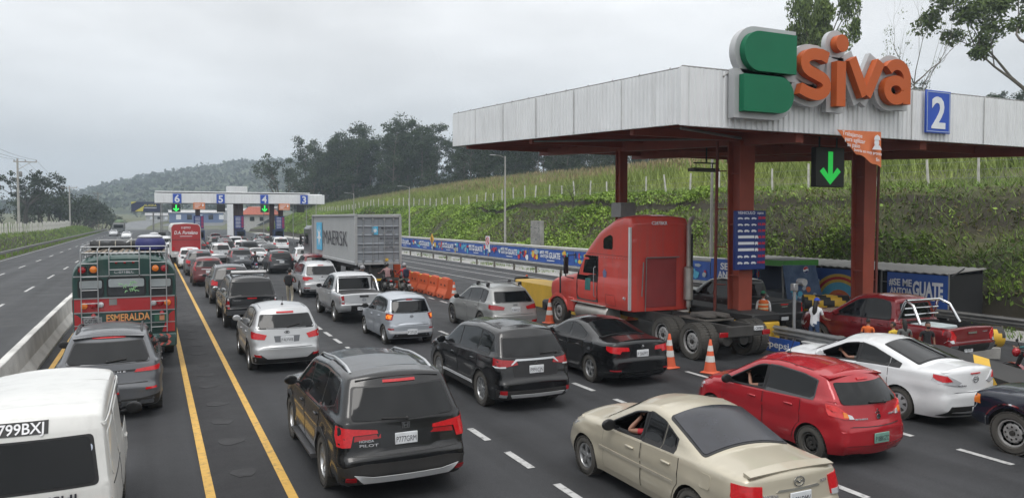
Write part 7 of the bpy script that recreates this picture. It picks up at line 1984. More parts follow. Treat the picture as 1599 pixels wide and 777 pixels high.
for s in(-1,1):
 CT.patch(fillet([(1.05,2.98,.08),(1.62,2.98,.08),(1.62,3.32,.16),(1.20,3.46,.12),(1.05,3.40,.08)],True),'L' if s<0 else 'Rt',M_GLASS,'sleeper_window',.012,.02)
 g1=CT.patch([(1.95,1.12),(3.38,1.12),(3.38,2.04),(3.0,2.72),(1.95,2.72),(1.95,2.70),(2.98,2.70),(3.36,2.03),(3.36,1.14),(1.965,1.14),(1.965,2.70),(1.95,2.70)],'L' if s<0 else 'Rt',M_TRIM,'door_gap',.004,.01,step=.1)
 CT.patch(fillet([(2.06,2.10,.04),(2.98,2.10,.04),(2.84,2.56,.06),(2.06,2.62,.04)],True),'L' if s<0 else 'Rt',M_GLASS,'door_window',.010,.02)
 CT.patch([(2.42,1.50),(2.78,1.50),(2.78,1.92),(2.42,1.92)],'L' if s<0 else 'Rt',pm('teal_patch',(.02,.13,.12),.5),'door_panel_sticker',.008,.012)
 CT.patch([(.85,1.10),(1.45,1.10),(1.45,1.46),(.85,1.46),(.85,1.45),(1.44,1.45),(1.44,1.11),(.86,1.11),(.86,1.44),(.85,1.44)],'L' if s<0 else 'Rt',M_TRIM,'hatch_gap',.004,.01,step=.1)
 CT.patch([(.12,2.76),(2.7,2.80),(2.7,2.812),(.12,2.772)],'L' if s<0 else 'Rt',M_TRIM,'roof_seam',.004,.008,step=.1)
 mb=MB()
 for k in range(14):mb.ball((s*1.205,LY(20.75+.17*k),2.70),(.014,.014,.014),6,4)
 mb.tube([(s*1.2,LY(22.7),1.3),(s*1.26,LY(22.72),1.35),(s*1.26,LY(22.72),2.3),(s*1.2,LY(22.7),2.35)],.016,6); mb.build('grab_handle',M_GALV,troot)
 CT.patch([(1.45,2.02),(1.62,2.02),(1.66,2.20),(1.56,2.30),(1.42,2.20)],'L' if s<0 else 'Rt',pm('badge_blue',(.12,.13,.25),.4),'badge',.010,.014)
 mb=MB(); mb.rbox(s*1.185-.045,s*1.185+.045,LY(20.585),LY(20.66),1.05,3.72,.01); mb.build('corner_trim',M_SILV,troot)
 mb=MB(); x=s*1.42
 mb.rbox(x-.1,x+.1,LY(24.35),LY(24.42),2.0,2.62,.03); mb.tube([(s*1.2,LY(24.1),2.7),(x,LY(24.4),2.66),(x,LY(24.4),1.9),(s*1.2,LY(24.2),1.85)],.025,6); mb.build('side_mirror',M_BLACK,troot)
 mb=MB(); mb.rbox(s*1.35-.02,s*1.35+.02,LY(24.9),LY(24.98),1.25,2.0,.01); mb.build('air_intake',M_BLACK,troot)
 mb=MB(); n_=14; vs=[]
 for i in range(n_+1):
  t=R(12)+(PI-R(24))*i/n_; ry,rz_=.78,.74
  y=LY(25.4)+ry*math.cos(t); z=.52+rz_*math.sin(t)
  vs+=[(s*.72,y,z+.02),(s*1.12,y,z+.01),(s*1.20,y,z-.05),(s*1.20,y+(.03*math.cos(t)),z-.16)]
 fs=[(i*4+k,i*4+k+1,i*4+5+k,i*4+4+k)for i in range(n_)for k in range(3)]
 k=len(vs); vs+=[(a*.985,b,c-.02)for a,b,c in vs]; fs+=[tuple(q+k for q in f[::-1])for f in fs]
 mb.add(vs,fs); mb.build('front_fender',M_TRED,troot,ang=40)
 mb=MB(); mb.rbox(s*1.0-.2,s*1.0+.2,LY(24.2),LY(24.72),.62,1.18,.05); mb.build('step_fairing',M_TRED,troot)
 mb=MB(); mb.lathe([(0,LY(22.0)),(.30,LY(22.0)),(.33,LY(22.05)),(.33,LY(24.05)),(.30,LY(24.1)),(0,LY(24.1))],24,'y',(s*.92,0,.72)); mb.build('fuel_tank',M_STK,troot)
 mb=MB(); mb.rbox(s*1.08-.2,s*1.08+.2,LY(22.1),LY(24.3),1.02,1.05,.01)
 for y in(22.5,23.2,23.8):mb.box(s*1.08-.21,s*1.08+.21,LY(y),LY(y)+.06,1.052,1.06)
 mb.build('step_plate',M_STK,troot)
mb=MB(); mb.rbox(-1.2,1.2,LY(26.3),LY(26.75),.42,.85,.08); mb.build('front_bumper',M_BLACK,troot)
mb=MB(); mb.tube([(.98,LY(20.42),1.1),(.98,LY(20.42),1.3)],.08,10); mb.lathe([(.08,1.3),(.155,1.34),(.155,2.38),(.08,2.44)],16,'z',(.98,LY(20.42),0)); mb.tube([(.98,LY(20.42),2.4),(.98,LY(20.42),3.75),(.98,LY(20.3),3.98),(.98,LY(20.2),4.02)],.075,12); mb.tube([(.98,LY(20.42),1.1),(.98,LY(20.42),.95),(.4,LY(20.6),.9)],.07,10); mb.build('exhaust_stack',M_STK,troot)
mb=MB(); mb.rbox(-.62,.62,LY(20.585),LY(20.61),1.12,2.72,.01); mb.build('rear_panel',pm('truck_red_dull',(.27,.026,.028),.6,0,.15,2,dust=.2),troot)
mb=MB(); mb.tube([(-.62,LY(20.5),2.74),(.66,LY(20.5),2.74)],.022,6); mb.tube([(-.80,LY(20.5),1.5),(-.74,LY(20.5),2.6)],.02,6); mb.tube([(-.62,LY(20.5),2.74),(-.62,LY(20.56),1.0)],.015,5); mb.build('hose_rail',M_GALVD,troot)
mb=MB(); mb.rbox(-.36,.22,LY(20.60),LY(20.625),3.78,3.93,.01); p=mb.build('number_panel',M_TRED,troot)
mb=MB(); mb.text('C287BKR',(-.06,LY(20.597),3.80),(1,0,0),(0,0,1),.15,.006,.02,width=.62); mb.build('lettering',M_BANW,p,smooth=False)
mb=MB(); mb.rbox(1.06,1.24,LY(20.5),LY(20.62),1.1,3.5,.02); mb.build('side_extender',M_FRAME,troot)
mb=MB(); mb.lathe([(.05,LY(20.85)),(.05,LY(20.9)),(0,LY(20.92))],10,'y',(-1.22,0,1.42)); mb.build('marker_lamp',M_CLEAR,troot)
mb=MB()
for s in(-1,1):mb.box(s*.43-.05,s*.43+.05,LY(16.75),LY(25.9),.72,1.0)
for y in(16.8,18.2,19.6,20.5):mb.box(-.38,.38,LY(y),LY(y)+.12,.76,.96)
mb.rbox(-.62,.62,LY(16.62),LY(16.74),.70,1.0,.02); mb.build('chassis_frame',M_FRAME,troot,smooth=False)
mb=MB(); n_=18
mb.prism(fillet([(-.45,-.55,.2),(-.1,-.55,.05),(0,-.1,.05),(.1,-.55,.05),(.45,-.55,.2),(.48,.35,.25),(-.48,.35,.25)],True),(0,LY(18.25),1.12),(1,0,0),(0,1,0),(0,0,.07)); mb.tube([(-.4,LY(18.2),1.08),(.4,LY(18.2),1.08)],.07,8); mb.rbox(-.55,.55,LY(17.7),LY(18.9),1.0,1.06,.01); mb.build('fifth_wheel',pm('greasy_steel',(.12,.11,.10),.55,.5,.4,5,dust=.3),troot)
for y in(17.5,18.87):
 mb=MB(); mb.tube([(-.95,LY(y),.52),(.95,LY(y),.52)],.13,10); mb.ball((0,LY(y),.54),(.26,.28,.26),12,8); mb.build('axle',M_FRAME,troot)
 for s in(-1,1):
  for x in(1.08,.76):add_wheel(troot,s*x,LY(y),.52,.28,'steelsilver')
for s in(-1,1):add_wheel(troot,s*1.06,LY(25.4),.52,.3,'steelsilver')
for x in(-.28,.28):
 for y in(17.15,18.2):mb=MB(); mb.lathe([(.10,.42),(.14,.5),(.13,.62),(.15,.7)],12,'z',(x*2.1,LY(y),0)); mb.build('air_spring',M_FRAME,troot)
for x in(-.5,.1):mb=MB(); mb.lathe([(.0,LY(16.75)),(.16,LY(16.78)),(.16,LY(17.1)),(0,LY(17.14))],14,'y',(x,0,.6)); mb.build('air_tank',M_FRAME,troot)
mb=MB(); mb.rbox(.30,.62,LY(16.58),LY(16.62),.86,.98,.004); p=mb.build('license_plate',M_PLATE,troot); mb=MB(); mb.text('C287BKR',(.46,LY(16.578),.89),(1,0,0),(0,0,1),.09,.002,.01,width=.27); mb.build('plate_lettering',M_INK,p,smooth=False)
mb=MB(); mb.rbox(-.9,-.62,LY(16.6),LY(16.66),.72,.86,.01); mb.rbox(.62,.9,LY(16.6),LY(16.66),.72,.86,.01); mb.build('tail_light',M_RED,troot)
# container truck
M_CONT=pm('container_grey',(.36,.37,.375),.5,.1,.07,.8,dust=.12); M_CONTD=pm('container_door',(.24,.26,.285),.5,.1,.08,1.2,dust=.12)
croot=empty('container_truck',(11.25,47.5,0),0,'truck carrying a long grey shipping container with a light blue star mark','truck')
hw_,L_=1.24,12.4; yb=-6.2
def corr_side(x,s):
 mb=MB(); vs=[]; n_=44
 for i in range(n_):
  for f,d in((0,0),(.28,0),(.5,-.036),(.78,-.036)):
   y=yb+.14+(L_-.28)*(i+f)/n_
   vs+=[(x+s*d,y,1.62),(x+s*d,y,4.12)]
 fs=[(2*i,2*i+2,2*i+3,2*i+1)for i in range(len(vs)//2-1)]
 mb.add(vs,fs); mb.build('side_wall',M_CONT,croot,smooth=False)
corr_side(-hw_+.03,-1); corr_side(hw_-.03,1)
mb=MB()
for s in(-1,1):
 mb.rbox(s*hw_-.06,s*hw_+.06,yb,yb+L_,1.46,1.62,.015); mb.rbox(s*hw_-.05,s*hw_+.05,yb,yb+L_,4.12,4.24,.015)
 for y in(yb+.07,yb+L_-.07):mb.box(s*hw_-.07,s*hw_+.07,y-.07,y+.07,1.62,4.12)
mb.box(-hw_+.06,hw_-.06,yb+.1,yb+L_-.02,4.14,4.19); mb.box(-hw_+.06,hw_-.06,yb+.06,yb+L_-.02,1.48,1.58); mb.box(-hw_+.08,hw_-.08,yb+L_-.1,yb+L_-.04,1.6,4.13)
mb.rbox(-hw_+.08,hw_-.08,yb+.0,yb+.1,4.06,4.22,.01); mb.rbox(-hw_+.08,hw_-.08,yb,yb+.1,1.47,1.60,.01)
mb.build('container_frame',M_CONT,croot,smooth=False)
for s in(-1,1):
 mb=MB(); x0,x1=(-hw_+.08,-.008)if s<0 else(.008,hw_-.08)
 prof=[1.61]
 vs=[]; zz=[]
 for k in range(5):
  a=1.66+k*.48
  zz+=[(a,0),(a+.04,.035),(a+.40,.035),(a+.44,0)]
 zz=[(1.605,0)]+zz+[(4.055,0)]
 for z,d in zz:vs+=[(x0,yb+.03+d,z),(x1,yb+.03+d,z)]
 mb.add(vs,[(2*i,2*i+1,2*i+3,2*i+2)for i in range(len(zz)-1)]); dr=mb.build('door',M_CONTD,croot,smooth=False)
 for q in(.27,.73):
  x=x0+(x1-x0)*q; mb=MB(); mb.tube([(x,yb-.01,1.55),(x,yb-.01,4.12)],.022,8)
  for z in(1.75,2.4,3.2,3.95):mb.rbox(x-.06,x+.06,yb-.02,yb+.03,z-.04,z+.04,.005)
  mb.tube([(x,yb-.03,2.45),(x+.28,yb-.03,2.43)],.014,6); mb.build('locking_bar',M_GALV,dr)
def star(mb,o,ux,uz,r_,d,m=0):
 pts=[]
 for i in range(14):
  a=PI/2+2*PI*i/14; q=r_ if i%2==0 else r_*.36; pts.append((q*math.cos(a),q*math.sin(a)))
 mb.prism(pts,o,ux,uz,d,m)
M_LBLUE=pm('mark_light_blue',(.08,.42,.66),.5,0,.06,2)
mb=MB(); mb.box(-.36,-.06+.04,yb+.018,yb+.026,3.12,3.56); p=mb.build('door_mark',M_LBLUE,croot,smooth=False)
mb=MB(); star(mb,(-.19,yb+.016,3.34),(1,0,0),(0,0,1),.17,(0,-.006,0)); mb.build('star',M_BANW,p,smooth=False)
mb=MB();
for k,(tx,z)in enumerate((('MRKU 427 196 5',3.42),('45G1',3.24),('MAX GROSS 30480',2.86),('TARE 3820',2.62),('NET 26660',2.38))):mb.text(tx,(.62,yb+.022,z),(1,0,0),(0,0,1),.13,.004,.004)
mb.build('door_lettering',M_INK,croot,smooth=False)
mb=MB(); mb.box(.3,.55,yb+.016,yb+.026,1.66,1.80); mb.build('warning_label',M_BANY,croot,smooth=False)
xs_=-hw_-.012
mb=MB(); mb.box(xs_-.004,xs_+.006,yb+9.2,yb+11.0,1.95,3.75); p=mb.build('side_mark',M_LBLUE,croot,smooth=False)
mb=MB(); star(mb,(xs_-.006,yb+10.1,2.85),(0,-1,0),(0,0,1),.74,(-.006,0,0)); mb.build('star',M_BANW,p,smooth=False)
mb=MB(); mb.text('MAERSK',(xs_-.01,yb+5.35,2.40),(0,-1,0),(0,0,1),1.28,.012,-.012,width=6.6); mb.build('lettering',M_INK,croot,smooth=False)
mb=MB()
for s in(-1,1):mb.box(s*.45-.06,s*.45+.06,yb+.1,yb+15.8,1.05,1.44)
mb.rbox(-1.2,1.2,yb+.1,yb+.25,.55,.72,.02); mb.box(-.5,.5,yb+.2,yb+.3,.7,1.3); mb.build('chassis_frame',M_FRAME,croot,smooth=False)
mb=MB(); mb.box(-.75,-.35,yb+.08,yb+.098,.56,.70); mb.box(.35,.75,yb+.08,yb+.098,.56,.70); mb.build('tail_light',M_RED,croot,smooth=False)
mb=MB(); mb.box(-.25,.25,yb+.085,yb+.098,.58,.69); mb.build('reflector_strip',M_BANY,croot,smooth=False)
for y in(yb+1.5,yb+2.8,yb+11.2,yb+15.2):
 for s in(-1,1):add_wheel(croot,s*1.02,y,.52,.34,'steelsilver')
mb=MB(); mb.rbox(-1.2,1.2,yb+13.0,yb+16.4,.9,3.5,.25); mb.build('cab',pm('cab_dark',(.03,.032,.038),.4,0,.1,3,coat=.5),croot)
for s in(-1,1):
 mb=MB(); mb.rbox(s*1.2-.01,s*1.2+.01,yb+14.4,yb+15.6,2.2,3.0,.005); mb.build('cab_window',M_GLASS,croot)
 mb=MB(); mb.rbox(s*1.45-.08,s*1.45+.08,yb+15.9,yb+15.98,2.1,2.8,.03); mb.tube([(s*1.2,yb+15.9,2.7),(s*1.45,yb+15.94,2.7)],.03,5); mb.build('side_mirror',M_BLACK,croot)
 # red coach in the queue
rroot=empty('red_coach',(2.7,78.5,0),0,'plain red backed coach with white lettering ahead in the left queue','bus')
mb=MB(); prof=fillet([(-1.22,.7,.02),(-1.22,3.2,.1),(-1.05,3.52,.2),(0,3.6,1),(1.05,3.52,.2),(1.22,3.2,.1),(1.22,.7,.02)]); mb.prism(prof,(0,-5.0,0),(1,0,0),(0,0,1),(0,10,0)); mb.build('body',pm('coach_white',(.55,.55,.54),.4,0,.06,2,dust=.15),rroot,ang=30)
mb=MB(); prof2=fillet([(-1.17,1.15,.05),(-1.17,3.2,.1),(-1.0,3.46,.2),(0,3.54,1),(1.0,3.46,.2),(1.17,3.2,.1),(1.17,1.15,.05)]); mb.prism(prof2,(0,-5,0),(1,0,0),(0,0,1),(0,-.04,0)); mb.build('rear_panel',M_BRED,rroot,ang=30)
mb=MB(); mb.text('D.A. Portelano',(0,-5.042,2.62),(1,0,0),(0,0,1),.42,.01,.015,width=1.9,shear=.2); mb.text('LUJOSO',(0,-5.042,3.12),(1,0,0),(0,0,1),.24,.01,.01,width=.75); mb.box(-.5,.5,-5.05,-5.042,2.42,2.46); mb.build('lettering',M_BANW,rroot,smooth=False)
mb=MB(); mb.box(-1.15,1.15,-5.052,-5.042,2.12,2.16); mb.build('panel_seam',C_MAROON,rroot,smooth=False)
mb=MB(); mb.rbox(-1.22,1.22,-5.15,-5.0,.6,.95,.03); mb.build('rear_bumper',pm('coach_bumper',(.4,.4,.4),.5),rroot)
for s in(-1,1):
 mb=MB(); mb.box(s*1.05-.1,s*1.05+.1,-5.06,-5.042,1.2,1.5); mb.build('tail_light',M_REDON,rroot,smooth=False)
 mb=MB(); mb.rbox(s*1.235-.01,s*1.235+.01,-4.6,4.4,1.9,2.8,.004); mb.build('side_window',M_PANED,rroot)
 for y in(-2.5,3.2):add_wheel(rroot,s*1.02,y,.48,.3,'steelsilver')
 # cones, barriers, delineators
M_CORANGE=pm('cone_orange',(.66,.10,.03),.5,0,.15,4,dust=.12); M_CWHITE=pm('cone_white',(.60,.60,.58),.5,0,.1,4,dust=.12); M_BORANGE=pm('barrier_orange',(.62,.10,.025),.5,0,.12,1.5,dust=.2)
def cone(h=.9,label=''):
 root=empty('traffic_cone',(0,0,0),0,label,'cone')
 r_=lambda z:.155*(1-z/h)+.028
 mb=MB(); mb.rbox(-.21,.21,-.21,.21,.0,.04,.02); mb.lathe([(r_(.04)+.02,.04),(r_(.06),.06)]+[(r_(h*t),h*t)for t in(.25,.5,.75,.98)]+[(.02,h),(0,h)],20,'z'); mb.build('cone_body',M_CORANGE,root)
 for a,b in((.34,.52),(.66,.82)):
  mb=MB(); mb.lathe([(r_(h*a)+.004,h*a),(r_(h*b)+.004,h*b)],20,'z'); mb.f=mb.f[:20]; mb.m=[0]*20; mb.build('white_sleeve',M_CWHITE,root)
 return root
c0=cone(.92)
for i,(x,y,lb,s,rz)in enumerate(((12.5,16.75,'orange and white cone between the black sedan and the truck wheels',1,.1),(13.05,15.75,'orange and white cone just ahead of the red hatchback roof',.95,.4),(13.72,25.9,'striped cone beside the front wheel of the red truck',1.05,.2),(13.5,35.6,'cone with bright bands at the near end of the orange barriers',.95,.3),(13.75,34.2,'small cone seen just over the mirror of the grey crossover',.5,0),(17.0,25.4,'cone standing behind the black and yellow island block',1.05,0))):
 o=c0 if i==0 else copy_tree(c0)
 o.location=(x,y,.005); o.scale=(s,s,s); o.rotation_euler=(0,0,rz); o['label']=lb
root=empty('delineator_post',(18.1,36.8,0),0,'orange delineator post with pale band left of the yellow nose','delineator')
mb=MB(); mb.lathe([(.2,0),(.2,.05),(.07,.07),(.06,.95),(.04,1.0),(0,1.0)],14,'z'); mb.build('post',M_CORANGE,root)
mb=MB(); mb.lathe([(.07,.62),(.068,.8)],14,'z'); mb.build('white_sleeve',M_CWHITE,root)
def wbarrier(label):
 root=empty('plastic_barrier',(0,0,0),0,label,'barrier','orange water filled barriers in a row')
 P_=fillet([(-.28,.06,0),(-.28,.22,.03),(-.16,.48,.05),(-.12,.98,.03),(.12,.98,.03),(.16,.48,.05),(.28,.22,.03),(.28,.06,0)])
 mb=MB(); sweep(mb,P_,-.70,.70,4)
 for y in(-.55,.05,.35):mb.rbox(-.28,.28,y,y+.28,.0,.06,.01)
 mb.rbox(-.10,.10,-.35,.35,.98,1.03,.02); mb.build('barrier_shell',M_BORANGE,root,ang=30)
 mb=MB()
 for s in(-1,1):
  for y in(-.28,.28):mb.prism([(.11*math.cos(PI*i/8),.10*math.sin(PI*i/8))for i in range(9)],(s*.152,y,.62),(0,1,0),(0,0,1),(s*.01,0,.0))
  for y in(-.3,.3):mb.box(s*.27-.02,s*.27+.02,y-.1,y+.1,.07,.16)
 mb.build('fork_slots',pm('slot_dark',(.12,.02,.01),.7),root)
 mb=MB(); mb.rbox(-.125,.125,.42,.68,.84,.985,.01); mb.build('yellow_reflector',M_BANY,root)
 return root
wb0=wbarrier('')
for i in range(5):
 t=i/4; o=wb0 if i==0 else copy_tree(wb0)
 o.location=(13.36-.02*i,36.4+1.52*i,.004); o.rotation_euler=(0,0,random.uniform(-.05,.05))
 o['label']=['nearest orange plastic barrier of the row, next to the banded cone','second orange plastic barrier from the banded cone','middle orange plastic barrier of the row of five','fourth orange plastic barrier from the banded cone','farthest orange plastic barrier, next to the motorcycle riders'][i]
root=empty('warning_board',(12.75,42.9,0),0,'upright orange panel standing by the container rear corner','sign')
mb=MB(); mb.rbox(-.22,.22,-.05,.05,.3,1.95,.04); mb.rbox(-.3,.3,-.2,.2,0,.12,.02); mb.tube([(0,0,.1),(0,0,.4)],.05,6); mb.build('panel_board',M_BORANGE,root)
# people and motorcycles
M_SKIN=pm('skin',(.26,.13,.085),.55,0,.1,8); M_HAIR=pm('hair',(.012,.010,.009),.6,0,.2,10)
M_EYE=pm('eye',(.02,.015,.012),.3); M_SHOE=pm('shoe',(.03,.028,.026),.6)
def cloth(name,rgb):return pm('cloth_'+name,rgb,.85,0,.18,5,bump=.25,bscale=18)
def person(label,loc,rz,J,shirt,pants,sleeve=1,height=1.7,name='person',hairlen=0,cap=None,helmet=None,mask=None,vest=None,group=None,shoe=None,backpack=None,upper=False,grip=()):
 """J: joints in metres for a 1.7 m adult, x right, y forward, z up. One skinned body mesh; hair, cap, vest are children."""
 s=height/1.7
 root=empty(name,loc,rz,label,'person',group)
 V3=lambda p:Vector(p)*s
 j={k:V3(v)for k,v in J.items()if k!='yaw'}
 verts,edges,rad,mats=[],[],[],[]
 idx={}
 def add(k,p,r_,link=None):
  idx[k]=len(verts); verts.append(p); rad.append(r_*s)
  if link is not None:edges.append((idx[link],idx[k]))
 add('pelvis',j['pelvis'],.135)
 add('waist',j['pelvis'].lerp(j['chest'],.45),.125,'pelvis'); add('chest',j['chest'],.145,'waist'); add('neck',j['neck'],.058,'chest'); add('head',j['neck'].lerp(j['head'],.5),.055,'neck')
 for q in 'LR':
  add('sh'+q,j['sh'+q],.068,'chest'); add('el'+q,j['el'+q],.044,'sh'+q); add('wr'+q,j['wr'+q],.031,'el'+q)
  hd=(j['wr'+q]-j['el'+q]).normalized(); add('pa'+q,j['wr'+q]+hd*.055*s,.036,'wr'+q)
  if not upper:
   add('hip'+q,j['hip'+q],.098,'pelvis'); add('kn'+q,j['kn'+q],.062,'hip'+q); add('an'+q,j['an'+q],.043,'kn'+q); add('to'+q,j['to'+q],.042,'an'+q)
 me=bpy.data.meshes.new('body'); me.from_pydata([tuple(v)for v in verts],edges,[])
 ob=link_mesh('body',me,None)
 md=ob.modifiers.new('skin','SKIN'); md.use_smooth_shade=True
 md2=ob.modifiers.new('sub','SUBSURF'); md2.levels=1; md2.render_levels=1
 for i,sv in enumerate(me.skin_vertices[0].data):sv.radius=(rad[i],rad[i]*.82); sv.use_root=(i==0)
 dg=bpy.context.evaluated_depsgraph_get(); dg.update()
 m2=bpy.data.meshes.new_from_object(ob.evaluated_get(dg))
 mb=MB(); base_v=[tuple(v.co)for v in m2.vertices]
 seg=[('pelvis','chest',1),('chest','neck',1),('neck','head',0)]
 for q in 'LR':
  seg+=[('chest','sh'+q,1),('sh'+q,'el'+q,1 if sleeve>0 else 0),('el'+q,'wr'+q,1 if sleeve>1 else 0),('wr'+q,'pa'+q,0)]
  if not upper:seg+=[('pelvis','hip'+q,2),('hip'+q,'kn'+q,2),('kn'+q,'an'+q,2),('an'+q,'to'+q,3)]
 def near(p):
  best=1e9; bm_=1
  for a,b,m_ in seg:
   A,B=verts[idx[a]],verts[idx[b]]; d=B-A; l2=d.length_squared or 1e-9; t=max(0,min(1,(p-A).dot(d)/l2)); dd=(p-A-d*t).length/(rad[idx[a]]*(1-t)+rad[idx[b]]*t)
   if dd<best:best=dd; bm_=m_
   if(a,b)==('sh'+a[-1],'el'+a[-1])and sleeve==1 and t>.6 and bm_==1 and dd==best:bm_=0
  return bm_
 for p in m2.polygons:
  mb.f.append(tuple(p.vertices)); mb.m.append(near(p.center))
 mb.v=base_v
 bpy.data.objects.remove(ob); bpy.data.meshes.remove(m2)
 for q in 'LR':
  w0=j['wr'+q]; d=(w0-j['el'+q]).normalized(); sd=d.cross(Vector((0,0,1)))
  sd=sd.normalized()if sd.length>.1 else Vector((1,0,0)); nn=d.cross(sd)
  curl=.9 if q in grip else .35
  for k,ln in enumerate((.068,.08,.075,.058)):
   o=w0+d*.075*s+sd*((k-1.5)*.018*s); d2=(d-nn*curl*.6).normalized(); d3=(d-nn*curl*1.6).normalized()
   mb.tube([o,o+d2*ln*.5*s,o+d2*ln*.5*s+d3*ln*.5*s],[.0095*s,.009*s,.007*s],6,0)
  o=w0+d*.03*s-sd*.03*s; mb.tube([o,o+(d-sd*.8).normalized()*.035*s,o+(d-sd*.5-nn*curl*.5).normalized()*.065*s],[.012*s,.0105*s,.008*s],6,0)
 h=j['head']; yaw=J.get('yaw',0); fw=Vector((-math.sin(yaw),math.cos(yaw),0)); rt=Vector((fw.y,-fw.x,0))
 def hp(a,b,c):return h+rt*(a*s)+fw*(b*s)+Vector((0,0,c*s))
 k0=len(mb.v); mb.ball((0,0,0),(.075,.095,.115),16,12,0)
 for i in range(k0,len(mb.v)):
  a,b,c=mb.v[i]
  if c<-.02:a*=1+(c+.02)*2.6; b=b*(1+(c+.02)*1.2)+.012
  mb.v[i]=tuple(hp(a,b,c))
 mb.tube([hp(0,.088,.012),hp(0,.112,-.022),hp(0,.095,-.034)],[.010*s,.015*s,.012*s],6,0)
 for q in(-1,1):
  k0=len(mb.v); mb.ball((0,0,0),(.012,.02,.03),8,6,0); mb.v[k0:]=[tuple(hp(q*.076+a,b-.005,c-.005))for a,b,c in mb.v[k0:]]
  k0=len(mb.v); mb.ball((0,0,0),(.013,.008,.008),8,6,4); mb.v[k0:]=[tuple(hp(q*.03+a,.086+b,.012+c))for a,b,c in mb.v[k0:]]
 mb.tube([hp(-.024,.090,-.058),hp(0,.096,-.06),hp(.024,.090,-.058)],.006*s,5,5)
 mb.build('body',[M_SKIN,shirt,pants,shoe or M_SHOE,M_EYE,pm('lips',(.25,.08,.06),.5)],root,ang=80)
 def cap_shell(nm,m_,r3,zmin,grow,off=(0,-.006,.012)):
  mb=MB(); mb.ball((0,0,0),r3,16,12)
  keep=[]
  vs=[hp(a+off[0],b+off[1],c+off[2])for a,b,c in mb.v]
  fs=[f for f in mb.f if all(mb.v[i][2]>zmin(mb.v[i][1])for i in f)]
  m2_=MB(); m2_.add([tuple(v)for v in vs],fs); return m2_
 if helmet:
  mb=MB(); mb.ball((0,0,0),(.125,.145,.135),18,12); mb.v=[tuple(hp(a,b+.005,c+.015))for a,b,c in mb.v]; hm_=mb.build('helmet',helmet,root)
  mb=MB(); mb.ball((0,0,0),(.128,.148,.138),18,12); f_=[f for f in mb.f if all(mb.v[i][1]>.05 and-.04<mb.v[i][2]<.07 for i in f)]; m3=MB(); m3.add([tuple(hp(a,b+.006,c+.015))for a,b,c in mb.v],f_); m3.build('visor',M_GLASS,hm_)
 elif cap:
  m2_=cap_shell('cap',cap,(.086,.106,.118),lambda y:.02,0); m2_.prism([(-.07,0),(.07,0),(.06,.07),(.03,.095),(-.03,.095),(-.06,.07)],hp(0,.08,.045),rt*s,fw*s,(0,0,-.012*s)); m2_.build('cap',cap,root)
  m2_=cap_shell('hair',M_HAIR,(.081,.10,.116),lambda y:-.06 if y<-.01 else .06,0)
  if hairlen:m2_.tube([hp(0,-.07,.02),hp(.02,-.13,-.12),hp(.01,-.15,-.3),hp(0,-.13,-hairlen)],[.06*s,.07*s,.075*s,.03*s],8)
  m2_.build('hair',M_HAIR,root)
 else:
  m2_=cap_shell('hair',M_HAIR,(.084,.103,.122),lambda y:-.055 if y<0 else .045,0)
  if hairlen:m2_.tube([hp(0,-.06,.03),hp(0,-.10,-.1),hp(0,-.11,-hairlen)],[.07*s,.08*s,.04*s],8)
  m2_.build('hair',M_HAIR,root)
 if mask:
  mb=MB(); mb.ball((0,0,0),(.070,.106,.060),14,10); f_=[f for f in mb.f if all(mb.v[i][1]>.02 for i in f)]; m3=MB(); m3.add([tuple(hp(a,b+.012,c-.052))for a,b,c in mb.v],f_); m3.build('face_mask',mask,root)
 if vest:
  mb=MB(); a,b=j['pelvis']+Vector((0,0,.10*s)),j['chest']+Vector((0,0,.13*s)); mb.tube([a,a.lerp(b,.5),a.lerp(b,.85),b],[.165*s,.172*s,.182*s,.12*s],16,flat=1.0,cap=False)
  mb.v=[(x,y if True else y,z)for x,y,z in mb.v]; v_=mb.build('vest',vest,root)
  mb=MB()
  for t in(.25,.6):
   q=a.lerp(b,t); mb.tube([q-Vector((0,0,.02*s)),q+Vector((0,0,.02*s))],.1765*s,16,cap=False)
  mb.build('reflective_band',pm('reflective_tape',(.6,.62,.4),.4),v_)
 if backpack:
  c=j['chest']; mb=MB(); mb.rbox(-.15*s,.15*s,c.y-.30*s,c.y-.13*s,c.z-.30*s,c.z+.14*s,.05); mb.build('backpack',backpack,root)
 return root
STAND=dict(pelvis=(0,0,.93),chest=(0,.01,1.28),neck=(0,.02,1.43),head=(0,.05,1.585),shL=(-.18,0,1.36),shR=(.18,0,1.36),elL=(-.23,-.02,1.08),elR=(.23,-.02,1.08),wrL=(-.22,.08,.86),wrR=(.22,.08,.86),hipL=(-.09,0,.88),hipR=(.09,0,.88),knL=(-.10,.02,.48),knR=(.10,.03,.48),anL=(-.10,-.01,.08),anR=(.10,-.01,.08),toL=(-.11,.15,.035),toR=(.11,.15,.035))
RIDE=dict(pelvis=(0,-.25,.86),chest=(0,-.12,1.22),neck=(0,-.06,1.37),head=(0,-.01,1.52),shL=(-.19,-.1,1.30),shR=(.19,-.1,1.30),elL=(-.30,.10,1.10),elR=(.30,.10,1.10),wrL=(-.30,.36,1.05),wrR=(.30,.36,1.05),hipL=(-.10,-.22,.82),hipR=(.10,-.22,.82),knL=(-.24,.18,.72),knR=(.24,.18,.72),anL=(-.22,-.02,.34),anR=(.22,-.02,.34),toL=(-.23,.14,.30),toR=(.23,.14,.30))
def pose(base,**kw):
 d=dict(base); d.update(kw); return d
_mk={}
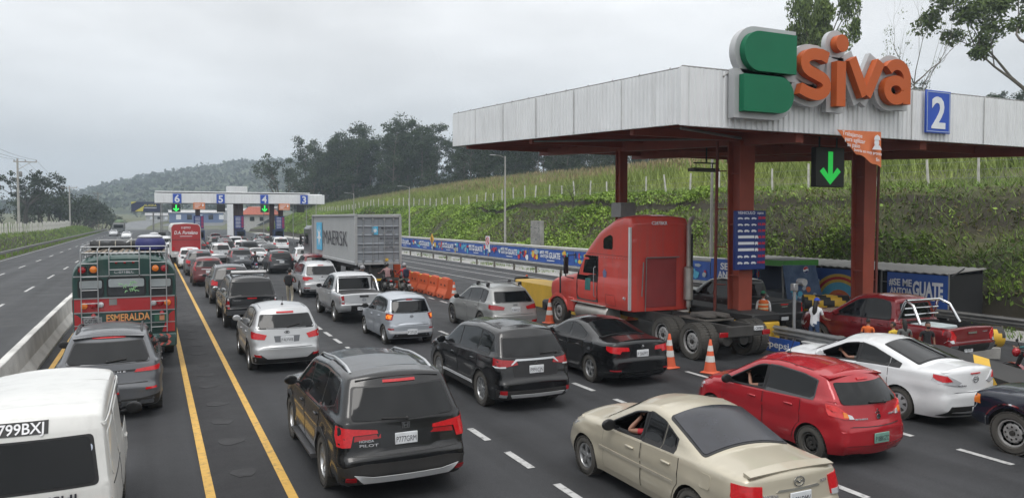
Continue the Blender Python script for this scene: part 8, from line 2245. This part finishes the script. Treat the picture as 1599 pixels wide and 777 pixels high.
def motorcycle(label,x,y,rz,col,box=None,group=None):
 root=empty('motorcycle',(x,y,0),rz,label,'motorcycle',group)
 for yy in(-.64,.66):
  w_=link_mesh('wheel',wheel_meshes(.30,.11,'bike5')[0]if False else wheel_meshes(.30,.11,'s10')[0],root,(0,yy,.30)); link_mesh('rim',wheel_meshes(.30,.11,'s10')[1],w_)
 mb=MB(); mb.tube([(0,.66,.30),(0,.42,.92)],.045,8); mb.tube([(-.07,.66,.30),(-.07,.45,.86)],.024,8); mb.tube([(.07,.66,.30),(.07,.45,.86)],.024,8)
 mb.tube([(0,.42,.85),(0,.1,.50),(0,-.2,.40),(0,-.64,.30)],.035,8); mb.tube([(0,.40,.80),(0,-.1,.74),(0,-.6,.72)],.03,8); mb.tube([(.08,-.1,.4),(.08,-.64,.3)],.025,6); mb.tube([(-.08,-.1,.4),(-.08,-.64,.3)],.025,6); mb.build('frame',M_STEELB,root)
 mb=MB(); mb.ball((0,.16,.84),(.15,.26,.13),14,10); mb.build('fuel_tank',col,root)
 mb=MB(); mb.rbox(-.13,.13,-.62,-.05,.74,.85,.05); mb.build('seat',M_BLACK,root)
 mb=MB(); mb.ball((0,-.58,.72),(.13,.26,.10),12,8); mb.build('tail_fairing',col,root)
 mb=MB(); mb.ball((0,-.84,.72),(.07,.03,.045),10,6); mb.build('tail_light',M_REDON,root)
 mb=MB(); mb.rbox(-.15,.15,-.15,.28,.32,.60,.05); mb.lathe([(.13,-.19),(.13,.19)],12,'x',(0,.0,.45)); mb.build('engine',M_GALVD,root)
 mb=MB(); mb.tube([(.12,.2,.35),(.15,-.1,.25),(.17,-.5,.33),(.18,-.82,.40)],[.025,.03,.05,.055],8); mb.build('exhaust',M_STK,root)
 mb=MB(); mb.tube([(-.36,.30,1.03),(-.2,.40,1.0),(0,.42,.96),(.2,.40,1.0),(.36,.30,1.03)],.016,6)
 for s in(-1,1):mb.tube([(s*.3,.33,1.02),(s*.36,.38,1.2)],.008,5); mb.ball((s*.37,.38,1.22),(.06,.02,.04),8,6)
 mb.build('handlebar',M_BLACK,root)
 mb=MB(); mb.ball((0,.58,.88),(.10,.09,.11),12,8); mb.build('headlight',col,root)
 for yy in(-.64,.66):
  mb=MB(); n_=8; vs=[]
  for i in range(n_+1):
   a=R(35)+R(110)*i/n_; vs+=[(-.07,yy+.34*math.cos(a),.30+.34*math.sin(a)),(.07,yy+.34*math.cos(a),.30+.34*math.sin(a))]
  fs=[(2*i,2*i+1,2*i+3,2*i+2)for i in range(n_)]; k=len(vs); vs+=[(a,b,c-.012)for a,b,c in vs]; fs+=[tuple(q+k for q in f[::-1])for f in fs]
  mb.add(vs,fs); mb.build('mudguard',col,root)
 mb=MB(); mb.box(-.09,.09,-.89,-.88,.46,.60); mb.build('license_plate',M_PLATE,root)
 if box:mb=MB(); mb.rbox(-.2,.2,-.98,-.58,.86,1.2,.05); mb.build('top_box',box,root)
 return root
def rider(label,x,y,rz,shirt,pants,helmet,backpack=None,sleeve=2,J=RIDE,**kw):
 return person(label,(x,y,0),rz,J,shirt,pants,sleeve,helmet=helmet,backpack=backpack,grip='LR',**kw)
H_BLK=pm('helmet_black',(.012,.012,.013),.2,0,.1,5,coat=.6); H_GRY=pm('helmet_grey',(.2,.2,.21),.25,0,.1,5,coat=.6); H_RED=pm('helmet_red',(.3,.015,.02),.25,coat=.6)
K_BLACK=cloth('black',(.014,.014,.016)); K_RED=cloth('red',(.42,.02,.03)); K_KHAKI=cloth('khaki',(.16,.15,.12)); K_BEIGE=cloth('beige',(.42,.38,.30)); K_WHITE=cloth('white',(.62,.63,.65)); K_DENIM=cloth('denim',(.035,.065,.14)); K_ORANGE=cloth('orange',(.66,.14,.03)); K_YEL=cloth('yellow',(.62,.42,.05)); K_GREY=cloth('grey',(.11,.11,.105)); K_NAVY=cloth('navy',(.02,.025,.05)); K_CAPB=cloth('cap_blue',(.02,.06,.38)); K_CAPG=cloth('cap_green',(.02,.16,.08)); K_TEAL=cloth('teal',(.03,.12,.13))
person('woman in blue cap, white shirt and jeans reaching to the red pickup window',(17.75,16.75,0),R(-75),pose(STAND,chest=(0,.06,1.27),neck=(0,.09,1.42),head=(0,.13,1.57),shL=(-.17,.06,1.34),shR=(.17,.06,1.34),elL=(-.2,.34,1.26),wrL=(-.16,.58,1.30),elR=(.22,.14,1.08),wrR=(.22,.38,1.02)),K_WHITE,K_DENIM,1,1.66,cap=K_CAPB,hairlen=.42,mask=K_WHITE)
person('attendant in orange vest and green cap with white mask on the island',(18.02,19.15,0),R(-35),pose(STAND,yaw=R(-25)),K_WHITE,K_NAVY,2,1.64,cap=K_CAPG,mask=K_WHITE,vest=K_ORANGE)
person('child in orange shirt behind the white sedan roof',(17.85,14.95,0),R(-60),STAND,K_ORANGE,K_DENIM,1,1.25)
person('young person in yellow top bending beside the red pickup bed',(18.0,14.25,0),R(-10),pose(STAND,yaw=R(20)),K_YEL,K_NAVY,1,1.22)
person('long haired vendor in dark grey top behind the white sedan',(17.9,13.85,0),R(-30),STAND,K_GREY,K_BLACK,1,1.34,hairlen=.26)
person('masked vendor in dark clothes facing the traffic by the red pickup',(18.1,13.35,0),R(150),STAND,K_BLACK,K_BLACK,1,1.34,mask=K_BLACK)
motorcycle('black motorcycle under the rider in the red jacket',12.05,39.2,0,C_BLACK,group=None)
rider('motorcycle rider in red jacket and dark vest with grey helmet',12.05,39.2,0,K_RED,K_KHAKI,H_GRY,K_NAVY)
motorcycle('dark motorcycle squeezed beside the red jacket rider',11.35,40.1,0,C_GREYD,box=None)
rider('motorcycle rider in faded pink top and black helmet close behind the container',11.35,40.1,0,cloth('faded_pink',(.28,.17,.17)),K_BLACK,H_BLK)
motorcycle('motorcycle with two dark helmets beside the silver pickup',9.55,38.6,0,C_BLACK)
rider('motorcycle rider in black jacket nearest the silver pickup',9.55,38.6,0,K_BLACK,K_BLACK,H_BLK)
rider('pillion passenger in black with dark grey helmet behind the silver pickup',9.55,38.1,0,K_BLACK,K_NAVY,H_GRY,J=pose(RIDE,wrL=(-.15,.2,1.05),wrR=(.15,.2,1.05),elL=(-.27,.02,1.1),elR=(.27,.02,1.1)))
person('vendor with dark cap and grey shirt walking between the queues',(5.55,35.4,0),R(-20),pose(STAND,elL=(-.24,.1,1.12),wrL=(-.12,.30,1.05),elR=(.24,.12,1.12),wrR=(.14,.32,1.08),knL=(-.1,.12,.5),anL=(-.1,.22,.09),toL=(-.1,.36,.04),anR=(.1,-.2,.1),toR=(.1,-.06,.04)),K_GREY,K_BEIGE,1,1.78,cap=K_BLACK,backpack=K_BLACK)
root=empty('goods_tray',(5.62,35.8,1.12),0,'small tray of red packets carried by the walking vendor','tray')
mb=MB(); mb.rbox(-.2,.2,-.12,.12,0,.05,.01); mb.build('tray',M_BLACK,root)
mb=MB(); [mb.rbox(-.18+.12*k,-.08+.12*k,-.1,.1,.05,.16+.02*(k%2),.01)for k in range(3)]; mb.build('packets',M_BANR,root)
motorcycle('blue motorcycle between the dark queues beside the grey crossover',6.75,58.5,0,C_BLUE)
rider('rider in black on the blue motorcycle turning to look',6.75,58.5,0,K_BLACK,K_NAVY,None,sleeve=1,J=pose(RIDE,yaw=R(-50)))
person('flag person in orange vest among the far cars',(13.4,74,0),R(160),STAND,K_ORANGE,K_NAVY,2,1.7,cap=K_CAPG,vest=K_ORANGE)
motorcycle('motorcycle among the far white cars',14.4,82,0,C_BLACK); rider('far rider in black beside the white cars',14.4,82,0,K_BLACK,K_BLACK,H_BLK)
motorcycle('motorcycle next to the far white van',16.9,80,0,C_BLACK); rider('far rider in black beside the white van',16.9,80,0,K_BLACK,K_BLACK,H_BLK)
motorcycle('small red motorcycle far up beside the left queue',.9,80,0,C_RED); rider('far rider in grey beside the yellow line',.9,80,0,K_GREY,K_NAVY,H_RED)
motorcycle('red motorcycle entering at the right edge of the picture',18.3,10.6,R(4),C_RED)
rider('rider in dark jacket on the red motorcycle at the right edge',18.3,10.6,R(4),K_TEAL,K_BLACK,H_BLK)
# the queue
C=build_car(SPEC['van'],'delivery_van','dusty white panel van with number 799BXJ on its rear','van',-1.22,9.15)
p=C.patch([(.52,1.50),(.60,1.50),(.60,1.58),(.52,1.58)],'B',pm('sticker_white_blue',(.45,.5,.6),.5),'sticker',.012,.012,rd=.035)
build_car(SPEC['cayenne'],'parked_car','metallic grey sport utility car with light strip behind the green bus','car',-.83,16.9).root.name='sport_utility_car'
build_car(SPEC['pilot'],'sport_utility_car','large black sport utility car with silver roof rails and plate P777GRM','car',3.22,10.4)
build_car(SPEC['outlander'],'sport_utility_car','shiny black sport utility car with chrome tailgate bar','car',7.20,14.15)
build_car(SPEC['bmw'],'sedan_car','black four door sedan beside the red truck','car',10.55,15.2)
build_car(SPEC['protege'],'sedan_car','champagne beige sedan with boot spoiler and driver arm out','car',6.9,6.7)
build_car(SPEC['mirage'],'hatchback_car','small red hatchback with roof spoiler and green tinted plate','car',10.62,8.7)
build_car(SPEC['mazda'],'sedan_car','white sedan with rounded boot in the right hand lane','car',14.3,9.55)
build_car(SPEC['tucson'],'sport_utility_car','silver compact crossover with roof antenna behind the black pickup','car',3.14,20.5)
build_car(SPEC['wigo'],'hatchback_car','small silver blue hatchback with amber indicators lit','car',7.42,23.35)
build_car(SPEC['audi'],'sport_utility_car','warm grey crossover with black cross bars on its roof','car',11.3,23.8)
build_car(SPEC['navara'],'pickup_truck','silver pickup with chrome sport bar and covered bed','pickup',7.25,28.7)
build_car(SPEC['hilux_black'],'pickup_truck','black pickup with canopy shell and white light bar on the roof','pickup',3.22,28.9)
C=build_car(SPEC['hilux_red'],'pickup_truck','dark red pickup with chrome roll bar at the right hand booth','pickup',19.45,13.0)
bed_cut(C)
CR=C.root
build_car(SPEC['pickup_old'],'pickup_truck','dark navy old pickup with chrome wheel arch at the right edge','pickup',13.95,4.15)
C=build_car(SPEC['pickup_dark'],'pickup_truck','dark grey pickup with red tail lights behind the near red pillar','pickup',19.5,19.7)
build_car(SPEC['xfive'],'sport_utility_car','pale silver sport utility car with roof rails ahead of the silver pickup','car',7.75,39.2)
def sport_bar(root,y0,y1,wd,zb_,zt_,name='sport_bar',hoop=True):
 mb=MB()
 for y,t in((y0,0),):
  mb.tube([(-wd,y-.55,zb_),(-wd*.92,y-.28,zt_-.12),(-wd*.84,y,zt_),(wd*.84,y,zt_),(wd*.92,y-.28,zt_-.12),(wd,y-.55,zb_)],.04,10)
  mb.tube([(-wd*.9,y+.2,zb_),(-wd*.84,y+.05,zt_-.08),(-wd*.84,y,zt_-.02)],.035,8); mb.tube([(wd*.9,y+.2,zb_),(wd*.84,y+.05,zt_-.08),(wd*.84,y,zt_-.02)],.035,8)
 if hoop:
  for z in(zb_+.2,zb_+.38):mb.tube([(-wd*.86,y0+.04,z),(wd*.86,y0+.04,z)],.025,8)
 mb.build(name,M_CHROME,root)
sport_bar(CR,1.50-2.65,0,.80,1.14,1.74)
mb=MB(); mb.ball((0,1.52-2.65,1.76),(.10,.03,.03),10,6); mb.build('brake_light',M_REDON,CR)
nav=[o for o in COL.objects if o.get('label','').startswith('silver pickup with chrome')][0]
sport_bar(nav,1.45-2.63,0,.80,1.15,1.74,hoop=False)
root=empty('cargo_sheet',(19.4,14.0,.70),0,'pale board lying in the bed of the dark red pickup','board')
mb=MB(); mb.rbox(-.55,.35,-.35,.45,.22,.42,.03); mb.build('board',pm('pale_board',(.40,.45,.46),.6),root)
hb=[o for o in COL.objects if o.get('label','').startswith('black pickup with canopy')][0]
mb=MB(); mb.rbox(-.62,.62,.95-2.62,1.12-2.62,1.98,2.07,.02); mb.build('light_bar',pm('light_bar_white',(.7,.7,.7),.3),hb)
mb=MB(); mb.tube([(-.66,.9-2.62,1.97),(.66,.9-2.62,1.97)],.03,6); mb.tube([(-.66,1.45-2.62,1.97),(.66,1.45-2.62,1.97)],.03,6); mb.build('cross_bar',M_BLACK,hb)
au=[o for o in COL.objects if o.get('label','').startswith('warm grey crossover')][0]
mb=MB()
for y in(1.0,1.9):mb.tube([(-.66,y-2.31,1.72),(.66,y-2.31,1.72)],.024,8,flat=.6)
mb.build('cross_bar',M_GALV,au)
mb=MB()
for y in(1.0,1.9):
 for s in(-1,1):mb.rbox(s*.62-.06,s*.62+.06,y-2.31-.05,y-2.31+.05,1.60,1.74,.02)
mb.build('bar_foot',M_BLACK,au)
base={}
G_Q=None
def queue(kind,col,x,y,label,cat='car',nm=None,rz=0,scale=1):
 k=(kind,col.name)
 if kind not in base:
  C_=build_car(SPEC[kind],nm or{'suv':'sport_utility_car','crossover':'sport_utility_car','sedan':'sedan_car','hatch':'hatchback_car','pickup_dark2':'pickup_truck','pickup_beige':'pickup_truck','van_window':'delivery_van'}[kind],label,cat,x,y,lod=1 if y>45 else 0)
  base[kind]=C_.root; o=C_.root; P0=SPEC[kind]['paint']
 else:
  o=copy_tree(base[kind])
  o.location=(x,y+SPEC[kind]['L']/2,0); o['label']=label; o['category']=cat
 o.rotation_euler=(0,0,rz); o.scale=(scale,scale,scale)
 for c in children(o):
  if c.name.split('.')[0]in('body','side_mirror','spoiler','door'):
   for i,sl in enumerate(c.material_slots):
    if sl.material and sl.material.name.startswith('paint_'):
     sl.link='OBJECT'; sl.material=col
 return o
SPEC['pickup_dark2']=SPEC['pickup_dark']
queue('suv',C_GREYD,3.35,38.0,'dark grey sport utility car with lit tail lights ahead of the canopied black pickup')
queue('crossover',C_MAROON,3.0,48.6,'maroon crossover with silver roof in the left queue')
queue('suv',C_GREY,3.0,57.8,'grey sport utility car just behind the white car under the red coach')
queue('crossover',C_WHITE,2.7,66.0,'white crossover directly behind the red coach')
queue('crossover',C_GREYD,8.45,57.2,'dark grey crossover with tall red tail lights beside the blue motorcycle')
queue('hatch',C_REDD,9.55,50.0,'dark red car partly hidden behind the pale silver sport utility car',scale=1.1)
queue('sedan',C_WHITE,8.25,68.3,'white sedan ahead of the dark grey crossover')
queue('pickup_beige',C_GREYD,8.5,76.0,'dark pickup with a beige covered bed','pickup')
queue('suv',C_BLACK,6.8,83.0,'black sport utility car left of the beige bedded pickup')
queue('suv',C_GREYD,7.5,92.0,'dark car in front of the black sport utility car, toward the middle booth')
queue('sedan',C_BLUE,1.6,88.0,'blue car left of the red coach')
queue('crossover',C_WHITE,1.9,82.0,'white car with red lights squeezed left of the red coach')
queue('van_window',C_WHITE,1.2,97.0,'far white van beyond the blue car on the left','van')
queue('van_window',C_WHITE,16.0,87.0,'white passenger van in front of the far banner','van')
queue('suv',C_WHITE,14.0,95.0,'white sport utility car at the far right booth')
queue('sedan',C_WHITE,12.0,98.0,'white sedan second from the far right booth')
queue('sedan',C_SILVER,11.0,88.0,'silver sedan right of the beige bedded pickup')
queue('crossover',C_BLACK,10.4,104.0,'black crossover waiting at the middle far booth')
queue('crossover',C_GREYD,9.5,112.0,'dark crossover passing the middle far booth')
queue('suv',C_GREYD,6.9,101.0,'dark grey sport utility car behind the left far booth')
queue('sedan',C_RED,8.6,118.0,'red car under the far canopy')
queue('sedan',C_BLACK,5.4,110.0,'black sedan right of the red coach, far up the queue')
queue('hatch',C_SILVER,13.6,108.0,'silver hatchback under lane number four')
queue('crossover',C_REDD,9.0,128.0,'dark red crossover leaving the far toll plaza')
queue('suv',C_BLACK,14.3,116.0,'black sport utility car under lane number four')
queue('sedan',C_GREY,2.6,116.0,'grey sedan under lane number six')
queue('crossover',C_SILVER,3.4,104.0,'silver crossover between the red coach and lane number six')
for kd,cl_,x,y,lb in(('suv',C_SILVER,5.6,74.0,'silver sport utility car between the red coach and the beige bedded pickup'),('crossover',C_GREY,6.4,64.0,'mid grey crossover left of the white sedan in the middle lane'),('sedan',C_BLACK,10.6,78.5,'black sedan right of the beige bedded pickup'),('hatch',C_WHITE,11.6,66.0,'small white hatchback in front of the container cab'),('suv',C_BLACK,13.2,101.0,'black sport utility car behind the white sedan near the right far booth'),('crossover',C_WHITE,8.7,86.5,'white crossover ahead of the beige bedded pickup'),('sedan',C_GREYD,4.9,97.0,'dark sedan just right of the red coach front'),('pickup_beige',C_SILVER,9.2,97.5,'silver pickup with beige cover near the middle far booth'),('sedan',C_REDD,5.0,120.0,'dark red sedan beneath lane number six'),('crossover',C_BLUE,15.0,104.0,'blue crossover under lane number four beside the silver hatchback'),('suv',C_GREY,3.1,92.0,'grey sport utility car hidden ahead of the red coach'),('sedan',C_WHITE,9.6,107.0,'white sedan before the middle far booth')):
 queue(kd,cl_,x,y,lb,'pickup' if kd.startswith('pick')else 'car')
o=queue('sedan',C_WHITE,-4.6,168.0,'white car coming towards the viewer on the opposite carriageway',rz=PI)
o=queue('sedan',C_SILVER,-8.0,196.0,'pale car far away on the opposite carriageway',rz=PI)
root=empty('cargo_truck',(-7.4,215,0),0,'distant loaded truck on the opposite carriageway','truck')
mb=MB(); mb.rbox(-1.2,1.2,-5.5,-3.6,.6,2.8,.2); mb.build('cab',pm('cab_pale',(.14,.15,.15),.5),root)
mb=MB(); mb.rbox(-1.25,1.25,-3.4,4,1.2,3.0,.1); mb.build('cargo_bed',pm('bed_grey',(.14,.14,.13),.8,0,.3,2),root)
mb=MB(); mb.ball((0,.3,3.0),(1.1,3.2,.8),14,8); mb.build('load',pm('load_green',(.10,.15,.08),.9,0,.4,3),root)
mb=MB(); mb.box(-1.05,1.05,-5.52,-5.505,1.7,2.5); mb.build('windshield',M_GLASS,root)
for y in(-4.6,1.5,2.8):
 for s in(-1,1):add_wheel(root,s*1.0,y,.5,.3,'steelsilver')
SIT=dict(pelvis=(0,0,.12),chest=(0,-.06,.45),neck=(0,-.05,.60),head=(0,-.03,.74),shL=(-.18,-.05,.53),shR=(.18,-.05,.53),elL=(-.26,.12,.32),wrL=(-.14,.36,.38),elR=(.26,.1,.32),wrR=(.14,.36,.38),hipL=(-.1,0,.1),hipR=(.1,0,.1),knL=(-.1,.42,.14),knR=(.1,.42,.14),anL=(-.1,.5,-.2),anR=(.1,.5,-.2),toL=(-.1,.62,-.24),toR=(.1,.62,-.24))
person('driver in red shirt resting an arm on the beige sedan window',(6.9-.34,6.7+2.20,.46),0,pose(SIT,shL=(-.22,.02,.52),elL=(-.44,.24,.52),wrL=(-.28,.20,.68)),K_RED,K_NAVY,1,1.7)
person('driver inside the red hatchback with a hand raised to the wheel',(10.62-.36,8.7+1.90,.46),0,pose(SIT,elL=(-.36,.22,.50),wrL=(-.26,.36,.66)),K_BLACK,K_NAVY,1,1.68)
person('driver of the white sedan reaching for the steering wheel',(14.3-.38,9.55+2.12,.50),0,pose(SIT,elL=(-.36,.20,.52),wrL=(-.22,.46,.60)),K_GREY,K_NAVY,1,1.68)
